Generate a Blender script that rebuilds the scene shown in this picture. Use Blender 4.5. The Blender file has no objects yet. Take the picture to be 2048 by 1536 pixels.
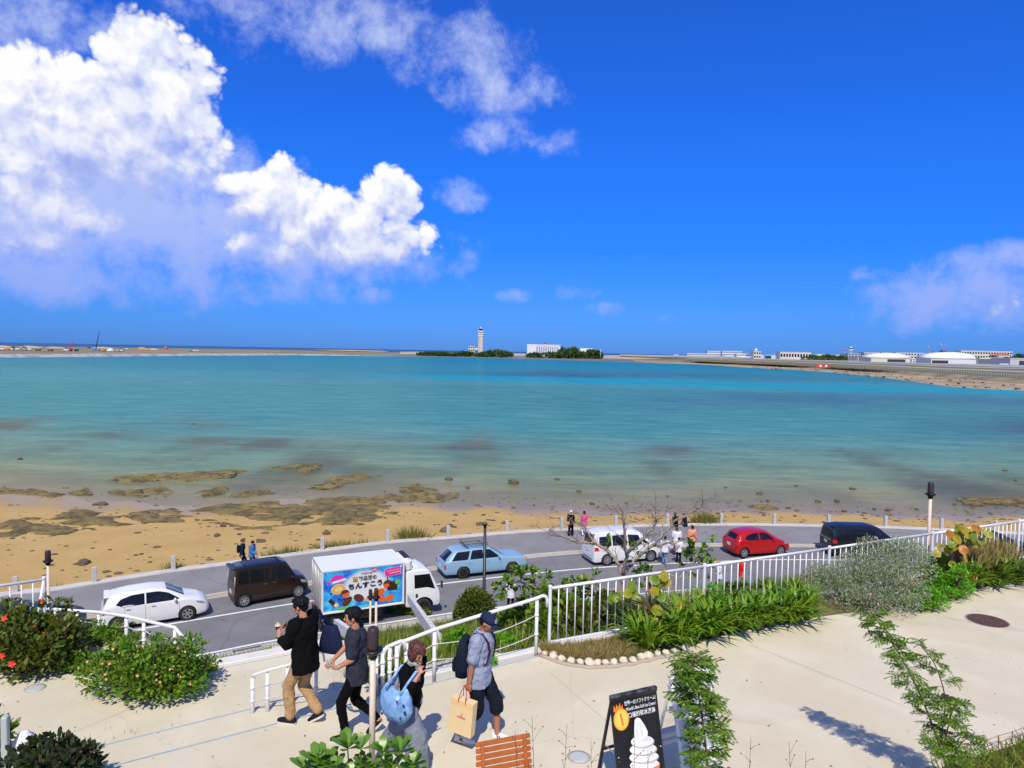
import bpy, bmesh, math, random
import numpy as np
from mathutils import Vector, Matrix, Euler, noise as mnoise
R = math.radians
rnd = random.Random(7)
scene = bpy.context.scene
COL = scene.collection

# ------------------------------------------------------------------ camera
CAMZ = 11.8
FPX = 1400.0                       # focal length in pixels of a 2048 wide frame
CAM = Vector((0, 0, CAMZ))
CROT = Matrix.Rotation(R(90 - 2.66), 3, 'X') @ Matrix.Rotation(R(1.035), 3, 'Z')
cd = bpy.data.cameras.new('camera')
cam = bpy.data.objects.new('camera', cd)
COL.objects.link(cam)
cd.sensor_width = 36.0
cd.lens = 36.0 * FPX / 2048.0
cd.clip_start = 0.1
cd.clip_end = 80000.0
cam.matrix_world = Matrix.Translation(CAM) @ CROT.to_4x4()
scene.camera = cam

def ray(u, v):
 return CROT @ Vector(((u - 1024) / FPX, -(v - 768) / FPX, -1.0))

def P(u, v, z=0.0):
 """the place at height z that the survey point (u, v) of the site stands for"""
 d = ray(u, v)
 return CAM + d * ((z - CAMZ) / d.z)

def Q(u, v, depth):
 d = ray(u, v)
 return CAM + d * (depth / d.y)

# ------------------------------------------------------------------ light
SUN_EL, SUN_AZ = 51.0, 184.0       # azimuth of the sun, degrees clockwise from +Y (behind the viewer)
sdir = Vector((math.sin(R(SUN_AZ)) * math.cos(R(SUN_EL)), math.cos(R(SUN_AZ)) * math.cos(R(SUN_EL)), math.sin(R(SUN_EL))))
sl = bpy.data.lights.new('sun', 'SUN')
sl.energy = 4.3
sl.angle = R(0.53)
sl.color = (1.0, 0.925, 0.79)
so = bpy.data.objects.new('sun', sl)
COL.objects.link(so)
so.location = (0, -20, 60)
so.rotation_euler = sdir.to_track_quat('Z', 'Y').to_euler()
vs = scene.view_settings
vs.view_transform = 'Standard'
vs.look = 'None'
vs.exposure = 0.0
vs.gamma = 1.0
scene.cycles.use_adaptive_sampling = True
scene.cycles.adaptive_threshold = 0.015
scene.cycles.adaptive_min_samples = 12
scene.cycles.use_denoising = True
scene.cycles.max_bounces = 6
scene.cycles.diffuse_bounces = 3
scene.cycles.glossy_bounces = 3
scene.cycles.transparent_max_bounces = 12
scene.cycles.caustics_reflective = False
scene.cycles.caustics_refractive = False

# ------------------------------------------------------------------ node helper
class NT:
 def __init__(self, tree):
  self.t = tree
  self.n = tree.nodes
  self.l = tree.links

 def new(self, typ, **kw):
  n = self.n.new(typ)
  for k, v in kw.items():
   setattr(n, k, v)
  return n

 def put(self, sock, val):
  if isinstance(val, bpy.types.NodeSocket):
   self.l.new(val, sock)
  elif val is not None:
   sock.default_value = val

 def math(self, op, a, b=None, c=None, clamp=False):
  n = self.new('ShaderNodeMath', operation=op)
  n.use_clamp = clamp
  self.put(n.inputs[0], a)
  if b is not None:
   self.put(n.inputs[1], b)
  if c is not None:
   self.put(n.inputs[2], c)
  return n.outputs[0]

 def vmath(self, op, a, b=None, scale=None):
  n = self.new('ShaderNodeVectorMath', operation=op)
  self.put(n.inputs[0], a)
  if b is not None:
   self.put(n.inputs[1], b)
  if scale is not None:
   self.put(n.inputs['Scale'], scale)
  return n.outputs[0]

 def noise(self, vec, scale, detail=4, rough=0.5, dist=0.0, dim='3D'):
  n = self.new('ShaderNodeTexNoise', noise_dimensions=dim)
  if vec is not None:
   self.l.new(vec, n.inputs['Vector'])
  n.inputs['Scale'].default_value = scale
  n.inputs['Detail'].default_value = detail
  n.inputs['Roughness'].default_value = rough
  n.inputs['Distortion'].default_value = dist
  return n.outputs['Fac']

 def smooth(self, x, a, b):
  n = self.new('ShaderNodeMapRange', interpolation_type='SMOOTHSTEP')
  self.put(n.inputs[0], x)
  self.put(n.inputs[1], a)
  self.put(n.inputs[2], b)
  return n.outputs[0]

 def maprange(self, x, a, b, c=0.0, d=1.0):
  n = self.new('ShaderNodeMapRange')
  self.put(n.inputs[0], x)
  for i, v in enumerate((a, b, c, d)):
   self.put(n.inputs[1 + i], v)
  return n.outputs[0]

 def mix(self, fac, a, b, blend='MIX'):
  n = self.new('ShaderNodeMix', data_type='RGBA', blend_type=blend)
  n.clamp_factor = True
  self.put(n.inputs[0], fac)
  for s, v in ((n.inputs[6], a), (n.inputs[7], b)):
   if isinstance(v, (tuple, list)) and len(v) == 3:
    v = (*v, 1.0)
   self.put(s, v)
  return n.outputs[2]

 def ramp(self, fac, stops, interp='LINEAR'):
  n = self.new('ShaderNodeValToRGB')
  n.color_ramp.interpolation = interp
  e = n.color_ramp.elements
  while len(e) < len(stops):
   e.new(0.5)
  for el, (p, c) in zip(e, stops):
   el.position = p
   el.color = (*c, 1.0) if len(c) == 3 else c
  self.put(n.inputs[0], fac)
  return n.outputs[0]

# ------------------------------------------------------------------ sky
world = bpy.data.worlds.new('World')
scene.world = world
world.use_nodes = True
W = NT(world.node_tree)
W.n.clear()
geo = W.new('ShaderNodeTexCoord').outputs['Generated']
sky = W.new('ShaderNodeTexSky', sky_type='NISHITA')
sky.sun_disc = False
sky.sun_elevation = R(SUN_EL)
sky.sun_rotation = R(SUN_AZ)
sky.altitude = 0
sky.air_density = 1.0
sky.dust_density = 0.15
sky.ozone_density = 4.0
SKY_STRENGTH = 0.115

def angles(vec):
 s = W.new('ShaderNodeSeparateXYZ')
 W.l.new(vec, s.inputs[0])
 az = W.math('ARCTAN2', s.outputs[0], s.outputs[1])
 el = W.math('ARCSINE', s.outputs[2])
 return az, el

def blob_mask(az, el, blobs):
 out = None
 for (u, v, ru, rv, amp) in blobs:
  d = ray(u, v).normalized()
  a0, e0 = math.atan2(d.x, d.y), math.asin(d.z)
  da = W.math('MULTIPLY', W.math('SUBTRACT', az, a0), FPX / ru * math.cos(e0))
  de = W.math('MULTIPLY', W.math('SUBTRACT', el, e0), FPX / rv)
  r2 = W.math('MULTIPLY_ADD', da, da, W.math('MULTIPLY', de, de))
  m = W.math('MULTIPLY_ADD', r2, -amp, amp)
  out = m if out is None else W.math('SMOOTH_MAX', out, m, 0.35)
 return W.math('MAXIMUM', out, -1.5)

CUMULUS = [(285, 120, 85, 100, 1), (345, 215, 95, 110, 1), (110, 200, 130, 92, 1), (215, 260, 210, 120, 1), (40, 310, 140, 140, .9),
           (330, 320, 110, 70, .6), (150, 430, 100, 36, .55), (20, 470, 110, 50, .4),
           (555, 385, 75, 75, 1), (475, 365, 50, 28, .8), (760, 415, 80, 80, 1), (640, 440, 150, 85, 1), (700, 490, 220, 60, .9), (840, 480, 60, 45, .8),
           (2110, 600, 70, 34, .35)]
WISPS = [(640, 35, 190, 75, 1), (470, 10, 100, 50, .8), (740, 70, 110, 60, .8), (955, 105, 100, 70, 1), (1000, 170, 110, 60, .8), (820, 90, 100, 50, .5),
         (1005, 270, 75, 36, .9), (1120, 290, 45, 28, .8), (920, 390, 50, 28, .7), (80, 70, 170, 60, .9),
         (595, 562, 45, 22, .9), (310, 580, 50, 25, .7), (500, 597, 45, 22, .8), (1150, 583, 40, 18, .8), (1030, 592, 36, 14, .8), (755, 587, 45, 18, .7),
         (1210, 620, 34, 14, .7), (1340, 640, 34, 12, .6), (1780, 625, 30, 16, .7), (1750, 548, 40, 14, .6),
         (180, 420, 420, 160, 1.9), (480, 505, 470, 70, 1.4), (150, 540, 440, 70, 1.3), (1960, 595, 190, 65, 1.5), (2030, 520, 120, 30, 1.1)]

def warped(vec):
 warp = W.new('ShaderNodeTexNoise')
 W.l.new(vec, warp.inputs['Vector'])
 warp.inputs['Scale'].default_value = 14.0
 warp.inputs['Detail'].default_value = 3.0
 wv = W.vmath('MULTIPLY_ADD', W.vmath('SUBTRACT', warp.outputs['Color'], (0.5, 0.5, 0.5)), None)
 wn = wv.node
 wn.inputs[1].default_value = (0.035, 0.035, 0.035)
 W.l.new(vec, wn.inputs[2])
 return wv

def hard_density(vec, wv):
 az, el = angles(vec)
 m = blob_mask(az, el, CUMULUS)
 bil = None
 for sc, am in ((14.0, 0.85), (33.0, 0.5), (78.0, 0.28), (170.0, 0.12)):
  vo = W.new('ShaderNodeTexVoronoi', feature='F1')
  vo.inputs['Scale'].default_value = sc
  W.l.new(wv, vo.inputs['Vector'])
  b = W.math('MULTIPLY', W.math('SUBTRACT', 0.42, vo.outputs['Distance']), am * 1.1)
  bil = b if bil is None else W.math('ADD', bil, b)
 fb = W.math('MULTIPLY', W.math('SUBTRACT', W.noise(wv, 26.0, 6, 0.62), 0.5), 0.8)
 return W.math('ADD', m, W.math('ADD', bil, fb)), az, el, m

WV = warped(geo)
TAP = (-0.006, 0.0, 0.018)
D0, AZ, EL, M0 = hard_density(geo, WV)
D1, _, _, _ = hard_density(W.vmath('NORMALIZE', W.vmath('ADD', geo, TAP)), W.vmath('ADD', WV, TAP))
M1 = blob_mask(AZ, W.math('ADD', EL, 0.055), CUMULUS)
low = W.smooth(W.math('SUBTRACT', M1, M0), -0.35, 1.1)
a_hard = W.smooth(D0, W.math('MULTIPLY_ADD', low, -0.40, -0.02), W.math('MULTIPLY_ADD', low, 0.75, 0.30))
lit = W.math('MULTIPLY_ADD', W.math('SUBTRACT', D0, D1), 0.85, 0.70, clamp=True)
thick = W.smooth(D1, 0.5, 2.2)
lit = W.math('MULTIPLY', lit, W.math('MULTIPLY_ADD', thick, -0.12, 1.0), clamp=True)
lit = W.math('MULTIPLY', lit, W.math('MULTIPLY_ADD', low, -0.66, 1.0), clamp=True)
azs, els = AZ, EL
soft = W.math('MULTIPLY', W.math('SUBTRACT', W.noise(geo, 19.0, 8, 0.64, 0.10), 0.5), 4.8)
D2 = W.math('ADD', blob_mask(azs, els, WISPS), soft)
a_soft = W.math('MULTIPLY', W.smooth(D2, -0.3, 1.9), 0.85)
# white cloud added only beyond the frame, to neutralise the blue sky fill
gen = W.smooth(W.noise(W.vmath('MULTIPLY', geo, (1.0, 1.0, 2.2)), 5.5, 5, 0.62, 0.4), 0.47, 0.68)
beyond = W.math('MAXIMUM', W.smooth(W.math('ABSOLUTE', azs), 0.66, 1.0), W.smooth(EL, 0.5, 0.75))
a_soft = W.math('MAXIMUM', a_soft, W.math('MULTIPLY', gen, W.math('MULTIPLY', beyond, 0.9)))
base = W.vmath('SCALE', sky.outputs[0], None, SKY_STRENGTH)
elf = W.math('MULTIPLY', W.math('ABSOLUTE', EL), 1.0 / 1.5708)
grade = W.ramp(elf, [(0.0, (0.105, 0.31, 1.10)), (0.035, (0.125, 0.385, 1.13)), (0.09, (0.09, 0.44, 1.30)), (0.17, (0.10, 0.53, 1.52)), (0.28, (0.13, 0.54, 1.60)), (0.45, (0.22, 0.56, 1.40)), (1.0, (0.48, 0.72, 1.15))])
skyc = W.mix(1.0, base, grade, 'MULTIPLY')
soft_c = W.mix(W.smooth(EL, 0.0, 0.3), (0.30, 0.42, 0.93), (0.60, 0.68, 0.97))
skyc = W.mix(a_soft, skyc, soft_c)
cl = W.ramp(lit, [(0.0, (0.32, 0.42, 0.86)), (0.30, (0.44, 0.52, 0.91)), (0.58, (0.66, 0.71, 0.95)), (0.80, (0.83, 0.86, 0.98)), (1.0, (0.99, 0.99, 1.01))])
fade = W.smooth(EL, 0.02, 0.16)
cl = W.mix(fade, (0.36, 0.48, 0.95), cl)
skyc = W.mix(a_hard, skyc, cl)
bg = W.new('ShaderNodeBackground')
W.l.new(skyc, bg.inputs['Color'])
bg.inputs['Strength'].default_value = 1.0
world.cycles.sampling_method = 'NONE'
wo = W.new('ShaderNodeOutputWorld')
W.l.new(bg.outputs[0], wo.inputs['Surface'])

# ------------------------------------------------------------------ materials
MATS = {}

def new_mat(name):
 m = bpy.data.materials.new(name)
 m.use_nodes = True
 t = NT(m.node_tree)
 t.n.clear()
 out = t.new('ShaderNodeOutputMaterial')
 MATS[name] = m
 return m, t, out

def pbsdf(t, out=None, rough=0.6, metal=0.0, spec=0.5):
 b = t.new('ShaderNodeBsdfPrincipled')
 b.inputs['Roughness'].default_value = rough
 b.inputs['Metallic'].default_value = metal
 b.inputs['Specular IOR Level'].default_value = spec
 if out is not None:
  t.l.new(b.outputs[0], out.inputs['Surface'])
 return b

def bump(t, b, height, strength=0.3, dist=0.02):
 n = t.new('ShaderNodeBump')
 n.inputs['Strength'].default_value = strength
 n.inputs['Distance'].default_value = dist
 t.l.new(height, n.inputs['Height'])
 t.l.new(n.outputs[0], b.inputs['Normal'])
 return n

def mat(name, col, rough=0.6, metal=0.0, spec=0.5, var=0.0, scale=6.0, bmp=0.0, bscale=40.0, coat=0.0, col2=None, bdist=0.01):
 """plain material: one colour with uneven tone, optional second colour in blotches, optional fine relief"""
 if name in MATS:
  return MATS[name]
 m, t, out = new_mat(name)
 b = pbsdf(t, out, rough, metal, spec)
 if coat:
  b.inputs['Coat Weight'].default_value = coat
  b.inputs['Coat Roughness'].default_value = 0.04
 tc = t.new('ShaderNodeTexCoord').outputs['Object']
 c = (*col, 1.0)
 if var or col2:
  f = t.noise(tc, scale, 5, 0.6)
  if col2:
   c = t.mix(t.smooth(f, 0.42, 0.62), col, col2)
  if var:
   v = t.maprange(t.noise(tc, scale * 0.7, 6, 0.65), 0.25, 0.75, 1.0 - var, 1.0 + var)
   h = t.new('ShaderNodeHueSaturation')
   t.put(h.inputs['Color'], c)
   t.l.new(v, h.inputs['Value'])
   c = h.outputs[0]
 t.put(b.inputs['Base Color'], c)
 if bmp:
  bump(t, b, t.noise(tc, bscale, 4, 0.6), bmp, bdist)
 return m

def leaf_mat(name, c1, c2, c3=None, rough=0.45, trans=0.3, spec=0.4):
 """leaves: tone differs from leaf to leaf, some light passes through"""
 if name in MATS:
  return MATS[name]
 m, t, out = new_mat(name)
 r = t.new('ShaderNodeNewGeometry').outputs['Random Per Island']
 stops = [(0.0, c1), (0.6, c2)]
 if c3:
  stops = [(0.0, c1), (0.55, c2), (0.88, c2), (1.0, c3)]
 c = t.ramp(r, stops)
 b = pbsdf(t, None, rough, 0, spec)
 t.l.new(c, b.inputs['Base Color'])
 tr = t.new('ShaderNodeBsdfTranslucent')
 t.l.new(t.mix(1.0, c, (1.0, 1.0, 0.55), 'MULTIPLY'), tr.inputs['Color'])
 mx = t.new('ShaderNodeMixShader')
 mx.inputs[0].default_value = trans
 t.l.new(b.outputs[0], mx.inputs[1])
 t.l.new(tr.outputs[0], mx.inputs[2])
 t.l.new(mx.outputs[0], out.inputs['Surface'])
 return m

# ------------------------------------------------------------------ objects
def link(o, parent=None):
 COL.objects.link(o)
 if parent is not None:
  o.parent = parent
 return o

def tag(o, label=None, cat=None, group=None, kind=None):
 if label:
  o['label'] = label
 if cat:
  o['category'] = cat
 if group:
  o['group'] = group
 if kind:
  o['kind'] = kind
 return o

def empty(name, loc=(0, 0, 0), rz=0.0, label=None, cat=None, group=None):
 o = bpy.data.objects.new(name, None)
 o.location = loc
 o.rotation_euler = (0, 0, rz)
 o.empty_display_size = 0.2
 link(o)
 return tag(o, label, cat, group)

def copy_tree(o, parent=None):
 c = o.copy()
 link(c, parent)
 for ch in list(o.children):
  copy_tree(ch, c)
 return c

def mesh_obj(name, me, parent=None):
 return link(bpy.data.objects.new(name, me), parent)

class MB:
 """collects shapes and links them as one mesh object"""

 def __init__(self):
  self.v, self.f, self.m, self.s = [], [], [], []

 def add(self, vs, fs, mi=0, smooth=False, mtx=None):
  o = len(self.v)
  if mtx is not None:
   vs = [mtx @ Vector(p) for p in vs]
  self.v += [tuple(p) for p in vs]
  self.f += [tuple(i + o for i in f) for f in fs]
  self.m += [mi] * len(fs)
  self.s += [smooth] * len(fs)
  return self

 def box(self, c, size, rot=None, mi=0, bev=0.0):
  x, y, z = (s / 2 for s in size)
  mt = Matrix.Translation(c)
  if rot is not None:
   mt = mt @ (rot.to_4x4() if hasattr(rot, 'to_4x4') else Matrix.Rotation(rot, 4, 'Z'))
  if bev <= 0:
   vs = [(a * x, b * y, d * z) for d in (-1, 1) for a, b in ((-1, -1), (1, -1), (1, 1), (-1, 1))]
   fs = [(3, 2, 1, 0), (4, 5, 6, 7), (0, 1, 5, 4), (1, 2, 6, 5), (2, 3, 7, 6), (3, 0, 4, 7)]
   return self.add(vs, fs, mi, False, mt)
  b = min(bev, x * .9, y * .9, z * .9)
  rings = []
  for zz, ins in ((-z, b), (-z + b, 0), (z - b, 0), (z, b)):
   X, Y = x - ins, y - ins
   rings.append([(-X + b, -Y, zz), (X - b, -Y, zz), (X, -Y + b, zz), (X, Y - b, zz), (X - b, Y, zz), (-X + b, Y, zz), (-X, Y - b, zz), (-X, -Y + b, zz)])
  return self.loft(rings, mi, True, True, False, mt)

 def loft(self, rings, mi=0, cap0=True, cap1=True, smooth=True, mtx=None, closed=True):
  n = len(rings[0])
  vs = [p for r in rings for p in r]
  fs = []
  for i in range(len(rings) - 1):
   for j in range(n if closed else n - 1):
    k = (j + 1) % n
    fs.append((i * n + j, i * n + k, (i + 1) * n + k, (i + 1) * n + j))
  if cap0:
   fs.append(tuple(range(n - 1, -1, -1)))
  if cap1:
   o = (len(rings) - 1) * n
   fs.append(tuple(range(o, o + n)))
  self.add(vs, fs, mi, smooth, mtx)
  for k in range(int(cap0) + int(cap1)):
   self.s[-1 - k] = False
  return self

 def tube(self, pts, r, seg=8, mi=0, smooth=True, cap=True):
  pts = [Vector(p) for p in pts]
  rr = r if isinstance(r, (list, tuple)) else [r] * len(pts)
  rings = []
  up = Vector((0, 0, 1))
  prev = None
  for i, p in enumerate(pts):
   d = (pts[min(i + 1, len(pts) - 1)] - pts[max(i - 1, 0)])
   if d.length < 1e-9:
    d = Vector((0, 0, 1))
   d.normalize()
   if prev is None:
    a = d.cross(up)
    if a.length < 1e-3:
     a = d.cross(Vector((1, 0, 0)))
   else:
    a = prev - d * prev.dot(d)
   a.normalize()
   prev = a
   b = d.cross(a)
   rings.append([p + (a * math.cos(t) + b * math.sin(t)) * rr[i] for t in (2 * math.pi * k / seg for k in range(seg))])
  return self.loft(rings, mi, cap, cap, smooth)

 def lathe(self, prof, seg=16, mi=0, c=(0, 0, 0), smooth=True, mtx=None, cap=True):
  rings = [[(c[0] + r * math.cos(2 * math.pi * k / seg), c[1] + r * math.sin(2 * math.pi * k / seg), c[2] + z) for k in range(seg)] for r, z in prof]
  return self.loft(rings, mi, cap, cap, smooth, mtx)

 def ell(self, c, r, seg=14, rings=9, mi=0, rot=None):
  if not isinstance(r, (tuple, list)):
   r = (r, r, r)
  vs, fs = [(0, 0, -r[2])], []
  for i in range(1, rings):
   a = -math.pi / 2 + math.pi * i / rings
   for k in range(seg):
    t = 2 * math.pi * k / seg
    vs.append((r[0] * math.cos(a) * math.cos(t), r[1] * math.cos(a) * math.sin(t), r[2] * math.sin(a)))
  vs.append((0, 0, r[2]))
  for k in range(seg):
   fs.append((0, 1 + (k + 1) % seg, 1 + k))
   o = 1 + (rings - 2) * seg
   fs.append((len(vs) - 1, o + k, o + (k + 1) % seg))
  for i in range(rings - 2):
   for k in range(seg):
    a, b = 1 + i * seg + k, 1 + i * seg + (k + 1) % seg
    fs.append((a, b, b + seg, a + seg))
  mt = Matrix.Translation(c)
  if rot is not None:
   mt = mt @ rot.to_4x4()
  return self.add(vs, fs, mi, True, mt)

 def cap(self, p0, p1, r0, r1, seg=12, mi=0):
  """tapered limb with round ends"""
  p0, p1 = Vector(p0), Vector(p1)
  d = p1 - p0
  L = max(d.length, 1e-6)
  rot = d.to_track_quat('Z', 'Y').to_matrix()
  prof = []
  for a in (-80, -55, -25):
   prof.append((r0 * math.cos(R(a)), r0 * math.sin(R(a))))
  prof.append((r0, 0))
  prof.append(((r0 + r1) / 2, L / 2))
  prof.append((r1, L))
  for a in (25, 55, 80):
   prof.append((r1 * math.cos(R(a)), L + r1 * math.sin(R(a))))
  return self.lathe(prof, seg, mi, (0, 0, 0), True, Matrix.Translation(p0) @ rot.to_4x4())

 def prism(self, poly, z0, z1, mi=0, mtx=None, smooth=False):
  n = len(poly)
  vs = [(x, y, z0) for x, y in poly] + [(x, y, z1) for x, y in poly]
  fs = [tuple(range(n - 1, -1, -1)), tuple(range(n, 2 * n))] + [(i, (i + 1) % n, n + (i + 1) % n, n + i) for i in range(n)]
  return self.add(vs, fs, mi, smooth, mtx)

 def mesh(self, name, mats):
  me = bpy.data.meshes.new(name)
  me.from_pydata(self.v, [], self.f)
  for mm in (mats if isinstance(mats, (list, tuple)) else [mats]):
   me.materials.append(mm)
  me.polygons.foreach_set('material_index', self.m)
  me.polygons.foreach_set('use_smooth', self.s)
  me.update()
  return me

 def build(self, name, mats, parent=None):
  return mesh_obj(name, self.mesh(name, mats), parent)

def remesh(o, voxel, smooth=2, sub=False):
 m = o.modifiers.new('skin', 'REMESH')
 m.mode = 'VOXEL'
 m.voxel_size = voxel
 m.use_smooth_shade = True
 if smooth:
  s = o.modifiers.new('soft', 'SMOOTH')
  s.iterations = smooth
  s.factor = 0.5
 return o

def catmull(pts, n):
 """smooth resample of a polyline, n points per span"""
 pts = [Vector(p) for p in pts]
 out = []
 for i in range(len(pts) - 1):
  p0 = pts[i - 1] if i else pts[0] * 2 - pts[1]
  p1, p2 = pts[i], pts[i + 1]
  p3 = pts[i + 2] if i + 2 < len(pts) else pts[-1] * 2 - pts[-2]
  for k in range(n):
   t = k / n
   out.append(0.5 * ((2 * p1) + (-p0 + p2) * t + (2 * p0 - 5 * p1 + 4 * p2 - p3) * t * t + (-p0 + 3 * p1 - 3 * p2 + p3) * t ** 3))
 out.append(pts[-1].copy())
 return out

def interp(tab, x):
 """piecewise linear table, extended straight at both ends"""
 for i in range(len(tab) - 1):
  if x <= tab[i + 1][0] or i == len(tab) - 2:
   (a, b), (c, d) = tab[i], tab[i + 1]
   return b + (d - b) * (x - a) / (c - a)

def fbm(x, y, z=0.0, o=5):
 return mnoise.fractal(Vector((x, y, z)), 0.9, 2.0, o)

def add_attr(me, name, vals):
 a = me.attributes.new(name, 'FLOAT', 'POINT')
 a.data.foreach_set('value', vals)

def add_col(me, name, vals):
 a = me.attributes.new(name, 'FLOAT_COLOR', 'POINT')
 a.data.foreach_set('color', [c for v in vals for c in (*v, 1.0)])

# ================================================================== THE SETTING
E1 = Vector((math.cos(R(25)), math.sin(R(25)), 0))     # along the terrace edge
E2 = Vector((-math.sin(R(25)), math.cos(R(25)), 0))    # out to sea
ZP = 6.8                                               # terrace
ZL = 6.56                                              # lower landing, two steps down
ZSEA = -1.2

def hz(u):
 return 684.5 + 0.0181 * u

# --- survey lines of the shore road (pixel column -> pixel row, on the road plane)
KERB = [(-400, 1262), (0, 1199), (95, 1189), (190, 1174), (348, 1149), (462, 1134), (640, 1109), (781, 1091), (897, 1082), (1013, 1072), (1126, 1065), (1300, 1057), (1446, 1055),
  (1552, 1055.6), (1665, 1058), (1775, 1060.5), (1884, 1065), (2048, 1073), (2500, 1098)]
CURB = [(-400, 1330), (0, 1266), (177, 1235), (411, 1197), (462, 1189), (640, 1166), (867, 1139), (1048, 1116), (1160, 1106), (1366, 1093), (1446, 1092), (1578, 1093), (1636, 1093.5), (1780, 1096), (2048, 1106), (2500, 1130)]
LINE = [(-400, 1384), (0, 1306), (222, 1268), (520, 1218), (626, 1202), (880, 1168), (1126, 1141), (1300, 1129), (1431, 1123.5), (1541, 1119.5), (1732, 1121), (2048, 1131), (2500, 1156)]
NEAR = [(-400, 1470), (0, 1384), (389, 1313), (520, 1287), (668, 1262.6), (856, 1234), (918, 1225), (1037, 1211), (1137, 1201), (1331, 1184), (1430, 1177), (1560, 1172), (1627, 1170), (1800, 1170), (2048, 1178), (2500, 1200)]

def smooth_tab(tab):
 pts = catmull([(a, b, 0) for a, b in tab], 6)
 return [(p.x, p.y) for p in pts]

KERB, CURB, LINE, NEAR = map(smooth_tab, (KERB, CURB, LINE, NEAR))
COLS = list(range(-400, 2501, 25))

def road_pt(tab, u, off=0.0, z=0.0):
 """point of a road line; off = metres further out to sea"""
 p = P(u, interp(tab, u), 0.0)
 if off:
  a, b = P(u - 20, interp(tab, u - 20), 0.0), P(u + 20, interp(tab, u + 20), 0.0)
  t = (b - a).normalized()
  p = p + Vector((-t.y, t.x, 0)) * off
 p.z = z
 return p

def strip(name, rows, mi_mats, kind='structure', smooth=False):
 """sheet through rows of points (list of lists)"""
 mb = MB()
 n = len(rows[0])
 vs = [p for r in rows for p in r]
 fs = [(i * n + j, i * n + j + 1, (i + 1) * n + j + 1, (i + 1) * n + j) for i in range(len(rows) - 1) for j in range(n - 1)]
 mb.add(vs, fs, 0, smooth)
 o = mb.build(name, mi_mats)
 if kind:
  o['kind'] = kind
 return o

def make_asphalt(name, base, dark):
 m, t, out = new_mat(name)
 b = pbsdf(t, out, 0.85, 0, 0.3)
 pos = t.new('ShaderNodeNewGeometry').outputs['Position']
 f = t.noise(pos, 0.6, 6, 0.65)
 g = t.noise(pos, 55.0, 3, 0.7)
 c = t.mix(t.smooth(f, 0.35, 0.68), dark, base)
 c = t.mix(t.maprange(g, 0.3, 0.7, 0.0, 0.35), c, (base[0] * 1.5, base[1] * 1.5, base[2] * 1.5))
 # oil drips and tar-sealed cracks
 cr = t.new('ShaderNodeTexVoronoi', feature='DISTANCE_TO_EDGE')
 cr.inputs['Scale'].default_value = 0.23
 wv = t.vmath('ADD', pos, t.vmath('SCALE', t.new('ShaderNodeTexNoise').outputs['Color'], None, 0.0))
 t.l.new(t.vmath('ADD', pos, t.vmath('SCALE', t.noise(pos, 1.2, 4, 0.6), None, 1.2)), cr.inputs['Vector'])
 crack = t.math('MULTIPLY', t.smooth(cr.outputs['Distance'], 0.012, 0.0), 0.45)
 c = t.mix(crack, c, (dark[0] * .6, dark[1] * .6, dark[2] * .6))
 t.l.new(c, b.inputs['Base Color'])
 bump(t, b, g, 0.35, 0.01)
 return m

ASPH = make_asphalt('asphalt', (0.20, 0.197, 0.197), (0.155, 0.152, 0.154))
WALK = make_asphalt('walk_asphalt', (0.245, 0.235, 0.230), (0.20, 0.192, 0.19))
CONC = mat('concrete', (0.47, 0.44, 0.39), 0.85, var=0.16, scale=2.5, bmp=0.25, bscale=30)
PAINT = mat('road_paint', (0.80, 0.80, 0.78), 0.6, var=0.10, scale=3.0)

# carriageway: a sheet from the seaward curb to the near gutter
strip('road', [[road_pt(NEAR, u, -0.75, 0.0) for u in COLS], [road_pt(LINE, u, 0, 0.0) for u in COLS], [road_pt(CURB, u, 0.05, 0.0) for u in COLS]], ASPH)
# promenade on the sea side, a step up
strip('promenade', [[road_pt(CURB, u, 0.16, 0.13) for u in COLS], [road_pt(KERB, u, -0.02, 0.13) for u in COLS]], WALK)

def kerb_run(name, tab, o0, o1, z0, z1, m, step=25):
 """a raised kerb: profile from o0 to o1, bottom z0, top z1"""
 mb = MB()
 c = 0.02
 rings = []
 for u in range(-400, 2501, step):
  rings.append([road_pt(tab, u, o0, z0), road_pt(tab, u, o0 + c * .4, z1 - c), road_pt(tab, u, o0 + c, z1), road_pt(tab, u, o1 - c, z1), road_pt(tab, u, o1, z1 - c), road_pt(tab, u, o1, z0)])
 mb.loft(rings, 0, True, True, False)
 o = mb.build(name, m)
 o['kind'] = 'structure'
 return o

kerb_run('promenade_kerb', CURB, 0.0, 0.17, -0.05, 0.14, CONC)
kerb_run('sea_kerb', KERB, -0.03, 0.50, -1.4, 0.20, mat('kerb_concrete', (0.56, 0.53, 0.47), 0.85, var=0.14, scale=1.6, bmp=0.2, bscale=26))
kerb_run('gutter', NEAR, -0.62, -0.10, -0.05, 0.008, CONC)
kerb_run('roadside_kerb', NEAR, -0.80, -0.625, -0.05, 0.13, CONC)
for tab, nm, w in ((LINE, 'lane_marking', 0.15), (NEAR, 'edge_marking', 0.15)):
 strip(nm, [[road_pt(tab, u, -w / 2 + (0.03 if tab is NEAR else 0), 0.0045 + (0.006 if tab is NEAR else 0)) for u in COLS], [road_pt(tab, u, w / 2 + (0.03 if tab is NEAR else 0), 0.0045 + (0.006 if tab is NEAR else 0)) for u in COLS]], PAINT)
# pale seam along the seaward curb
strip('curb_seam', [[road_pt(CURB, u, -0.16, 0.004) for u in COLS], [road_pt(CURB, u, -0.01, 0.004) for u in COLS]], CONC)

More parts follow.
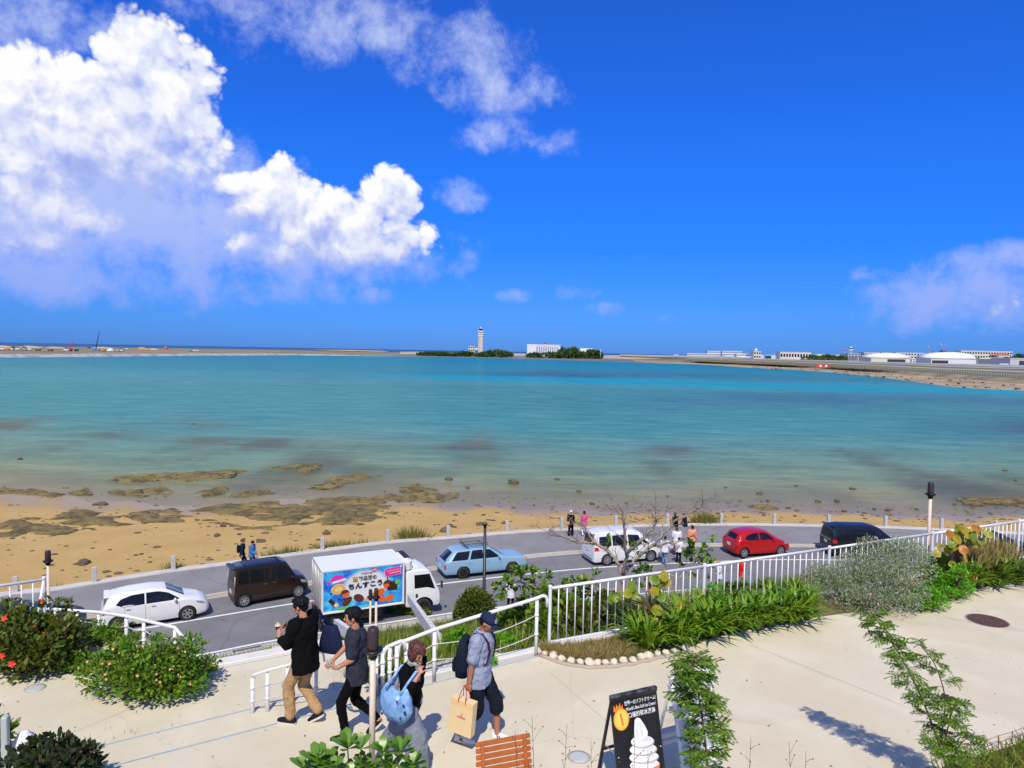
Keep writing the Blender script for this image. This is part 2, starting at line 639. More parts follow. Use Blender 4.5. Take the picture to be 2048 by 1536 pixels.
# --- beach and sea floor: one sheet from the sea kerb out under the water
SHORE = [(-400, 978), (0, 984), (200, 1002), (360, 1010), (500, 1010), (640, 1000), (805, 1002), (907, 1012), (976, 1012), (1044, 1017), (1180, 1021), (1300, 1026), (1400, 1022), (1482, 1018), (1592, 1023), (1702, 1024), (1775, 1028), (1920, 1034), (2048, 1030), (2500, 1040)]
SHORE = smooth_tab(SHORE)
gu = list(range(-400, 2501, 12))
rows = []
shore_pts, kerb_pts = [], []
for u in gu:
 shore_pts.append(P(u, interp(SHORE, u) + 2.2 * math.sin(u * .043) + 1.6 * math.sin(u * .017 + 1), ZSEA))
 kerb_pts.append(road_pt(KERB, u, 0.4, -0.42))
def beach_z(x, y):
 """height of the sand"""
 q = CROT.transposed() @ (Vector((x, y, -.9)) - CAM)
 j = int(max(0, min(len(gu) - 1, round((1024 - FPX * q.x / q.z - gu[0]) / 12))))
 K, S = kerb_pts[j], shore_pts[j]
 o = S - K
 o.z = 0
 r = max(0.0, (Vector((x, y, 0)) - Vector((K.x, K.y, 0))).dot(o.normalized()) / o.length)
 return -0.42 + (ZSEA + 0.42) * (r ** 0.85) if r < 1 else ZSEA - .06

def B(u, v):
 z = -1.0
 for _ in range(4):
  p = P(u, v, z)
  z = beach_z(p.x, p.y)
 p = P(u, v, z)
 return p

beach_v, wet = [], []
NR = 90
for i in range(NR):
 t = i / (NR - 1)
 for j, u in enumerate(gu):
  K, S = kerb_pts[j], shore_pts[j]
  out = (S - K)
  out.z = 0
  L = out.length
  out.normalize()
  # distance from the kerb: dense up to the waterline, then stretching out to sea
  if t < 0.6:
   d = L * 1.25 * (t / 0.6)
  else:
   d = L * 1.25 + 260 * ((t - 0.6) / 0.4) ** 2.2
  p = K + out * d
  r = d / L
  if r <= 1:
   z = -0.42 + (ZSEA + 0.42) * (r ** 0.85)
  else:
   z = ZSEA - 0.035 * (d - L) ** 0.8
  z += 0.055 * fbm(p.x * .14, p.y * .2, 0, 4) * (1 if r > .15 else r / .15) + 0.02 * fbm(p.x * .9, p.y * .9, 3, 3)
  if d > 60 + L:
   z = max(z, -4.0)
  beach_v.append((p.x, p.y, z))
  wet.append(max(0.0, min(1.0, 1.0 - (z - ZSEA - 0.02) / 0.26)))
mb = MB()
n = len(gu)
mb.add(beach_v, [(i * n + j, i * n + j + 1, (i + 1) * n + j + 1, (i + 1) * n + j) for i in range(NR - 1) for j in range(n - 1)], 0, True)
m, t, out = new_mat('sand')
b = pbsdf(t, out, 0.9, 0, 0.35)
pos = t.new('ShaderNodeNewGeometry').outputs['Position']
wa = t.new('ShaderNodeAttribute', attribute_name='wet').outputs['Fac']
f1 = t.noise(pos, 0.35, 6, 0.62)
f2 = t.noise(pos, 9.0, 5, 0.7)
c = t.mix(t.smooth(f1, 0.3, 0.7), (0.48, 0.315, 0.10), (0.55, 0.37, 0.13))
c = t.mix(t.maprange(f2, 0.35, 0.7, 0.0, 0.35), c, (0.36, 0.235, 0.09))
bits = t.smooth(t.noise(pos, 3.2, 5, 0.72), 0.62, 0.70)
c = t.mix(t.math('MULTIPLY', bits, 0.7), c, (0.27, 0.185, 0.09))
wetm = t.smooth(t.math('ADD', wa, t.math('MULTIPLY', t.math('SUBTRACT', f1, 0.5), 0.9)), 0.35, 0.95)
c = t.mix(wetm, c, (0.36, 0.255, 0.125))
t.l.new(c, b.inputs['Base Color'])
t.l.new(t.maprange(wetm, 0, 1, 0.9, 0.32), b.inputs['Roughness'])
hgt = t.math('ADD', t.math('MULTIPLY', t.noise(pos, 2.4, 5, 0.6), 1.0), t.math('MULTIPLY', f2, 0.4))
bn = bump(t, b, hgt, 0.5, 0.05)
sand = mesh_obj('beach', mb.mesh('beach', m))
add_attr(sand.data, 'wet', wet)
sand['kind'] = 'structure'

# --- the lagoon
def lerp3(a, b, t):
 t = max(0.0, min(1.0, t))
 return tuple(x + (y - x) * t for x, y in zip(a, b))

def gauss(x, c, w):
 return math.exp(-((x - c) / w) ** 2)

wv, wc, wal = [], [], []
wrows = [0, 3, 6, 10, 14, 19, 24, 30, 37, 45, 54, 64, 75, 87, 100, 114, 129, 145, 160, 175, 190, 203, 215, 226, 236, 245, 253, 260, 266, 271, 275.5, 279.5, 283, 286, 288.5, 290.6, 292.4, 294, 295.3, 296.4, 297.3]
wrows = [x for i, a in enumerate(wrows[:-1]) for x in (a, (a + wrows[i + 1]) / 2)] + [wrows[-1]]
BOT = 1068.0
for r_ in wrows:
 for u in gu:
  f = r_ / 306.0
  top = hz(u) + 10.5
  v = BOT + (top - BOT) * (r_ / wrows[-1])
  p = P(u, v, ZSEA)
  wv.append((p.x, p.y, ZSEA))
  q = v - hz(u)                      # pixels under the horizon
  vs_ = interp(SHORE, u) - hz(u)     # row of the waterline
  # sea-floor tone: sandy shallows -> green -> turquoise -> deep channel
  c = lerp3((0.46, 0.40, 0.23), (0.265, 0.355, 0.195), (vs_ - q) / 70.0)
  c = lerp3(c, (0.085, 0.295, 0.275), (vs_ - q - 55) / 110.0)
  c = lerp3(c, (0.022, 0.235, 0.335), (62 - q) / 40.0)
  # seagrass beds, dark, at their places
  fb = fbm(p.x * .010, p.y * .0045, 2, 5)
  dk = 0.0
  ub, vb = u, v - 0.0181 * u
  dk += 0.95 * gauss(vb, 731, 9) * gauss(u, 1250, 470)
  dk += 0.75 * gauss(vb, 762, 16) * gauss(u, 1850, 520)
  dk += 0.65 * gauss(vb, 790, 22) * gauss(u, 1150, 260) * 0.6
  dk += 0.7 * gauss(vb, 822, 24) * gauss(u, 2060, 240)
  dk += 0.40 * gauss(vb, 775, 18) * gauss(u, 1480, 240)
  dk = dk * (0.75 + 0.9 * fb) + max(0, fb - 0.25) * 0.5 * (1 if q < 200 else .3)
  c = lerp3(c, (0.055, 0.13, 0.21), dk)
  # bright sandy channel running out to the right
  ch = gauss(v, interp([(500, 741), (860, 752), (1100, 759), (1400, 768), (1700, 776), (2048, 784), (2500, 795)], u), 4.6 + 0.001 * u) * max(0, min(1, (u - 640) / 260))
  c = lerp3(c, (0.005, 0.33, 0.41), ch * 0.95)
  # reef flats just under the surface, brownish
  f3 = fbm(p.x * .055, p.y * .02, 8, 5)
  near = max(0, min(1, (q - 120) / 60.0)) * max(0, min(1, (vs_ + 15 - q) / 40))
  rb = max(0, f3 - 0.18) * 2.6 * near
  rb += near * 1.1 * max(0, gauss(v, interp([(0, 858), (300, 876), (520, 884), (900, 896), (2048, 905)], u), 7) * (0.6 + f3) * (1 if u < 1100 else .35))
  rb += 0.9 * gauss(v, 848, 7) * gauss(u, 410, 60)
  c = lerp3(c, (0.155, 0.17, 0.105), rb * 0.8)
  wc.append(c)
  dpt = (vs_ - q)
  al = 0.10 + 0.62 * max(0, min(1, (dpt + 6) / 60.0)) + 0.2 * max(0, min(1, (dpt - 50) / 80.0))
  wal.append(min(0.96, al))
mb = MB()
NW = len(wrows)
mb.add(wv, [(i * n + j, i * n + j + 1, (i + 1) * n + j + 1, (i + 1) * n + j) for i in range(NW - 1) for j in range(n - 1)], 0, True)

def water_nodes(t, col, rough=0.12):
 pos = t.new('ShaderNodeNewGeometry').outputs['Position']
 sp = t.vmath('MULTIPLY', pos, (0.55, 1.0, 1.0))
 h1 = t.noise(sp, 1.1, 5, 0.62, 0.3)
 h2 = t.noise(t.vmath('MULTIPLY', pos, (0.10, 0.28, 1.0)), 1.0, 4, 0.6, 0.3)
 h = t.math('ADD', t.math('MULTIPLY', h1, 0.5), t.math('MULTIPLY', h2, 0.9))
 bn = t.new('ShaderNodeBump')
 bn.inputs['Strength'].default_value = 0.85
 bn.inputs['Distance'].default_value = 0.5
 t.l.new(h, bn.inputs['Height'])
 df = t.new('ShaderNodeBsdfDiffuse')
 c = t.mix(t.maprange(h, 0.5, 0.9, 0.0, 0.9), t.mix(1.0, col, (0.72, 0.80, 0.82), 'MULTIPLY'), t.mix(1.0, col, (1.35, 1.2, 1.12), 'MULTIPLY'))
 t.l.new(c, df.inputs['Color'])
 gl = t.new('ShaderNodeBsdfGlossy')
 gl.inputs['Roughness'].default_value = rough
 gl.inputs['Color'].default_value = (0.75, 0.88, 0.85, 1)
 for x in (df, gl):
  t.l.new(bn.outputs[0], x.inputs['Normal'])
 fr = t.new('ShaderNodeFresnel')
 fr.inputs['IOR'].default_value = 1.2
 t.l.new(bn.outputs[0], fr.inputs['Normal'])
 mx = t.new('ShaderNodeMixShader')
 t.l.new(t.math('MINIMUM', t.math('MULTIPLY', fr.outputs[0], 0.6), 0.20), mx.inputs[0])
 t.l.new(df.outputs[0], mx.inputs[1])
 t.l.new(gl.outputs[0], mx.inputs[2])
 return mx.outputs[0], pos, h1

m, t, out = new_mat('lagoon_water')
ca = t.new('ShaderNodeAttribute', attribute_name='floor').outputs['Color']
aa = t.new('ShaderNodeAttribute', attribute_name='cover').outputs['Fac']
posn = t.new('ShaderNodeNewGeometry').outputs['Position']
f = t.noise(t.vmath('MULTIPLY', posn, (0.06, 0.22, 1)), 1.0, 8, 0.74, 0.4)
col = t.mix(t.maprange(f, 0.40, 0.64, 0.0, 0.6), ca, t.mix(1.0, ca, (0.66, 0.75, 0.78), 'MULTIPLY'))
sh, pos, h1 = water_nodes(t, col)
tr = t.new('ShaderNodeBsdfTransparent')
tr.inputs['Color'].default_value = (0.93, 0.97, 0.96, 1)
mx = t.new('ShaderNodeMixShader')
t.l.new(aa, mx.inputs[0])
t.l.new(tr.outputs[0], mx.inputs[1])
t.l.new(sh, mx.inputs[2])
t.l.new(mx.outputs[0], out.inputs['Surface'])
lag = mesh_obj('lagoon', mb.mesh('lagoon', m))
add_col(lag.data, 'floor', wc)
add_attr(lag.data, 'cover', wal)
lag['kind'] = 'structure'

# open sea out to the horizon
m, t, out = new_mat('open_sea')
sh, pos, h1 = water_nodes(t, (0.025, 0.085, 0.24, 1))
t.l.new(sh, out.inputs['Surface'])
mb = MB()
mb.add([(-60000, 600, -3.0), (60000, 250, -3.0), (60000, 60000, -3.0), (-60000, 60000, -3.0)], [(0, 1, 2, 3)])
o = mb.build('sea', m)
o['kind'] = 'structure'

# --- terrace, steps, landing
m, t, out = new_mat('terrace_concrete')
b = pbsdf(t, out, 0.8, 0, 0.3)
pos = t.new('ShaderNodeNewGeometry').outputs['Position']
f = t.noise(pos, 0.55, 6, 0.62, 0.6)
g = t.noise(pos, 60.0, 3, 0.7)
st = t.noise(t.vmath('ADD', pos, (31, 7, 0)), 0.33, 7, 0.68, 1.2)
c = t.mix(t.smooth(f, 0.32, 0.70), (0.62, 0.545, 0.375), (0.71, 0.645, 0.47))
c = t.mix(t.math('MULTIPLY', t.smooth(st, 0.56, 0.72), 0.62), c, (0.45, 0.37, 0.27))
st2 = t.noise(t.vmath('MULTIPLY', pos, (1.0, 1.0, 1.0)), 2.6, 6, 0.7, 0.8)
c = t.mix(t.math('MULTIPLY', t.smooth(st2, 0.62, 0.75), 0.25), c, (0.40, 0.35, 0.29))
c = t.mix(t.maprange(g, 0.3, 0.7, 0.0, 0.10), c, (0.40, 0.36, 0.30))
vc = t.new('ShaderNodeTexVoronoi', feature='DISTANCE_TO_EDGE')
vc.inputs['Scale'].default_value = 0.11
t.l.new(t.vmath('ADD', pos, t.vmath('SCALE', t.noise(pos, 0.9, 5, 0.6), None, 1.6)), vc.inputs['Vector'])
c = t.mix(t.math('MULTIPLY', t.smooth(vc.outputs['Distance'], 0.0011, 0.0), 0.22), c, (0.30, 0.26, 0.21))
t.l.new(c, b.inputs['Base Color'])
bump(t, b, t.math('ADD', g, t.math('MULTIPLY', f, 2.0)), 0.25, 0.012)
TERR = m

def slab(name, poly, ztop, thick, m, parent=None, kind='structure'):
 mb = MB()
 mb.prism([(p[0], p[1]) for p in poly], ztop - thick, ztop)
 o = mb.build(name, m, parent)
 if kind:
  o['kind'] = kind
 return o

def L2(p, a, b):
 """from point p, a metres along the edge and b metres seaward"""
 return Vector((p[0], p[1], 0)) + E1 * a + E2 * b

# the long step edge (blue nosing line) and the one below it
B0, B1 = P(200, 1536, ZP), P(1082, 1309, ZP)
A0, A1 = P(160, 1500, ZP - .12), P(600, 1392, ZP - .12)
bd = (B1 - B0).normalized()
ext = B0 - bd * 8
FEN0 = P(1098, 1298, ZP)
fence_far = FEN0 + E1 * 26
edge = [ext, B0, B1, FEN0 + E2 * .25 - E1 * .1, fence_far + E2 * .25, fence_far - E2 * 30, ext - E2 * 20]
slab('terrace', edge, ZP, 0.9, TERR)
ad = (A1 - A0).normalized()
a_end = A0 + ad * ((B1 - A0).dot(ad) - 0.5)
tread = [ext + E2 * -1, B1 - bd * .02, a_end, A0 - ad * 8]
slab('step', [B0 - bd * 8 - E2 * .5, B1 - E2 * .5, a_end, A0 - ad * 8], ZP - 0.12, 0.7, TERR)
LF0, LF1 = P(388, 1338, ZL), P(700, 1278, ZL)
ld = (LF1 - LF0).normalized()
lnd = [A0 - ad * 8 - E2 * .5, a_end - E2 * .5, P(741, 1377, ZL), P(690, 1290, ZL), LF1, LF0, P(388, 1338, ZL), P(140, 1262, ZL), P(-500, 1210, ZL)]
slab('landing', lnd, ZL, 0.6, TERR)
# thin blue nosing lines on the step edges
BLUE = mat('blue_line', (0.24, 0.45, 0.60), 0.6, var=0.25, scale=2.0)

def flat_line(name, pts, w, z, m, kind='structure'):
 mb = MB()
 l, r = [], []
 for i, p in enumerate(pts):
  d = (pts[min(i + 1, len(pts) - 1)] - pts[max(i - 1, 0)])
  d.z = 0
  d.normalize()
  nn = Vector((-d.y, d.x, 0)) * w / 2
  l.append((p.x + nn.x, p.y + nn.y, z))
  r.append((p.x - nn.x, p.y - nn.y, z))
 mb.add(l + r, [(i, i + 1, len(l) + i + 1, len(l) + i) for i in range(len(l) - 1)])
 o = mb.build(name, m)
 if kind:
  o['kind'] = kind
 return o

nseg = 24
flat_line('nosing_line', [B0 - bd * 6 + (B1 - B0 + bd * 6) * (i / nseg) - E2 * .03 for i in range(nseg + 1)], 0.022, ZP + .004, BLUE)
flat_line('nosing_line', [A0 - ad * 6 + (a_end - A0 + ad * 6) * (i / nseg) - E2 * .03 for i in range(nseg + 1)], 0.018, ZP - .12 + .004, BLUE)
# parapet kerb at the seaward edge of the landing, then the low kerb along the terrace planting
WKERB = mat('white_kerb', (0.70, 0.67, 0.60), 0.8, var=0.12, scale=3.0, bmp=0.2)

def kerb_bar(name, pts, w, z0, z1, m):
 mb = MB()
 rings = []
 for i, p in enumerate(pts):
  d = (pts[min(i + 1, len(pts) - 1)] - pts[max(i - 1, 0)])
  d.z = 0
  d.normalize()
  nn = Vector((-d.y, d.x, 0)) * w / 2
  rings.append([(p.x - nn.x, p.y - nn.y, z0), (p.x - nn.x, p.y - nn.y, z1 - .015), (p.x - nn.x * .9, p.y - nn.y * .9, z1), (p.x + nn.x * .9, p.y + nn.y * .9, z1), (p.x + nn.x, p.y + nn.y, z1 - .015), (p.x + nn.x, p.y + nn.y, z0)])
 mb.loft(rings, 0, True, True, False)
 o = mb.build(name, m)
 o['kind'] = 'structure'
 return o

kerb_bar('landing_kerb', [LF0 + (LF1 - LF0) * (i / 10) for i in range(9)], 0.26, ZL - .3, ZL + .05, WKERB)
flat_line('nosing_line', [LF0 + (LF1 - LF0) * (i / 10) - E2 * .17 for i in range(9)], 0.016, ZL + .004, BLUE)
kerb_bar('terrace_kerb', [P(741, 1377, ZP) + (P(1075, 1303, ZP) - P(741, 1377, ZP)) * (i / 10) for i in range(11)], 0.17, ZP - .5, ZP + .06, WKERB)

# --- planted slope between terrace and road
m, t, out = new_mat('soil')
b = pbsdf(t, out, 0.95, 0, 0.2)
pos = t.new('ShaderNodeNewGeometry').outputs['Position']
f = t.noise(pos, 0.8, 6, 0.65)
c = t.mix(t.smooth(f, 0.35, 0.65), (0.085, 0.115, 0.025), (0.24, 0.19, 0.085))
t.l.new(c, b.inputs['Base Color'])
bump(t, b, t.noise(pos, 14, 5, 0.7), 0.8, 0.08)
SOIL = m
ZEDGE = ZP - 0.10

SLTAB = {}

def slope_len(a):
 k = math.floor(a * 2)
 f = a * 2 - k
 for q in (k, k + 1):
  if q not in SLTAB:
   SLTAB[q] = slope_len_at(q / 2)
 return SLTAB[k] * (1 - f) + SLTAB[k + 1] * f

def slope_len_at(a):
 top = FEN0 + E1 * a + E2 * 0.2
 lo, hi = 0.0, 60.0
 for _ in range(20):
  mid = (lo + hi) / 2
  p = top + E2 * mid
  pc = CROT.transposed() @ Vector((p.x, p.y, -CAMZ))
  u = 1024 - FPX * pc.x / pc.z
  if (p - road_pt(NEAR, max(-380, min(2480, u)), -0.82)).dot(E2) > 0:
   hi = mid
  else:
   lo = mid
 return lo

def slope_pt(a, t_):
 """slope surface: a along the terrace edge from the fence start, t_ 0 at the terrace 1 at the road"""
 top = FEN0 + E1 * a + E2 * 0.2
 lo = slope_len(a)
 bot = top + E2 * lo
 p = top.lerp(bot, t_)
 zt = ZP - 0.35 if a > -3.5 else ZL - 0.35
 s = t_ * t_ * (3 - 2 * t_)
 p.z = zt + (0.02 - zt) * (0.55 * t_ + 0.45 * s)
 return p

sl_rows = []
A_COLS = [-34 + i * 1.0 for i in range(70)]
for k in range(25):
 t_ = k / 24
 rr = []
 for a in A_COLS:
  p = slope_pt(a, t_)
  if 0 < k < 24:
   p.z += 0.10 * fbm(p.x * .5, p.y * .5, 1, 4)
  rr.append(p)
 sl_rows.append(rr)
o = strip('planted_slope', sl_rows, SOIL, smooth=True)

# joints in the paving and scraps of dead leaf
for a_, b_, z_ in (((105, 1482), (420, 1352), ZL), ((1100, 1345), (1320, 1536), ZP), ((1500, 1290), (1980, 1480), ZP)):
 a, b = P(*a_, z_), P(*b_, z_)
 flat_line('paving_joint', [a + (b - a) * (k / 12) for k in range(13)], 0.007, z_ + .003, mat('joint', (0.45, 0.35, 0.26), .9, var=.3, scale=3))
lt = MB()
for i in range(190):
 u, v = rnd.uniform(0, 2048), rnd.uniform(1290, 1536)
 z_ = ZP if v > 1500 - u * .17 else ZL
 if z_ == ZL and v < 1370 - u * .1:
  continue
 p = P(u, v, z_ + .005)
 if (p - FEN0).dot(E2) > -.4 and u > 700:
  continue
 s_, a = rnd.uniform(.008, .03), rnd.uniform(0, 6.28)
 c_, d_ = math.cos(a) * s_, math.sin(a) * s_
 lt.add([(p.x - c_, p.y - d_, p.z), (p.x - d_ * .35, p.y + c_ * .35, p.z + s_ * .3), (p.x + c_, p.y + d_, p.z + .002), (p.x + d_ * .35, p.y - c_ * .35, p.z)], [(0, 1, 2, 3)])
tag(lt.build('fallen_leaves', mat('dead_leaf', (0.20, 0.12, 0.06), .9, col2=(0.36, 0.22, 0.10), scale=2)), 'scraps of dead leaf scattered over the terrace', 'leaves', kind='stuff')

# ================================================================== RAILINGS, LAMPS, SIGNS
WHITE = mat('white_paint', (0.78, 0.78, 0.76), 0.42, var=0.07, scale=9.0, spec=0.5)
ROPE = mat('pale_rope', (0.52, 0.50, 0.45), 0.85)
CREAM = mat('cream_paint', (0.72, 0.58, 0.44), 0.55, var=0.10, scale=7.0)
DARKMETAL = mat('dark_brown_metal', (0.040, 0.022, 0.018), 0.5, spec=0.5, var=0.3, scale=20)
BLACKMETAL = mat('black_metal', (0.012, 0.011, 0.012), 0.4)
GREYMETAL = mat('grey_metal', (0.45, 0.46, 0.46), 0.45, metal=0.6)

def proj(p):
 q = CROT.transposed() @ (Vector(p) - CAM)
 return 1024 - FPX * q.x / q.z, 768 + FPX * q.y / q.z

def baluster_fence(name, start, direction, length, nposts, h, label, base=None, brace=False):
 root = empty(name, start, math.atan2(direction.y, direction.x), label, 'railing')
 seg = length / nposts
 bal = None
 pm = MB().lathe([(.029, 0), (.029, h + .01), (.034, h + .012), (.034, h + .045), (.02, h + .055)], 12, 0, (0, 0, 0), False).mesh('post', WHITE)
 for i in range(nposts + 1):
  o = mesh_obj('post', pm, root)
  o.location = (i * seg, 0, 0)
 for i in range(nposts):
  x0, x1 = i * seg + .03, (i + 1) * seg - .03
  MB().tube([(x0, 0, h), (x1, 0, h)], .026, 12).build('top_rail', WHITE, root)
  b = MB().box(((x0 + x1) / 2, 0, .13), (x1 - x0, .05, .045), bev=.006)
  b.build('bottom_rail', WHITE, root)
  nb = max(2, int(round(seg / .164)))
  if bal is None:
   bal = MB().tube([(0, 0, .15), (0, 0, h - .02)], .011, 8).mesh('baluster', WHITE)
  for k in range(1, nb):
   o = mesh_obj('baluster', bal, root)
   o.location = (i * seg + seg * k / nb, 0, 0)
 if brace:
  MB().tube([(length, 0, h), (length - .16, -.10, 0.0)], .026, 10).build('brace', WHITE, root)
  MB().prism([(length - .01, h), (length - .01, .25), (length - .12, .1)], -.006, .006, 0, Matrix.Rotation(R(90), 4, 'X')).build('gusset', WHITE, root)
 return root

fence_base = FEN0.copy()
fence_base.z = ZP - .02
baluster_fence('railing', fence_base, E1, 3.28 * 6, 6, 1.06, 'long white baluster railing above the planting on the right', brace=False)
lf_end = P(88, 1159, ZL + 1.04)
lf_end.z = ZL
lf_dir = (P(88, 1159, ZL + 1.04) - P(-60, 1180, ZL + 1.04))
lf_dir.z = 0
lf_dir.normalize()
baluster_fence('railing', lf_end - lf_dir * 3.3, lf_dir, 3.3, 1, 1.04, 'white baluster railing panel at the left edge behind the red-flowered bush', brace=True)

def pipe_rail(name, posts, top_pts, label, ropes=(.35, .72), rail_r=.028, post_r=.03, curls=True):
 """posts: list of (base, top); a bent pipe on top and two slack ropes between the posts"""
 root = empty(name, posts[0][0], 0, label, 'handrail')
 o0 = Vector(posts[0][0])
 for a, b in posts:
  a, b = Vector(a) - o0, Vector(b) - o0
  pm = MB().tube([a - Vector((0, 0, .12)), b], post_r, 10)
  o = pm.build('post', WHITE, root)
  for fr in ropes:
   p = a.lerp(b, fr)
   MB().lathe([(post_r + .006, -.018), (post_r + .008, 0), (post_r + .006, .018)], 10, 0, p).build('rope_collar', WHITE, o)
  MB().tube([b, b + Vector((0, 0, .035))], .009, 6).build('bolt', GREYMETAL, o)
 if top_pts:
  MB().tube([Vector(p) - o0 for p in top_pts], rail_r, 10).build('top_rail', WHITE, root)
 for i in range(len(posts) - 1):
  for fr in ropes:
   a = Vector(posts[i][0]).lerp(Vector(posts[i][1]), fr) - o0
   b = Vector(posts[i + 1][0]).lerp(Vector(posts[i + 1][1]), fr) - o0
   sag = 0.10 * min(1.0, (b - a).length / 1.2)
   pts = [a.lerp(b, k / 8) - Vector((0, 0, sag * 4 * (k / 8) * (1 - k / 8))) for k in range(9)]
   MB().tube(pts, .009, 6).build('rope', ROPE, root)
 return root

def kerb_v(u):
 return interp([(741, 1377), (1075, 1303)], u)

def rail_post(u, vb, vt, z):
 a = P(u, vb, z)
 b = Q(u, vt, a.y)
 b.x, b.y = a.x, a.y
 return a, b

rp = [rail_post(u, kerb_v(u), vt, ZP + .05) for u, vt in ((1072, 1201), (868, 1264), (812, 1286))]
lift = Vector((0, 0, .04))
t0, t2 = rp[0][1] + lift, rp[2][1] + lift
d_ = (t0 - t2).normalized()
curl0 = [t0 + d_ * .10 + Vector((0, 0, .012)), t0 + d_ * .17 - Vector((0, 0, .02)), t0 + d_ * .20 - Vector((0, 0, .09)), t0 + d_ * .20 - Vector((0, 0, .2))]
curl2 = [t2 - d_ * .06, t2 - d_ * .11 - Vector((0, 0, .03)), t2 - d_ * .125 - Vector((0, 0, .09)), t2 - d_ * .125 - Vector((0, 0, .17))]
pipe_rail('handrail', rp, curl0[::-1] + [t0, rp[1][1] + lift, t2] + curl2, 'long white pipe handrail with slack ropes along the grassy slope')
for k, (ua, ub, va, vb) in enumerate(((793, 779, 1291, 1297), (765, 752, 1306, 1313))):
 pp = [rail_post(u, kerb_v(u) + 1, vt, ZP + .05) for u, vt in ((ua, va), (ub, vb))]
 a, b = pp[0][1] + lift, pp[1][1] + lift
 dd = (a - b).normalized()
 tp = [a + dd * .13 - Vector((0, 0, .16)), a + dd * .12 - Vector((0, 0, .05)), a + dd * .07, a, b, b - dd * .05, b - dd * .09 - Vector((0, 0, .05)), b - dd * .10 - Vector((0, 0, .14))]
 pipe_rail('handrail', pp, tp, ('short white pipe handrail next to the long one, behind the woman', 'short white pipe handrail nearest the stair, beside the lamp pole')[k])
lp = [rail_post(*a, ZP - .12) for a in ((505, 1426, 1356), (535, 1423, 1346), (575, 1419, 1336), (632, 1409, 1313))]
tp = [p[1] + lift for p in lp]
dd = (tp[3] - tp[2]).normalized()
tp += [tp[3] + dd * .05 + Vector((0, 0, .01)), tp[3] + dd * .10 - Vector((0, 0, .03)), tp[3] + dd * .12 - Vector((0, 0, .16))]
pipe_rail('handrail', lp, tp, 'low white post handrail on the steps behind the man in black', rail_r=.017, post_r=.026)
lp = [rail_post(*a, ZL) for a in ((60, 1262, 1222), (110, 1266, 1223), (154, 1272, 1226), (198, 1277, 1229), (253, 1291, 1237), (288, 1299, 1245), (350, 1318, 1260))]
lq = rail_post(374, 1328, 1286, ZL)
endp = P(388, 1340, ZL)
tp = [p[1] + lift for p in lp] + [lq[1] + lift * .4, endp + Vector((0, 0, .24)), endp + Vector((0, 0, -.1))]
pipe_rail('handrail', lp + [lq], tp, 'white pipe handrail with ropes bending down beside the white hatchback')

# --- torch lamps
def torch(base, top_z, label, s=.9):
 root = empty('torch_lamp', base, 0, label, 'lamp', 'torch lamps around the terrace')
 h = top_z - base.z
 MB().lathe([(.042 * s, 0), (.040 * s, h - .40 * s)], 12).build('pole', CREAM, root)
 MB().lathe([(.03, h - .43 * s), (.055, h - .40 * s), (.055, h - .36 * s), (.10, h - .325 * s), (.132 * s, h - .30 * s), (.132 * s, h - .285 * s), (.05, h - .29 * s)], 20).build('dish', BLACKMETAL, root)
 b = MB().lathe([(.070 * s, h - .292 * s), (.074 * s, h - .27 * s), (.072 * s, h - .02 * s), (.060 * s, h)], 20).build('lantern', DARKMETAL, root)
 d = MB()
 rr = random.Random(3)
 for i in range(26):
  a, z = rr.uniform(0, 6.28), rr.uniform(.03, .26)
  d.box((.0735 * s * math.cos(a), .0735 * s * math.sin(a), h - z * s), (.004, .008, .008), a)
 d.build('perforation', mat('rust_speck', (0.17, 0.06, 0.045), 0.7), b)
 return root

tb = Q(745, 1400, 8.1)
torch(Vector((tb.x, tb.y, ZP)), Q(745, 1255, 8.1).z, 'tall torch lamp on a cream pole in front of the woman')
tb = Q(1856, 1100, 16.2)
torch(Vector((tb.x, tb.y, ZP - .1)), Q(1856, 965, 16.2).z, 'torch lamp on a cream pole behind the right railing')
tb = Q(97, 1200, 17.5)
torch(Vector((tb.x, tb.y, 3.6)), Q(97, 1101, 17.5).z, 'torch lamp on a cream pole left of the white hatchback')
tb = Q(752, 1240, 17.0)
torch(Vector((tb.x, tb.y, 3.2)), Q(752, 1177, 17.0).z, 'nearer of two torch lamps in front of the truck picture', .72)
tb = Q(740.5, 1240, 20.0)
torch(Vector((tb.x, tb.y, 2.3)), Q(740.5, 1179, 20.0).z, 'farther of two torch lamps in front of the truck picture', .72)

# --- black street lamp
b_ = P(967, 1246, 0.0)
root = empty('street_lamp', b_, 0, 'black street lamp post standing between the pale blue wagon and the lane', 'lamp')
hl = Q(967, 1046, b_.y).z
MB().lathe([(.11, 0), (.11, .25), (.075, .3), (.06, hl - .1)], 12).build('pole', BLACKMETAL, root)
MB().box((-.02, -.05, hl - .03), (.20, .34, .13), Euler((R(-25), 0, 0)).to_matrix(), bev=.03).build('lamp_head', BLACKMETAL, root)

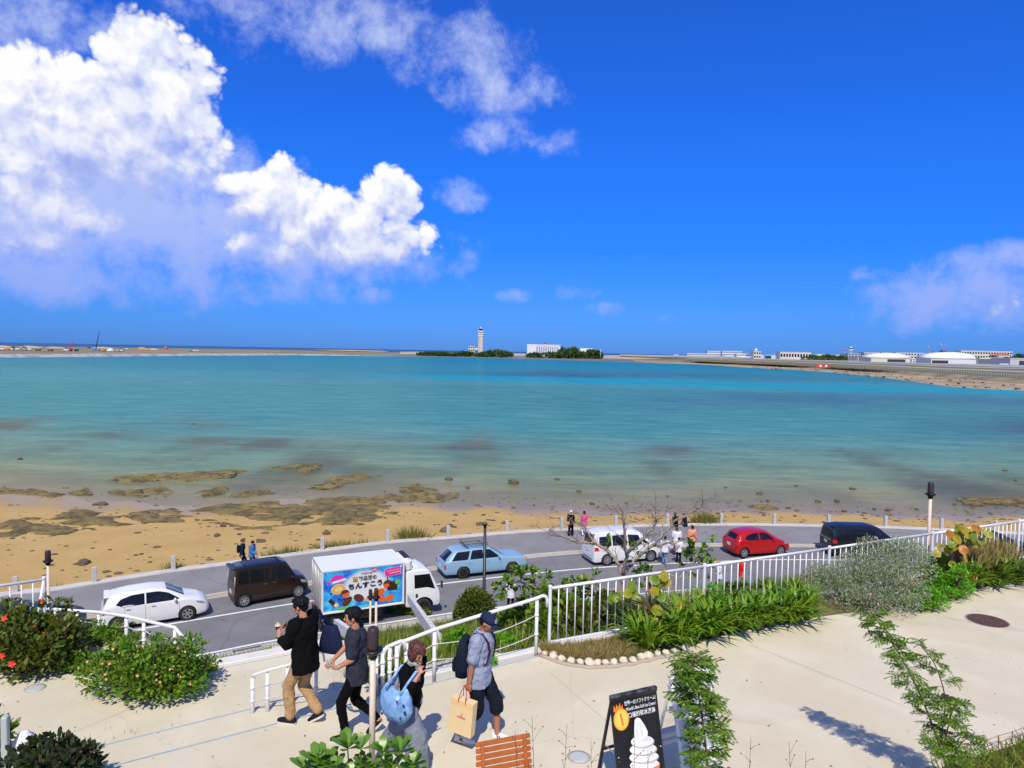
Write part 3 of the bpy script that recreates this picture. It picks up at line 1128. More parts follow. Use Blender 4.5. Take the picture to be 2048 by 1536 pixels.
# --- concrete bollards along the sea kerb
BOLC = mat('bollard_concrete', (0.52, 0.50, 0.45), 0.9, var=0.15, scale=8.0, bmp=0.3, bscale=50)
bm_ = MB()
bm_.box((0, 0, .36), (.20, .20, .74), bev=.015)
bme = bm_.mesh('concrete_bollard', BOLC)
bl_u = [-120, 30, 190, 348, 510, 647, 777, 898, 1016, 1126, 1234, 1337, 1445, 1551, 1660, 1774, 1886, 1995]
bl_txt = {30: 'square concrete bollard on the sea kerb behind the left torch lamp', 190: 'square concrete bollard on the sea kerb beyond the white hatchback', 348: 'square concrete bollard with a grass tuft beside it, above the white hatchback',
          510: 'square concrete bollard beside the person in the blue shirt', 647: 'square concrete bollard between grass tufts above the truck box', 777: 'square concrete bollard beyond the truck roof', 898: 'square concrete bollard beyond the roof rack of the wagon',
          1016: 'square concrete bollard right of the street lamp top', 1126: 'square concrete bollard beside the person in the white hat', 1234: 'square concrete bollard beyond the white minivan roof', 1337: 'square concrete bollard left of the seated pair', 1445: 'square concrete bollard right of the tall dry grass tuft',
          1551: 'square concrete bollard above the front of the red car', 1660: 'square concrete bollard mostly hidden by the black minivan', 1774: 'square concrete bollard right of the black minivan roof', 1886: 'square concrete bollard right of the right torch lamp', 1995: 'square concrete bollard at the right edge behind the railing', -120: 'square concrete bollard at the far left of the promenade'}
for i, u in enumerate(bl_u):
 if u < 0:
  continue
 o = mesh_obj('concrete_bollard', bme)
 p = road_pt(KERB, u, 0.24, 0.19)
 a, c = road_pt(KERB, u - 20), road_pt(KERB, u + 20)
 o.location = p
 o.rotation_euler = (0, 0, math.atan2(c.y - a.y, c.x - a.x))
 tag(o, bl_txt[u], 'bollard', 'concrete bollards along the sea kerb')

# --- lettering
def text_mesh(s, size, m, name='lettering', bold=0.0, align='CENTER'):
 cu = bpy.data.curves.new(name, 'FONT')
 cu.body = s
 cu.size = size
 cu.align_x = align
 cu.align_y = 'CENTER'
 cu.resolution_u = 3
 if bold:
  cu.offset = bold
 ob = bpy.data.objects.new('t', cu)
 COL.objects.link(ob)
 bpy.context.view_layer.update()
 me = bpy.data.meshes.new_from_object(ob.evaluated_get(bpy.context.evaluated_depsgraph_get()))
 bpy.data.objects.remove(ob)
 bpy.data.curves.remove(cu)
 me.materials.clear()
 me.materials.append(m)
 me.name = name
 return me

def text_on(root, mtx, s, x, y, size, m, name, off, bold=0.0, width=None, shear=0.0, rot=0.0):
 """printed line on a face whose own axes are the columns of mtx (x right, y up, z out)"""
 me = text_mesh(s, size, m, name, bold)
 xs = [v.co.x for v in me.vertices] or [0, 1]
 w0 = max(xs) - min(xs)
 sx = (width / w0) if width and w0 > 0 else 1.0
 o = mesh_obj(name, me, root)
 o.matrix_local = mtx @ Matrix.Translation((x, y, off)) @ Matrix.Rotation(rot, 4, 'Z') @ Matrix.Diagonal((sx, 1, 1, 1))
 return o

def disc_poly(cx, cy, rx, ry, n=24, rot=0.0):
 return [(cx + rx * math.cos(t) * math.cos(rot) - ry * math.sin(t) * math.sin(rot), cy + rx * math.cos(t) * math.sin(rot) + ry * math.sin(t) * math.cos(rot)) for t in (2 * math.pi * k / n for k in range(n))]

class Print:
 """flat print: polygons laid on a face in thin layers"""

 def __init__(self, mtx, off=0.002, step=0.0008):
  self.mb, self.m, self.off, self.step, self.mats, self.each = MB(), mtx, off, step, [], []

 def poly(self, pts, m):
  if m not in self.mats:
   self.mats.append(m)
  self.mb.add([(x, y, self.off) for x, y in pts], [tuple(range(len(pts)))], self.mats.index(m))
  self.each.append(([(x, y, self.off) for x, y in pts], m))
  self.off += self.step
  return self

 def split(self, name, root):
  for vs, m in self.each:
   o = MB().add(vs, [tuple(range(len(vs)))]).build(name, m, root)
   o.matrix_local = self.m

 def done(self, name, root):
  o = self.mb.build(name, self.mats, root)
  o.matrix_local = self.m
  return o

INKW = mat('ink_white', (0.85, 0.85, 0.84), 0.5)
SIGNBLACK = mat('sign_black', (0.010, 0.010, 0.011), 0.35, var=0.2, scale=10)
INKY = mat('ink_yellow', (0.85, 0.52, 0.05), 0.45)
INKO = mat('ink_orange', (0.80, 0.22, 0.02), 0.45)
INKCONE = mat('ink_cone', (0.62, 0.20, 0.03), 0.45, var=0.2, scale=60)

# --- black A-board with the soft ice cream picture
sw, shh, ss = 0.62, 1.22, 0.30
rc = P(1267, 1385, ZP + shh)
root = empty('sidewalk_sign', (rc.x, rc.y, ZP), R(25), 'black folding board with a white soft ice cream picture and gold medal', 'sign')
ang = math.atan2(ss, shh)
slant = math.hypot(ss, shh)
FR = Matrix.Translation((0, 0, shh)) @ Matrix.Rotation(R(90) - ang, 4, 'X')    # front face: x right, y up the board (0 at the ridge), z outward
BK = Matrix.Translation((0, 0, shh)) @ Matrix.Rotation(R(90) + ang, 4, 'X')

def on(mtx, mb, name, m, root):
 o = mb.build(name, m, root)
 o.matrix_local = mtx
 return o

on(FR, MB().box((0, -slant / 2 + .06, -.012), (sw - .06, slant - .2, .012)), 'front_panel', SIGNBLACK, root)
for nm, mtx, sgn in (('front_frame', FR, 1), ('back_frame', BK, -1)):
 f = MB()
 for sx in (-1, 1):
  f.box((sx * (sw / 2 - .017), -slant / 2, -.012 * sgn), (.034, slant, .026), bev=.004)
 f.box((0, -.02, -.012 * sgn), (sw - .07, .05, .026), bev=.004)
 f.box((0, -slant + .22, -.012 * sgn), (sw - .07, .035, .022), bev=.004)
 f.box((0, -slant + .58, -.012 * sgn), (sw - .07, .035, .022), bev=.004)
 on(mtx, f, nm, SIGNBLACK, root)
MB().box((0, 0, shh + .006), (sw, .05, .03), bev=.006).build('ridge', mat('scuffed_black', (0.012, 0.011, 0.013), 0.45, col2=(0.10, 0.10, 0.12), scale=14), root)
for sx in (-1, 1):
 MB().tube([(sx * (sw / 2 - .03), -.16, .62), (sx * (sw / 2 - .03), .16, .62)], .006, 6).build('stay', GREYMETAL, root)
text_on(root, FR, '世界一のソフトクリーム!', .075, -.098, .052, INKW, 'lettering', .002, .0008, width=.42)
text_on(root, FR, "World's Best Soft Ice Cream!", .080, -.158, .050, INKW, 'lettering', .002, .0006, width=.40)
text_on(root, FR, '口福的软冰淇淋', .080, -.228, .060, INKW, 'lettering', .002, .0008, width=.36)
pr = Print(FR, .002, .0006)
crown = [(-.285, -.155), (-.275, -.085), (-.255, -.125), (-.240, -.075), (-.220, -.12), (-.195, -.07), (-.185, -.125), (-.160, -.09), (-.165, -.16)]
pr.poly(crown, INKO)
pr.poly(disc_poly(-.195, -.245, .102, .115), INKO).poly(disc_poly(-.195, -.245, .092, .105), INKY).poly(disc_poly(-.195, -.245, .074, .086), mat('ink_gold', (0.90, 0.62, 0.12), 0.45))
pr.poly([(-.215, -.185), (-.190, -.175), (-.168, -.310), (-.192, -.318)], INKO)
pr.done('medal', root)
ic_l = mat('ink_cream', (0.84, 0.82, 0.78), 0.5)
ic_s = mat('ink_cream_shade', (0.50, 0.40, 0.36), 0.5)
ic_b = mat('ink_cream_blue', (0.66, 0.67, 0.80), 0.5)
pr = Print(FR, .002, .0005)
cx = .04
for k, (yy, hw) in enumerate(((-.83, .18), (-.755, .19), (-.675, .188), (-.595, .174), (-.515, .148))):
 pr.poly(disc_poly(cx + .01, yy - .012, hw + .004, .062, 28, -.16), ic_s)
 pr.poly(disc_poly(cx, yy, hw, .058, 28, -.16), ic_l)
 pr.poly(disc_poly(cx + hw * .35, yy + .012, hw * .5, .026, 20, -.2), ic_b)
pr.poly([(cx - .10, -.47), (cx - .085, -.36), (cx - .07, -.28), (cx - .035, -.262), (cx + .0, -.275), (cx + .05, -.35), (cx + .085, -.43), (cx + .08, -.47), (cx, -.50)], ic_l)
pr.poly([(cx - .02, -.30), (cx + .0, -.30), (cx + .03, -.46), (cx - .01, -.47)], ic_b)
pr.poly([(cx - .055, -.30), (cx - .045, -.30), (cx - .05, -.46), (cx - .065, -.45)], ic_b)
pr.poly([(cx - .18, -.855), (cx + .19, -.80), (cx + .13, -1.08), (cx - .10, -1.08)], INKCONE)
pr.poly([(cx - .183, -.85), (cx + .193, -.795), (cx + .185, -.83), (cx - .175, -.885)], INKO)
pr.done('ice_cream_picture', root)

# --- white A-board behind it
rc = P(1380, 1345, ZP + 1.18)
root = empty('sidewalk_sign', (rc.x, rc.y, ZP), R(26), 'white framed folding board behind the feathery sapling', 'sign')
sw2, sh2, ss2 = .60, 1.18, .32
ang = math.atan2(ss2, sh2)
sl2 = math.hypot(ss2, sh2)
FR2 = Matrix.Translation((0, 0, sh2)) @ Matrix.Rotation(R(90) - ang, 4, 'X')
BK2 = Matrix.Translation((0, 0, sh2)) @ Matrix.Rotation(R(90) + ang, 4, 'X')
GREYP = mat('pale_grey_board', (0.46, 0.48, 0.50), 0.6, var=0.08)
for nm, mtx, s_ in (('front_frame', FR2, 1), ('back_frame', BK2, -1)):
 f = MB()
 for sx in (-1, 1):
  f.box((sx * (sw2 / 2 - .018), -sl2 / 2, -.014 * s_), (.036, sl2, .03), bev=.004)
 for yy in (-.025, -.47, -.88, -1.0):
  f.box((0, yy, -.014 * s_), (sw2 - .074, .05, .028), bev=.004)
 on(mtx, f, nm, WHITE, root)
on(FR2, MB().box((0, -.25, -.02), (sw2 - .075, .38, .008)), 'panel', GREYP, root)
on(FR2, MB().box((0, -.675, -.02), (sw2 - .075, .35, .008)), 'panel', GREYP, root)
MB().tube([(sw2 / 2 - .03, -.15, .55), (sw2 / 2 - .03, .15, .55)], .007, 6).build('stay', GREYMETAL, root)

# --- slatted wooden chair, seen from behind
WOOD = mat('orange_wood', (0.42, 0.115, 0.022), 0.5, var=0.28, scale=12, bmp=0.15, bscale=40, spec=0.4)
bp = P(1025, 1489, ZP + .84)
root = empty('garden_bench', (bp.x, bp.y - .18, ZP), R(14), 'orange-brown slatted wooden bench with its back to the viewer', 'bench')
root.rotation_euler = (0, 0, R(20))
bw = .62
tiltb = Matrix.Translation((0, .20, .42)) @ Matrix.Rotation(R(-14), 4, 'X')
slm = MB().box((0, 0, 0), (bw, .022, .050), bev=.006).mesh('slat', WOOD)
for k in range(7):
 o = mesh_obj('slat', slm, root)
 o.matrix_local = tiltb @ Matrix.Translation((rnd.uniform(-.004, .004), 0, .035 + k * .064))
ssm = MB().box((0, 0, 0), (bw, .055, .022), bev=.006).mesh('seat_slat', WOOD)
for k in range(6):
 o = mesh_obj('seat_slat', ssm, root)
 o.location = (0, .15 - k * .066, .42)
for sx in (-1, 1):
 on(tiltb, MB().box((sx * (bw / 2 - .07), -.022, .20), (.04, .02, .50), bev=.004), 'back_post', WOOD, root)
 for yy in (.16, -.2):
  MB().box((sx * (bw / 2 - .07), yy, .205), (.045, .045, .41), bev=.004).build('leg', WOOD, root)
 MB().box((sx * (bw / 2 - .07), -.02, .395), (.03, .40, .028), bev=.004).build('rail', WOOD, root)

# --- covers in the pavement
for (u, v, rr, z, m_, lab) in ((1975, 1242, .34, ZP, mat('rusty_iron', (0.075, 0.040, 0.032), 0.7, col2=(0.14, 0.07, 0.05), scale=30, bmp=.5, bscale=60), 'rust brown round manhole cover on the pale terrace'),
                               (1158, 1515, .115, ZP, mat('grey_plate', (0.50, 0.52, 0.50), .6, var=.1), 'small pale grey round cover beside the wooden bench'),
                               (70, 1377, .115, ZL, mat('grey_plate', (0.50, 0.52, 0.50)), 'small pale grey round cover below the red-flowered bush')):
 p = P(u, v, z)
 root = empty('manhole_cover', p, 0, lab, 'manhole cover')
 MB().lathe([(rr + .03, -.01), (rr + .03, .006), (rr + .004, .006)], 40).build('rim', mat('rim_metal', (0.42, 0.38, 0.32), .7), root)
 c = MB().lathe([(rr, -.01), (rr, .009), (rr - .012, .011)], 40).build('lid', m_, root)
 if rr > .2:
  rb = MB()
  for k in range(-5, 6):
   w = math.sqrt(max(.01, (rr - .03) ** 2 - (k * .055) ** 2))
   rb.box((0, k * .055, .012), (2 * w, .02, .006))
  rb.build('tread', m_, c)

# --- pale stones edging the dry-grass bed
STONE = mat('pale_stone', (0.66, 0.55, 0.38), 0.9, col2=(0.78, 0.72, 0.60), scale=7, var=.15, bmp=.5, bscale=25)
st_px = [(1078, 1306), (1091, 1311), (1107, 1317), (1123, 1323), (1142, 1327), (1161, 1329), (1180, 1332), (1195, 1331), (1211, 1330), (1228, 1330), (1247, 1326), (1266, 1325), (1282, 1319), (1297, 1318), (1315, 1312), (1332, 1310), (1349, 1306), (1370, 1301)]

def rock_mesh(name, m, seed, r=(1, 1, .8), sub=3, amp=.22, freq=1.4):
 bm = bmesh.new()
 bmesh.ops.create_icosphere(bm, subdivisions=sub, radius=1.0)
 for v in bm.verts:
  k = 1 + amp * fbm(v.co.x * freq + seed * 7.1, v.co.y * freq, v.co.z * freq + seed, 4)
  k += .35 * amp * fbm(v.co.x * 4 + seed, v.co.y * 4, v.co.z * 4, 3)
  v.co = Vector((v.co.x * r[0] * k, v.co.y * r[1] * k, v.co.z * r[2] * k))
 me = bpy.data.meshes.new(name)
 bm.to_mesh(me)
 bm.free()
 me.materials.append(m)
 for p in me.polygons:
  p.use_smooth = True
 return me

rms = [rock_mesh('border_stone', STONE, k, (1, .85, .8), 3, .24) for k in range(5)]
root = empty('stone_border', P(1225, 1325, ZP), 0, 'row of pale round stones edging the dry grass bed', 'border')
for i, (u, v) in enumerate(st_px):
 o = mesh_obj('stone', rms[i % 5], root)
 p = P(u, v, ZP)
 s = .074 * rnd.uniform(.85, 1.2)
 o.location = (p.x - root.location.x, p.y - root.location.y, s * .62)
 o.scale = (s, s, s)
 o.rotation_euler = (rnd.uniform(-.3, .3), rnd.uniform(-.3, .3), rnd.uniform(0, 6.28))
MB().tube([P(u, v + 4, ZP + .012) - root.location for u, v in st_px], .035, 6).build('mortar', mat('mortar', (0.42, 0.35, 0.26), .9), root)

# --- drain grating in the near gutter
a = road_pt(NEAR, 462, -.36, .009)
c = road_pt(NEAR, 520, -.36, .009)
root = empty('drain_grating', a, math.atan2(c.y - a.y, c.x - a.x), 'slotted drain grating in the near gutter behind the landing', 'grating')
L_ = (c - a).length
MB().box((L_ / 2, 0, .004), (L_, .34, .012)).build('frame', GREYMETAL, root)
sm_ = MB().box((0, 0, 0), (L_ / 48, .26, .004)).mesh('slot', BLACKMETAL)
for k in range(24):
 mesh_obj('slot', sm_, root).location = ((k + .5) * L_ / 24, 0, .012)

# ================================================================== VEHICLES
GLASS = mat('dark_glass', (0.008, 0.009, 0.011), 0.05, spec=0.45)
GLASSB = mat('windscreen_glass', (0.035, 0.055, 0.065), 0.05, spec=0.9)
TYRE = mat('tyre_rubber', (0.018, 0.018, 0.019), 0.8, var=.2, scale=20)
RIMS = mat('alloy_rim', (0.52, 0.53, 0.54), 0.35, metal=.7)
RIMD = mat('black_rim', (0.03, 0.03, 0.032), 0.4, metal=.3)
PLASTIC = mat('black_plastic', (0.016, 0.016, 0.017), 0.55)
TAILRED = mat('tail_lamp_red', (0.55, 0.012, 0.012), 0.15, spec=.7)
AMBER = mat('amber_lamp', (0.75, 0.16, 0.03), 0.2)
LAMPCLEAR = mat('head_lamp_clear', (0.30, 0.33, 0.36), 0.08, spec=.9)
CHROME = mat('chrome', (0.6, 0.6, 0.6), 0.15, metal=1.0)
PLATE = mat('number_plate', (0.72, 0.73, 0.70), 0.5)

def paint(name, c, rough=0.3, coat=1.0):
 return mat(name, c, rough, 0.0, 0.4, var=0.03, scale=1.5, coat=coat * .5)

class Parts:
 """the same panel on both flanks: two parts"""

 def __init__(self, mbs):
  self.mbs = mbs

 def build(self, name, m, root):
  return [q.build(name, m, root) for q in self.mbs][0]

class Body:
 """lofted car body. stations: x, ztop, zbelt, zbot, wbot, wbelt, wtop from rear to front"""

 def __init__(self, st, soft=2):
  arr = np.array(st, float)
  seg = np.hypot(np.diff(arr[:, 0]), np.diff(arr[:, 1]))
  s = np.concatenate([[0], np.cumsum(np.maximum(seg, .02))])
  n = int(s[-1] / .045)
  ss = np.linspace(0, s[-1], n)
  out = np.stack([np.interp(ss, s, arr[:, k]) for k in range(7)], 1)
  for _ in range(soft):
   o2 = out.copy()
   o2[1:-1] = (out[:-2] + 2 * out[1:-1] + out[2:]) / 4
   out = o2
  self.st = out

 def section(self, r):
  x, zt, zl, zb, wb, wl, wt = r
  h = zl - zb
  wm = max(wl, wb) + .012
  pts = [(0, zb), (wb * .75, zb), (wb * .96, zb + .025), (wb, zb + .08 * h + .03), (wm, zb + .35 * h), (wm + .004, zb + .62 * h), (wl + .006, zb + .88 * h), (wl, zl)]
  zr = zt - min(.055, .45 * (zt - zl))
  for f in (.33, .66):
   pts.append((wl + (wt - wl) * f + .012, zl + (zr - zl) * f))
  pts += [(wt + .004, zr), (wt * .90, zr + (zt - zr) * .55), (wt * .6, zr + (zt - zr) * .9), (wt * .3, zt - .002), (0, zt)]
  return pts

 def mesh(self, name, m):
  mb = MB()
  rings = []
  for r in self.st:
   p = self.section(r)
   ring = [(r[0], y, z) for y, z in p] + [(r[0], -y, z) for y, z in p[-2:0:-1]]
   rings.append(ring)
  mb.loft(rings, 0, True, True, True)
  return mb.mesh(name, m)

 def at(self, x, z):
  """half width of the flank at (x, z)"""
  i = int(np.argmin(np.abs(self.st[:, 0] - x) + 0.25 * np.maximum(0, z - self.st[:, 1])))
  p = self.section(self.st[i])
  for (y0, z0), (y1, z1) in zip(p[3:], p[4:]):
   if z0 <= z <= z1:
    return y0 + (y1 - y0) * (z - z0) / max(z1 - z0, 1e-6)
  return p[-5][0]

 def flank_panel(self, poly, off=.005, nx=12, nz=4, sides=(-1, 1)):
  """panel on the flanks, poly = outline in (x, z)"""
  mb = MB()
  xs = [p[0] for p in poly]
  x0, x1 = min(xs), max(xs)
  cols = []
  for i in range(nx + 1):
   x = x0 + (x1 - x0) * min(max(i / nx, .004), .996)
   zz = []
   for (a, b), (c, d) in zip(poly, poly[1:] + poly[:1]):
    if (a - x) * (c - x) <= 0 and abs(a - c) > 1e-9:
     zz.append(b + (d - b) * (x - a) / (c - a))
   if len(zz) >= 2:
    cols.append((x, min(zz), max(zz)))
  self_parts = self.parts = []
  for sd in sides:
   vs, fs = [], []
   mb = MB()
   for x, lo, hi in cols:
    for k in range(nz + 1):
     z = lo + (hi - lo) * k / nz
     vs.append((x, sd * (self.at(x, z) + off), z + off * .3))
   w = nz + 1
   for i in range(len(cols) - 1):
    for k in range(nz):
     f = (i * w + k, (i + 1) * w + k, (i + 1) * w + k + 1, i * w + k + 1)
     fs.append(f if sd < 0 else f[::-1])
   mb.add(vs, fs, 0, True)
   self_parts.append(mb)
  return Parts(self_parts)

 def top_panel(self, c0, c1, wf=.92, off=.006, m=0):
  """screen laid on the top skin between the stations nearest to the points c0, c1 = (x, z)"""
  d0 = np.hypot(self.st[:, 0] - c0[0], self.st[:, 1] - c0[1])
  d1 = np.hypot(self.st[:, 0] - c1[0], self.st[:, 1] - c1[1])
  i0, i1 = sorted((int(np.argmin(d0)), int(np.argmin(d1))))
  mb = MB()
  rows = []
  for i in range(i0, i1 + 1):
   a, b = self.st[max(i - 1, 0)], self.st[min(i + 1, len(self.st) - 1)]
   nrm = Vector((-(b[1] - a[1]), 0, b[0] - a[0])).normalized()
   p = self.section(self.st[i])
   wt = self.st[i][6]
   half = [(p[-1][0], p[-1][1]), p[-2], p[-3], p[-4], (wt * .985, p[-5][1] + .006)]
   ring = [(-y * wf, z) for y, z in half[::-1]] + [(y * wf, z) for y, z in half[1:]]
   rows.append([Vector((self.st[i][0], y, z)) + nrm * off for y, z in ring])
  w = len(rows[0])
  mb.add([q for r in rows for q in r], [(i * w + k, i * w + k + 1, (i + 1) * w + k + 1, (i + 1) * w + k)[::-1] for i in range(len(rows) - 1) for k in range(w - 1)], 0, True)
  return mb

WHEELS = {}

def wheel_meshes(r, w, style, rim):
 key = (r, w, style, rim.name)
 if key in WHEELS:
  return WHEELS[key]
 rot = Matrix.Rotation(R(90), 4, 'X')           # axis along y, outer face towards -y
 ty = MB().lathe([(r * .66, -w / 2), (r * .95, -w / 2), (r, -w / 2 + .03), (r, w / 2 - .03), (r * .95, w / 2), (r * .66, w / 2)], 28, 0, (0, 0, 0), True, rot, cap=False).mesh('tyre', TYRE)
 rm = MB()
 rm.lathe([(r * .67, -w / 2), (r * .67, w / 2 - .005), (r * .60, w / 2 - .005), (r * .58, w / 2 - .03), (r * .56, w / 2 - .06), (.001, w / 2 - .06)], 28, 1 if style else 0, (0, 0, 0), False, rot, cap=False)
 rm.lathe([(r * .67, w / 2 - .006), (r * .67, w / 2 + .004), (r * .59, w / 2 + .002), (r * .59, w / 2 - .02)], 28, 0, (0, 0, 0), False, rot, cap=False)
 if style:
  for k in range(style):
   a = 2 * math.pi * k / style
   for da in (-.10, .10) if style < 8 else (0,):
    rm.box((0, 0, 0), (r * .50, r * (.10 if style < 8 else .13), .03), Matrix(), 0)
    n8 = 8
    mt = Matrix.Rotation(a + da, 4, 'Z') @ Matrix.Translation((r * .33, 0, w / 2 - .012))
    for q in range(n8):
     idx = len(rm.v) - n8 + q
     rm.v[idx] = tuple(rot @ (mt @ Vector(rm.v[idx])))
  rm.lathe([(r * .16, w / 2 - .05), (r * .16, w / 2 + .006), (.001, w / 2 + .010)], 14, 0, (0, 0, 0), False, rot, cap=False)
 WHEELS[key] = (ty, rm.mesh('rim', [rim, PLASTIC]))
 return WHEELS[key]

def add_wheels(root, axles, half, r, w=.19, style=6, rim=None):
 ty, rm = wheel_meshes(r, w, style, rim or RIMS)
 for x in axles:
  for sd in (-1, 1):
   hub = bpy.data.objects.new('wheel', None)
   link(hub, root)
   hub.location = (x, sd * half, r)
   hub.rotation_euler = (0, 0, 0 if sd < 0 else math.pi)
   mesh_obj('tyre', ty, hub)
   mesh_obj('rim', rm, hub)

def cut_arches(me, axles, half, r):
 """open the wheel arches"""
 body = bpy.data.objects.new('body', me)
 COL.objects.link(body)
 c = MB()
 for x in axles:
  for sd in (-1, 1):
   c.lathe([(r, -.22), (r, .30)], 28, 0, (0, 0, 0), False, Matrix.Translation((x, sd * (half - .02), r - .055)) @ Matrix.Rotation(R(90 if sd < 0 else -90), 4, 'X'))
 cut = c.build('cutter', PLASTIC)
 md = body.modifiers.new('b', 'BOOLEAN')
 md.object = cut
 md.operation = 'DIFFERENCE'
 md.solver = 'EXACT'
 try:
  md.material_mode = 'TRANSFER'
 except Exception:
  pass
 bpy.context.view_layer.update()
 me2 = bpy.data.meshes.new_from_object(body.evaluated_get(bpy.context.evaluated_depsgraph_get()))
 bpy.data.objects.remove(cut)
 bpy.data.objects.remove(body)
 me2.set_sharp_from_angle(angle=R(38))
 me2.name = 'body'
 return me2

def place_car(rear, front, half, wb):
 """root transform from the contact points of the near-side wheels"""
 a, b = P(*rear), P(*front)
 d = (b - a)
 yaw = math.atan2(d.y, d.x)
 f = Vector((math.cos(yaw), math.sin(yaw), 0))
 nrm = Vector((-f.y, f.x, 0))
 return (a + b) / 2 + nrm * half, yaw

def car(name, label, cat, st, col, axles, half, wr, windows, screen, rear_screen, loc, yaw, style=6, rim=None, seams=(), handles=(), heads=(), tails=(), mirror=None, extras=None, roofcol=None, plate_z=.62, glass=None):
 root = empty(name, (loc[0], loc[1], 0.004), yaw, label, cat, 'cars parked along the sea front')
 bd_ = Body(st)
 me = cut_arches(bd_.mesh('body', [col]), axles, half, wr + .055)
 body = mesh_obj('body', me, root)
 for w in windows:
  bd_.flank_panel(w).build('side_window', glass or GLASS, root)
 bd_.top_panel(*screen).build('windscreen', GLASSB, root)
 bd_.top_panel(*rear_screen).build('rear_window', glass or GLASS, root)
 for x, z0, z1 in seams:
  bd_.flank_panel([(x - .005, z0), (x + .005, z0), (x + .005, z1), (x - .005, z1)], .0025, 1, 8).build('door_seam', PLASTIC, root)
 for x, z in handles:
  for sd in (-1, 1):
   MB().box((x, sd * (bd_.at(x, z) + .012), z), (.17, .022, .03), bev=.008).build('door_handle', CHROME if col.name in ('brown_paint', 'white_paint_car') else col, root)
 for poly in heads:
  bd_.flank_panel(poly, .008, 6, 3).build('head_lamp', LAMPCLEAR, root)
 for poly in tails:
  bd_.flank_panel(poly, .008, 6, 3).build('tail_lamp', TAILRED, root)
 if mirror:
  x, z = mirror
  for sd in (-1, 1):
   MB().ell((x, sd * (bd_.at(x, z) + .10), z + .05), (.055, .10, .07), mi=0).build('wing_mirror', col, root)
 xr = st[0][0]
 MB().box((xr - .012, 0, plate_z), (.016, .33, .165), bev=.004).build('number_plate', PLATE, root)
 xf = st[-1][0]
 MB().box((xf + .004, 0, .42), (.016, .33, .165), bev=.004).build('number_plate', PLATE, root)
 MB().box((xf - .05, 0, .33), (.10, .9, .10), bev=.02).build('grille', PLASTIC, root)
 MB().box((xr + .05, 0, .34), (.12, 1.1, .07), bev=.02).build('bumper_insert', PLASTIC, root)
 # dark underbody between the wheels
 MB().box(((axles[0] + axles[1]) / 2, 0, .20), (axles[1] - axles[0] + .5, 2 * half - .25, .10)).build('underbody', PLASTIC, root)
 add_wheels(root, axles, half, wr, style=style, rim=rim)
 if extras:
  extras(root, bd_)
 return root

# white hatchback
ST = [(-1.93, .60, .56, .28, .60, .64, .55), (-1.90, .85, .83, .25, .72, .75, .64), (-1.80, 1.05, .99, .21, .79, .81, .64), (-1.64, 1.37, 1.03, .20, .80, .83, .57), (-1.50, 1.44, 1.04, .19, .81, .84, .57), (-.9, 1.51, 1.02, .18, .82, .845, .58),
      (-.1, 1.53, .98, .17, .83, .845, .58), (.45, 1.47, .95, .17, .83, .845, .57), (1.2, 1.07, .93, .17, .82, .84, .63), (1.34, 1.01, .91, .18, .82, .83, .62), (1.8, .88, .80, .19, .79, .79, .58), (2.05, .74, .68, .22, .72, .71, .50), (2.16, .56, .53, .27, .58, .60, .42)]
loc, yaw = place_car((237, 1262.5), (374, 1240.5), .76, 2.6)

def white_extra(root, bd_):
 MB().tube([(-1.35, .2, 1.47), (-1.52, .2, 1.62)], .006, 6).build('aerial', PLASTIC, root)
 MB().box((-1.70, 0, 1.38), (.22, 1.05, .035), bev=.012).build('spoiler', MATS['white_paint_car'], root)
 MB().box((2.10, .52, .34), (.06, .18, .05), bev=.01).build('fog_lamp', PLASTIC, root)
 MB().box((2.10, -.52, .34), (.06, .18, .05), bev=.01).build('fog_lamp', PLASTIC, root)

car('hatchback', 'white hatchback parked at the left, with a red tail lamp', 'car', ST, paint('white_paint_car', (0.78, 0.78, 0.75)), (-1.3, 1.3), .74, .31,
 [[(-1.38, 1.10), (-1.10, .99), (-.32, 1.0), (-.32, 1.40), (-.8, 1.385), (-1.2, 1.28)], [(-.27, 1.0), (.72, .99), (1.02, 1.0), (.55, 1.30), (.2, 1.395), (-.27, 1.405)]],
 ((.52, 1.43), (1.20, 1.07)), ((-1.82, 1.02), (-1.66, 1.34), .86), loc, yaw, 6, None, [(-1.05, .45, .98), (-.29, .28, 1.0), (.98, .3, .98)], [(-.92, .86), (.02, .86)],
 [[(1.62, .82), (1.70, .70), (2.02, .62), (2.0, .74)]], [[(-1.88, .84), (-1.88, .72), (-1.55, .86), (-1.62, .93)]], (.82, .98), white_extra)

# brown and black box van
ST = [(-1.66, .58, .54, .26, .58, .62, .6), (-1.645, 1.0, .95, .22, .69, .71, .66), (-1.60, 1.56, 1.02, .20, .715, .73, .63), (-1.52, 1.755, 1.03, .19, .72, .733, .61), (-1.2, 1.79, 1.03, .18, .72, .735, .61), (.3, 1.79, 1.01, .18, .72, .735, .61), (.72, 1.73, .99, .18, .72, .735, .60),
      (1.13, 1.12, .97, .18, .72, .735, .66), (1.24, 1.03, .95, .18, .72, .73, .64), (1.55, .95, .85, .20, .70, .70, .58), (1.68, .78, .70, .22, .64, .65, .48), (1.73, .54, .5, .26, .55, .57, .42)]
loc, yaw = place_car((487.6, 1214), (597, 1194), .66, 2.46)
BROWN = paint('brown_paint', (0.020, 0.0095, 0.0045), .35)
ROOFD = paint('navy_roof_paint', (0.006, 0.008, 0.014), .3)

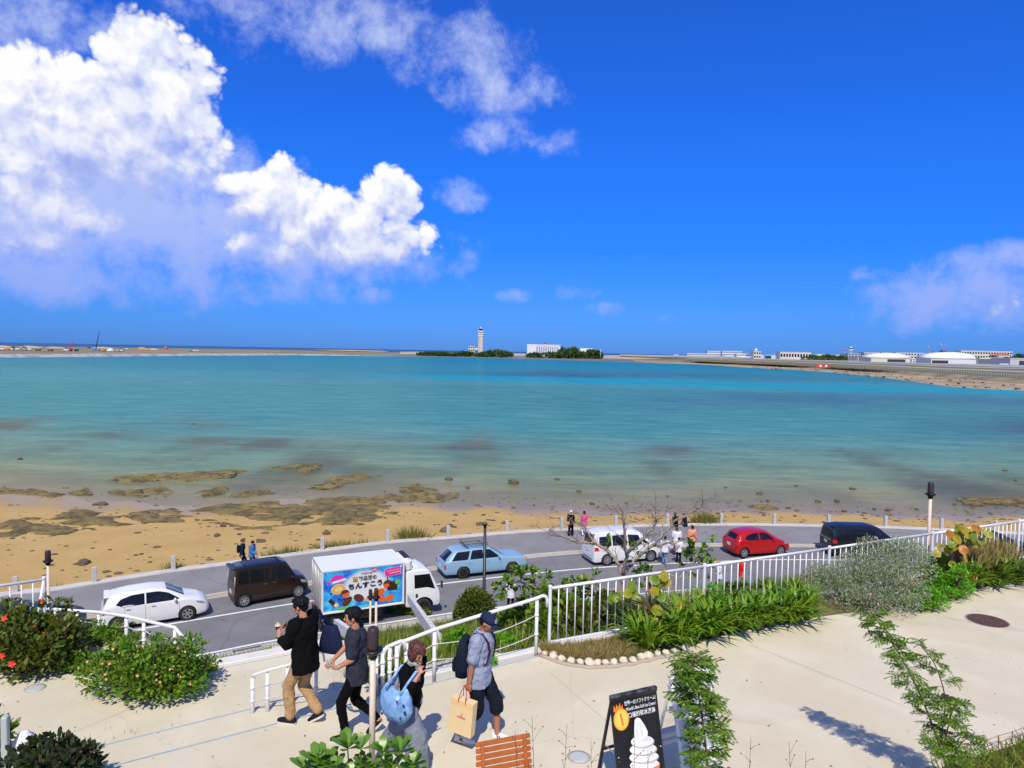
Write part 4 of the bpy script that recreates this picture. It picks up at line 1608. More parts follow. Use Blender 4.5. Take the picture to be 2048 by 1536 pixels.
def van_extra(root, bd_):
 bd_.top_panel((-1.50, 1.755), (.70, 1.735), 1.03, .008).build('roof', ROOFD, root)
 for k in range(-3, 4):
  MB().box((-.35, k * .14, 1.792), (1.7, .03, .02), bev=.006).build('roof_rib', ROOFD, root)
 MB().box((-1.66, 0, 1.74), (.22, 1.12, .05), bev=.015).build('spoiler', ROOFD, root)
 for sd in (-1, 1):
  MB().box((-1.62, sd * .655, 1.22), (.05, .03, .44), bev=.01).build('tail_lamp', mat('tail_lamp_clear', (0.6, 0.55, 0.5), .15), root)
 bd_.flank_panel([(-1.55, .96), (1.0, .93), (1.0, .945), (-1.55, .975)], .004).build('chrome_strip', BROWN, root)

car('box_van', 'boxy brown van with a dark navy roof behind the white hatchback', 'van', ST, BROWN, (-1.23, 1.23), .65, .29,
 [[(-1.50, 1.08), (-1.05, 1.07), (-1.05, 1.63), (-1.46, 1.62)], [(-.95, 1.07), (-.12, 1.06), (-.12, 1.65), (-.95, 1.64)], [(-.02, 1.06), (.78, 1.05), (.62, 1.60), (-.02, 1.65)], [(.84, 1.05), (1.08, 1.05), (.72, 1.55), (.66, 1.58)]],
 ((.74, 1.71), (1.13, 1.12)), ((-1.64, 1.1), (-1.58, 1.62), .86), loc, yaw, 8, None, [(-1.0, .3, 1.05), (-.07, .3, 1.05), (.95, .4, 1.05)], [(-.32, .93), (.12, .93)],
 [[(1.30, .86), (1.34, .72), (1.66, .64), (1.62, .80)]], [], (.88, 1.02), van_extra)

# pale blue station wagon
ST = [(-2.36, .52, .50, .30, .66, .72, .6), (-2.335, .80, .78, .26, .75, .78, .70), (-2.28, .92, .88, .24, .79, .80, .72), (-1.82, 1.36, .93, .22, .80, .83, .60), (-1.68, 1.43, .93, .21, .81, .835, .60), (-.6, 1.46, .92, .2, .82, .845, .60), (.22, 1.43, .91, .2, .82, .845, .59),
      (.93, 1.0, .89, .2, .82, .84, .70), (1.03, .955, .88, .2, .82, .835, .71), (1.9, .875, .80, .22, .80, .82, .70), (2.17, .80, .73, .24, .77, .79, .66), (2.25, .60, .56, .28, .70, .74, .6)]
loc, yaw = place_car((925, 1157), (1023.3, 1146), .745, 2.72)
BLUEP = paint('pale_blue_paint', (0.25, 0.42, 0.55), .4, .5)

def wagon_extra(root, bd_):
 rk = bpy.data.objects.new('roof_rack', None)
 link(rk, root)
 rk.location = (-.55, 0, 1.47)
 b = MB()
 for x in (-.48, .48):
  b.tube([(x, -.60, .0), (x, -.55, .06), (x, .55, .06), (x, .60, 0)], .016, 6)
 b.build('crossbar', BLACKMETAL, rk)
 b = MB()
 X, Y = .62, .52
 for z in (.09, .22):
  b.tube([(-X, -Y, z), (X, -Y, z), (X, Y, z), (-X, Y, z), (-X, -Y, z)], .011, 6)
 for k in range(9):
  x = -X + 2 * X * k / 8
  b.tube([(x, -Y, .22), (x, -Y, .09), (x, Y, .09), (x, Y, .22)], .007, 5)
 for k in range(5):
  y = -Y + 2 * Y * k / 4
  b.tube([(-X, y, .22), (-X, y, .09), (X, y, .09), (X, y, .22)], .006, 5)
 b.build('basket', BLACKMETAL, rk)
 bd_.flank_panel([(-2.1, .66), (2.1, .64), (2.1, .67), (-2.1, .69)], .004, 30, 1).build('side_strip', mat('strip_blue', (0.22, 0.38, 0.52), .5), root)
 for sd in (-1, 1):
  MB().box((2.16, sd * .70, .72), (.16, .16, .12), bev=.02).build('turn_lamp', AMBER, root)
  MB().box((-2.31, sd * .76, .66), (.10, .10, .26), bev=.02).build('tail_lamp', TAILRED, root)
 MB().box((2.24, 0, .44), (.10, 1.5, .16), bev=.03).build('bumper', BLUEP, root)
 MB().box((-2.35, 0, .44), (.10, 1.5, .16), bev=.03).build('bumper', BLUEP, root)

car('station_wagon', 'pale blue station wagon with a black roof basket', 'car', ST, BLUEP, (-1.36, 1.36), .74, .31,
 [[(-1.98, .97), (-1.12, .97), (-.94, 1.37), (-1.66, 1.35)], [(-1.00, .97), (-.25, .97), (-.25, 1.385), (-.84, 1.38)], [(-.18, .97), (.70, .96), (.16, 1.36), (-.18, 1.385)]],
 ((.26, 1.41), (.93, 1.0)), ((-2.27, .93), (-1.84, 1.34), .84), loc, yaw, 5, RIMD, [(-1.05, .4, .95), (-.22, .28, .95), (.74, .28, .95)], [(-.95, .80), (-.02, .80)],
 [], [], (.60, .95), wagon_extra)

# minivans: white one, black one
STV = [(-2.02, .56, .52, .26, .62, .66, .6), (-2.0, 1.02, .98, .22, .76, .79, .72), (-1.93, 1.58, 1.05, .20, .82, .835, .66), (-1.82, 1.79, 1.06, .19, .83, .84, .63), (-1.2, 1.85, 1.05, .18, .83, .845, .63), (.5, 1.83, 1.03, .18, .83, .845, .62), (.90, 1.74, 1.01, .18, .83, .845, .61),
       (1.68, 1.14, .98, .18, .83, .84, .67), (1.85, 1.05, .95, .18, .82, .83, .66), (2.2, .93, .84, .2, .78, .78, .6), (2.40, .75, .69, .24, .70, .70, .5), (2.48, .5, .46, .28, .6, .6, .45)]
VW = [[(-1.72, 1.10), (-.95, 1.09), (-.95, 1.62), (-1.66, 1.60)], [(-.88, 1.09), (.02, 1.08), (.02, 1.64), (-.88, 1.63)], [(.10, 1.08), (.98, 1.06), (.78, 1.56), (.10, 1.63)], [(1.05, 1.06), (1.45, 1.06), (.95, 1.46)]]
wp, fp = (1209, 1131), (1304, 1122.5)
loc, yaw = place_car(wp, fp, .75, 2.75)

def minivan(label, colname, c, loc, yaw, style, extra=None, glass=None):
 return car('minivan', label, 'minivan', STV, paint(colname, c, .35, .4), (-1.20, 1.55), .75, .32, VW, ((.94, 1.71), (1.66, 1.16)), ((-1.985, 1.14), (-1.90, 1.64), .88), loc, yaw, style, None,
               [(-.91, .3, 1.08), (.06, .3, 1.08), (1.02, .35, 1.06)], [(-.2, .88), (.22, .88)], [[(1.85, .92), (1.92, .78), (2.36, .66), (2.30, .82)]], [[(-1.98, 1.06), (-1.98, .84), (-1.70, .88), (-1.78, 1.06)]], (1.05, 1.05), extra, plate_z=.82, glass=glass)

def mv_white(root, bd_):
 MB().box((-1.95, 0, 1.77), (.20, 1.16, .04), bev=.012).build('spoiler', MATS['white_paint_car'], root)

def mv_black(root, bd_):
 MB().box((-1.95, 0, 1.80), (.20, 1.16, .04), bev=.012).build('spoiler', MATS['black_paint'], root)
 MB().box((-2.02, 0, 1.02), (.03, 1.3, .06), bev=.01).build('chrome_strip', CHROME, root)

minivan('white minivan parked behind the bare twisted tree', 'white_paint_car', (0.78, 0.78, 0.75), loc - Vector((math.cos(yaw), math.sin(yaw), 0)) * .175, yaw, 8, mv_white)
a = P(1689.5, 1115)
yaw = R(1.5)
f_, n_ = Vector((math.cos(yaw), math.sin(yaw), 0)), Vector((-math.sin(yaw), math.cos(yaw), 0))
minivan('black minivan parked ahead of the red car', 'black_paint', (0.008, 0.009, 0.013), a + f_ * 1.20 + n_ * .75, yaw, 10, mv_black)

# red hatchback
ST = [(-1.76, .58, .54, .28, .56, .60, .5), (-1.73, .86, .83, .24, .69, .73, .62), (-1.62, 1.10, .97, .2, .77, .80, .62), (-1.44, 1.37, 1.01, .19, .79, .82, .57), (-1.2, 1.46, 1.01, .18, .80, .825, .56), (-.5, 1.53, .98, .17, .81, .83, .57), (.1, 1.52, .95, .17, .81, .83, .57), (.5, 1.42, .93, .17, .81, .83, .56),
      (1.1, 1.06, .93, .17, .8, .82, .63), (1.24, .99, .91, .18, .79, .81, .61), (1.6, .86, .79, .2, .76, .77, .56), (1.88, .70, .65, .24, .67, .67, .46), (1.98, .5, .47, .28, .54, .55, .38)]
loc, yaw = place_car((1483.5, 1116), (1563, 1110.5), .73, 2.45)
car('hatchback', 'red hatchback parked between the white and black minivans', 'car', ST, paint('red_paint', (0.44, 0.004, 0.005)), (-1.225, 1.225), .72, .295,
 [[(-1.20, 1.10), (-.92, 1.02), (-.25, 1.01), (-.25, 1.40), (-.62, 1.385), (-1.0, 1.28)], [(-.18, 1.01), (.78, .99), (.45, 1.27), (.2, 1.385), (-.18, 1.40)]],
 ((.48, 1.42), (1.10, 1.06)), ((-1.63, 1.08), (-1.46, 1.34), .86), loc, yaw, 6, None, [(-.98, .45, .98), (-.215, .28, 1.0), (.84, .3, .98)], [(-.82, .84), (.05, .84)],
 [[(1.42, .86), (1.46, .72), (1.82, .62), (1.74, .80)]], [[(-1.72, 1.0), (-1.72, .78), (-1.56, .80), (-1.56, 1.02)]], (.66, .98), None, plate_z=.70)

# dark cars at both ends of the row
ST = [(-1.95, .6, .56, .28, .62, .66, .55), (-1.92, .95, .92, .24, .76, .79, .68), (-1.84, 1.18, 1.06, .2, .80, .83, .66), (-1.66, 1.46, 1.08, .19, .82, .845, .60), (-1.5, 1.52, 1.07, .19, .83, .85, .60), (-.7, 1.58, 1.05, .19, .84, .855, .61), (.2, 1.54, 1.02, .19, .84, .855, .60),
      (1.05, 1.12, .99, .19, .83, .85, .68), (1.2, 1.05, .97, .2, .82, .84, .66), (1.8, .95, .86, .22, .79, .80, .62), (2.1, .80, .74, .25, .72, .73, .52), (2.2, .55, .52, .3, .6, .62, .45)]
a = P(1957, 1121)
yaw = R(-4)
f_, n_ = Vector((math.cos(yaw), math.sin(yaw), 0)), Vector((-math.sin(yaw), math.cos(yaw), 0))
WIN2 = [[(-1.45, 1.14), (-.95, 1.10), (-.30, 1.09), (-.30, 1.46), (-1.3, 1.40)], [(-.24, 1.09), (.85, 1.06), (.2, 1.42), (-.24, 1.46)]]
NAVY = paint('navy_paint', (0.008, 0.009, 0.028), .45, .15)
car('hatchback', 'dark navy car behind the railing at the right edge', 'car', ST, NAVY, (-1.28, 1.30), .75, .32, WIN2, ((.26, 1.51), (1.05, 1.12)), ((-1.85, 1.16), (-1.68, 1.44), .86), a + f_ * 1.28 + n_ * .75, yaw, 8, None,
 [(-.27, .3, 1.08), (.95, .35, 1.04)], [(-.8, .9), (.05, .9)], [[(1.7, .92), (1.75, .8), (2.1, .68), (2.05, .82)]], [[(-1.90, 1.05), (-1.90, .88), (-1.6, .94), (-1.66, 1.08)]], (.8, 1.04), None)
STL = [(x, z * (.93 if z > .9 else 1), b_, c_, d_2, e_, f2) for x, z, b_, c_, d_2, e_, f2 in ST]
fr_ = P(112, 1283)
yaw = R(25)
f_, n_ = Vector((math.cos(yaw), math.sin(yaw), 0)), Vector((-math.sin(yaw), math.cos(yaw), 0))
car('hatchback', 'dark navy car half hidden behind the bush at the left edge', 'car', STL, NAVY, (-1.28, 1.30), .75, .32, [[(x, z * .965) for x, z in w] for w in WIN2], ((.26, 1.51 * .93), (1.05, 1.12 * .93)), ((-1.85, 1.16 * .93), (-1.68, 1.44 * .93), .86), fr_ - f_ * 1.30 + n_ * .75, yaw, 8, None,
 [(-.27, .3, 1.04), (.95, .35, 1.0)], [(-.8, .9), (.05, .9)], [[(1.7, .88), (1.75, .78), (2.1, .66), (2.05, .78)]], [], (.8, 1.0), None)

# --- refrigerated truck with the picture panel
p1_, p2_ = P(643, 1230, .75), P(808, 1207, .75)
dv = (p2_ - p1_)
yaw = math.atan2(dv.y, dv.x)
f_ = Vector((math.cos(yaw), math.sin(yaw), 0))
n_ = Vector((-f_.y, f_.x, 0))
BL, BW, BZ0, BZ1 = dv.length, 2.10, .75, 2.58
rt = p1_ + n_ * (BW / 2)
TW = paint('truck_white', (0.80, 0.81, 0.80), .35, .4)
truck = empty('delivery_truck', (rt.x, rt.y, .004), yaw, 'white delivery truck with a bright blue sweets picture on its box', 'truck')
MB().box((BL / 2, 0, (BZ0 + BZ1) / 2), (BL, BW, BZ1 - BZ0), bev=.02).build('cargo_box', TW, truck)
trim = mat('alloy_trim', (0.58, 0.58, 0.57), .4, metal=.4)
fr = MB()
for sd in (-1, 1):
 for z in (BZ0 + .03, BZ1 - .03):
  fr.box((BL / 2, sd * (BW / 2 + .006), z), (BL + .02, .03, .07), bev=.006)
 for x in (.03, BL - .03):
  fr.box((x, sd * (BW / 2 + .007), (BZ0 + BZ1) / 2), (.06, .03, BZ1 - BZ0 - .16), bev=.006)
for x in (.0, BL):
 fr.box((x, 0, BZ1 + .004), (.05, BW, .03), bev=.006)
fr.build('box_frame', TW, truck)
rd = MB()
for y in (-.98, -.55, -.18, .18, .55, .98):
 rd.tube([(-.05, y, BZ0 + .05), (-.05, y, BZ1 - .06)], .02, 6)
for y in (-1, 1):
 for z in (BZ0 + .2, BZ0 + .7, BZ0 + 1.2, BZ1 - .2):
  rd.box((-.03, y * .98, z), (.05, .10, .07))
rd.build('door_bars', trim, truck)
for sd in (-1, 1):
 MB().box((-.012, sd * .52, (BZ0 + BZ1) / 2), (.03, 1.0, BZ1 - BZ0 - .12), bev=.01).build('rear_door', mat('rear_door_print', (0.55, 0.57, 0.52), .5, col2=(0.60, 0.42, 0.22), scale=2.2), truck)
# frame, tanks, guards
ch = MB()
for sd in (-1, 1):
 ch.box((2.3, sd * .38, .58), (4.9, .08, .16))
ch.box((-.02, 0, .52), (.08, 1.9, .12))
ch.box((2.1, -.75, .50), (.9, .42, .36), bev=.04)
ch.box((1.9, .75, .50), (.9, .42, .36), bev=.04)
for sd in (-1, 1):
 ch.box((-.05, sd * .80, .38), (.03, .42, .55))
 for z in (.38, .52, .66):
  ch.box((2.05, sd * 1.0, z), (1.2, .02, .025))
ch.build('chassis', PLASTIC, truck)
for sd in (-1, 1):
 MB().box((-.05, sd * .78, .62), (.04, .36, .10), bev=.01).build('tail_lamp', TAILRED, truck)
ru = MB()
ru.box((BL + .24, 0, 2.30), (.46, 1.55, .62), bev=.14)
reef = ru.build('cooling_unit', TW, truck)
MB().box((BL + .26, 0, 2.612), (.26, 1.15, .012)).build('vent', PLASTIC, reef)
cb0 = BL + .14
CST = [(cb0, 1.98, 1.28, .50, .86, .90, .84), (cb0 + .05, 2.06, 1.28, .46, .90, .93, .84), (cb0 + .5, 2.10, 1.27, .42, .92, .94, .84), (cb0 + .95, 2.07, 1.25, .40, .92, .94, .83), (cb0 + 1.12, 1.98, 1.23, .40, .92, .94, .82), (cb0 + 1.48, 1.25, 1.15, .40, .91, .93, .84), (cb0 + 1.54, 1.02, .95, .40, .89, .91, .80), (cb0 + 1.58, .55, .52, .40, .80, .84, .7)]
cabb = Body(CST, 1)
AX = (.80, cb0 + .78)
cme = cut_arches(cabb.mesh('cab', [TW]), (AX[1],), .82, .47)
cab = mesh_obj('cab', cme, truck)
cme.name = 'cab'
cabb.flank_panel([(cb0 + .36, 1.30), (cb0 + .95, 1.30), (cb0 + 1.32, 1.18), (cb0 + 1.08, 1.86), (cb0 + .36, 1.88)], .006).build('side_window', GLASS, cab)
cabb.top_panel((cb0 + 1.15, 1.93), (cb0 + 1.47, 1.30), .93).build('windscreen', GLASSB, cab)
for x in (cb0 + .30, cb0 + 1.36):
 cabb.flank_panel([(x - .006, .62), (x + .006, .62), (x + .006, 1.3), (x - .006, 1.3)], .003, 1, 6).build('door_seam', mat('grey_seam', (0.35, 0.35, 0.35), .6), cab)
for sd in (-1, 1):
 MB().box((cb0 + .46, sd * .965, .98), (.10, .03, .16), bev=.01).build('door_handle', PLASTIC, cab)
 arm = MB()
 arm.tube([(cb0 + 1.40, sd * .90, 1.30), (cb0 + 1.55, sd * 1.10, 1.36), (cb0 + 1.55, sd * 1.14, 1.50)], .014, 6)
 arm.box((cb0 + 1.55, sd * 1.14, 1.42), (.06, .17, .32), bev=.03)
 arm.build('wing_mirror', PLASTIC, cab)
 MB().box((cb0 + 1.56, sd * .62, .80), (.06, .30, .18), bev=.03).build('head_lamp', LAMPCLEAR, cab)
 MB().box((cb0 + 1.42, sd * .925, .66), (.14, .03, .07), bev=.01).build('turn_lamp', LAMPCLEAR, cab)
MB().box((cb0 + 1.55, 0, .50), (.10, 1.75, .26), bev=.04).build('bumper', PLASTIC, cab)
ribs = MB()
for k in range(-5, 6):
 ribs.box((cb0 + .58, k * .13, 2.10), (.62, .03, .014), bev=.004)
ribs.build('roof_rib', TW, cab)
add_wheels(truck, AX, .80, .40, .24, 6, RIMD)

# the picture: print on the near flank, x forward along the box, y up from the bottom edge
PX0, PX1, PZ0, PZ1 = .075, BL - .075, BZ0 + .10, BZ1 - .09
PWd, PHt = PX1 - PX0, PZ1 - PZ0
m, t, out = new_mat('sea_print')
b = pbsdf(t, out, .4, 0, .5)
tc = t.new('ShaderNodeTexCoord').outputs['Object']
f = t.noise(tc, 1.3, 6, .6, .6)
c = t.ramp(f, [(.30, (0.012, 0.06, 0.50)), (.48, (0.02, 0.20, 0.75)), (.58, (0.05, 0.50, 0.85)), (.72, (0.30, 0.75, 0.75))])
dots = t.new('ShaderNodeTexVoronoi')
dots.inputs['Scale'].default_value = 9
t.l.new(tc, dots.inputs['Vector'])
c = t.mix(t.math('MULTIPLY', t.smooth(dots.outputs['Distance'], .20, .10), .45), c, (0.55, 0.80, 0.95))
# pale glow in the middle of the print
sp = t.new('ShaderNodeSeparateXYZ')
t.l.new(tc, sp.inputs[0])
gx = t.math('DIVIDE', t.math('SUBTRACT', sp.outputs[0], PX0 + .53 * PWd), .30 * PWd)
gz = t.math('DIVIDE', t.math('SUBTRACT', sp.outputs[2], PZ0 + .56 * PHt), .40 * PHt)
gr = t.math('ADD', t.math('MULTIPLY', gx, gx), t.math('MULTIPLY', gz, gz))
c = t.mix(t.smooth(gr, 1.25, .55), c, (0.78, 0.80, 0.80))
t.l.new(c, b.inputs['Base Color'])
pm = MB()
pm.box(((PX0 + PX1) / 2, -BW / 2 - .003, (PZ0 + PZ1) / 2), (PWd, .006, PHt))
pan = pm.build('picture_panel', m, truck)
PN = Matrix.Translation((PX0, -BW / 2 - .006, PZ1)) @ Matrix.Rotation(R(90), 4, 'X')     # x right, y up (0 at the top edge), z out

def A(a, b_):
 return a * PWd, -b_ * PHt

inks = {k: mat('ink_' + k, c_, .45) for k, c_ in dict(choco=(0.055, 0.018, 0.016), choco2=(0.12, 0.035, 0.03), flame=(0.85, 0.14, 0.015), tan=(0.80, 0.42, 0.09), tan2=(0.85, 0.62, 0.25), pink=(0.86, 0.035, 0.32), magenta=(0.80, 0.03, 0.45), paper=(0.82, 0.80, 0.78), red=(0.75, 0.04, 0.05), leaf=(0.12, 0.55, 0.10), cyan=(0.10, 0.60, 0.75), dark=(0.03, 0.02, 0.03)).items()}
pr = Print(PN, .0015, .0006)

def blob(a, b_, rx, ry, ink, rot=0.0, n=20):
 x, y = A(a, b_)
 pr.poly(disc_poly(x, y, rx * PWd, ry * PWd, n, rot), inks[ink])

def quad(a, b_, w, h, ink, rot=0.0):
 x, y = A(a, b_)
 cs, sn = math.cos(rot), math.sin(rot)
 pr.poly([(x + (i * w * cs - j * h * sn) * PWd / 2, y + (i * w * sn + j * h * cs) * PWd / 2) for i, j in ((-1, -1), (1, -1), (1, 1), (-1, 1))], inks[ink])

blob(.17, .20, .085, .055, 'magenta', .1)
quad(.19, .245, .17, .028, 'paper', .18)
blob(.06, .27, .02, .02, 'pink')
blob(.18, .455, .088, .065, 'tan2', .1)
blob(.185, .46, .078, .055, 'tan', .1)
blob(.185, .455, .05, .03, 'tan2', .1)
blob(.265, .58, .055, .045, 'choco2')
quad(.272, .63, .085, .045, 'flame', .25)
blob(.29, .80, .075, .042, 'choco2', .75)
blob(.435, .75, .07, .048, 'choco2', -.45)
quad(.115, .80, .13, .045, 'choco', -.8)
blob(.155, .86, .028, .028, 'tan2')
for a_, b_ in ((.19, .72), (.225, .75), (.255, .73), (.09, .55)):
 blob(a_, b_, .016, .010, 'dark', .6)
blob(.57, .80, .05, .038, 'tan', .4)
blob(.64, .72, .05, .034, 'flame', .0)
blob(.715, .66, .052, .042, 'flame', .5)
blob(.735, .86, .055, .036, 'flame', -.4)
blob(.835, .85, .055, .040, 'flame', .4)
quad(.785, .86, .06, .02, 'flame', 0)
quad(.80, .33, .012, .17, 'dark', .02)
blob(.805, .47, .06, .05, 'choco2')
quad(.80, .52, .085, .055, 'flame', .06)
quad(.875, .50, .10, .075, 'choco', .35)
quad(.865, .60, .13, .05, 'choco', -.05)
blob(.93, .44, .035, .035, 'leaf')
blob(.50, .97, .08, .015, 'cyan')
blob(.25, .96, .09, .02, 'leaf')
blob(.635, .055, .034, .024, 'red', .6)
blob(.628, .06, .006, .020, 'paper', .6)
blob(.648, .045, .005, .016, 'paper', .6)
x0_, y0_ = A(.87, .16)
cs, sn = math.cos(.10), math.sin(.10)
for k_, ink in ((1.0, 'paper'), (.95, 'pink')):
 pr.poly([(x0_ + (px * cs - py * sn) * PWd * k_, y0_ + (px * sn + py * cs) * PWd * k_) for px, py in ((-.085, -.052), (.105, -.052), (.105, .052), (-.085, .052), (-.115, .025), (-.115, -.025))], inks[ink])
quad(.388, .25, .058, .058, 'choco2', .03)
quad(.388, .25, .048, .048, 'tan', .03)
blob(.388, .26, .018, .014, 'flame')
quad(.975, .035, .022, .026, 'paper')
pr.split('motif', pan)
for s_, a_, b_, size, ink, bold, wdt, rot in (('珍品堂の', .545, .245, .20, 'dark', .004, .225, 0), ('ちんすこう', .52, .425, .27, 'choco', .010, .43, 0.03), ('沖縄銘菓', .53, .115, .075, 'red', .001, .15, 0),
                                              ('MADE IN OKINAWA', .875, .125, .065, 'paper', .0, .17, .10), ('CHINSUKO', .885, .185, .085, 'paper', .001, .14, .10)):
 x, y = A(a_, b_)
 text_on(pan, PN, s_, x, y, size, inks[ink], 'lettering', .032 if ink != 'paper' else .033, bold, width=wdt * PWd, rot=rot)

# ================================================================== PEOPLE
CLOUD = bpy.data.textures.new('folds', 'CLOUDS')
CLOUD.noise_scale = 0.085
CLOUD.noise_depth = 2

def cloth(name, c, var=.10, bmp=.55):
 if name in MATS:
  return MATS[name]
 m, t, out = new_mat(name)
 b = pbsdf(t, out, .9, 0, .12)
 tc = t.new('ShaderNodeTexCoord').outputs['Object']
 f = t.noise(t.vmath('MULTIPLY', tc, (1, 1, .55)), 11, 4, .55, .8)
 cc = t.mix(t.maprange(f, .3, .7, 0, 1), tuple(x * (1 - var) for x in c), tuple(min(1, x * (1 + var)) for x in c))
 t.l.new(cc, b.inputs['Base Color'])
 bump(t, b, f, bmp, .03)
 return m

def skin_mat(name, c):
 if name in MATS:
  return MATS[name]
 m, t, out = new_mat(name)
 b = pbsdf(t, out, .5, 0, .4)
 tc = t.new('ShaderNodeTexCoord').outputs['Object']
 f = t.noise(tc, 9, 4, .6)
 t.l.new(t.mix(f, tuple(x * .88 for x in c), tuple(x * 1.10 for x in c)), b.inputs['Base Color'])
 b.inputs['Subsurface Weight'].default_value = 0.06
 b.inputs['Subsurface Radius'].default_value = (.02, .008, .004)
 return m

SKIN = skin_mat('skin_warm', (0.52, 0.235, 0.125))
SKINT = skin_mat('skin_tan', (0.40, 0.16, 0.075))
HAIRK = mat('hair_black', (0.0045, 0.004, 0.004), .6, spec=.2, bmp=.6, bscale=90)
HAIRB = mat('hair_brown', (0.095, 0.028, 0.016), .55, bmp=.7, bscale=60, var=.4, scale=18)
SOLE = mat('shoe_sole', (0.66, 0.62, 0.52), .7)

def ik(a, t_, l1, l2, hint):
 a, t_ = Vector(a), Vector(t_)
 d = t_ - a
 L = min(d.length, (l1 + l2) * .999)
 d.normalize()
 t_ = a + d * L
 x = (l1 * l1 - l2 * l2 + L * L) / (2 * L)
 h = math.sqrt(max(0, l1 * l1 - x * x))
 hv = Vector(hint) - d * Vector(hint).dot(d)
 hv.normalize()
 return a + d * x + hv * h, t_

def add_hand(mb, wrist, d, pn, curl=.5, spread=.12, k=1.0):
 """palm and five fingers; d along the hand, pn out of the palm"""
 d = Vector(d).normalized()
 pn = Vector(pn)
 pn = (pn - d * pn.dot(d)).normalized()
 lat = d.cross(pn)
 w = Vector(wrist)
 rot = Matrix((lat, pn, d)).transposed()
 mb.ell(w + d * .048 * k, (.042 * k, .019 * k, .054 * k), 12, 8, 0, rot)
 for i, (o, L) in enumerate(((-.030, .062), (-.010, .074), (.010, .070), (.029, .056))):
  p = w + (d * .088 + lat * o) * k
  dd = (d + lat * o * spread * 8).normalized()
  for j, fr in enumerate((.45, .32, .26)):
   dd = (dd * math.cos(curl) + pn * math.sin(curl)).normalized()
   q = p + dd * L * fr * k
   mb.cap(p, q, .0098 * k, .0085 * k, 8)
   p = q
 p = w + (d * .025 + lat * -.034) * k
 dd = (d * .75 - lat * .65 + pn * .35).normalized()
 for fr in (.042, .030, .024):
  q = p + dd * fr * k
  mb.cap(p, q, .0115 * k, .0095 * k, 8)
  p = q
  dd = (dd + pn * .35 * (curl + .2)).normalized()

SHOES = {}

def shoe_mesh(upper):
 if upper.name in SHOES:
  return SHOES[upper.name]
 rings = []
 for x, hw, hh in ((-.075, .022, .05), (-.065, .034, .075), (-.03, .040, .085), (.02, .042, .082), (.07, .046, .068), (.12, .050, .055), (.165, .044, .044), (.19, .026, .032), (.197, .008, .02)):
  rings.append([(x, hw * math.cos(t), .018 + (hh if math.sin(t) > 0 else .004) * math.sin(t)) for t in (2 * math.pi * k / 14 for k in range(14))])
 up = MB().loft(rings, 0).mesh('shoe', upper)
 ol = [(-.082, 0), (-.072, .032), (-.02, .044), (.06, .047), (.12, .054), (.17, .048), (.20, .024), (.207, 0), (.20, -.024), (.17, -.048), (.12, -.054), (.06, -.047), (-.02, -.044), (-.072, -.032)]
 so_ = MB().prism(ol[::-1] if False else ol[::-1][::-1], -.002, .024).mesh('sole', SOLE)
 SHOES[upper.name] = (up, so_)
 return SHOES[upper.name]

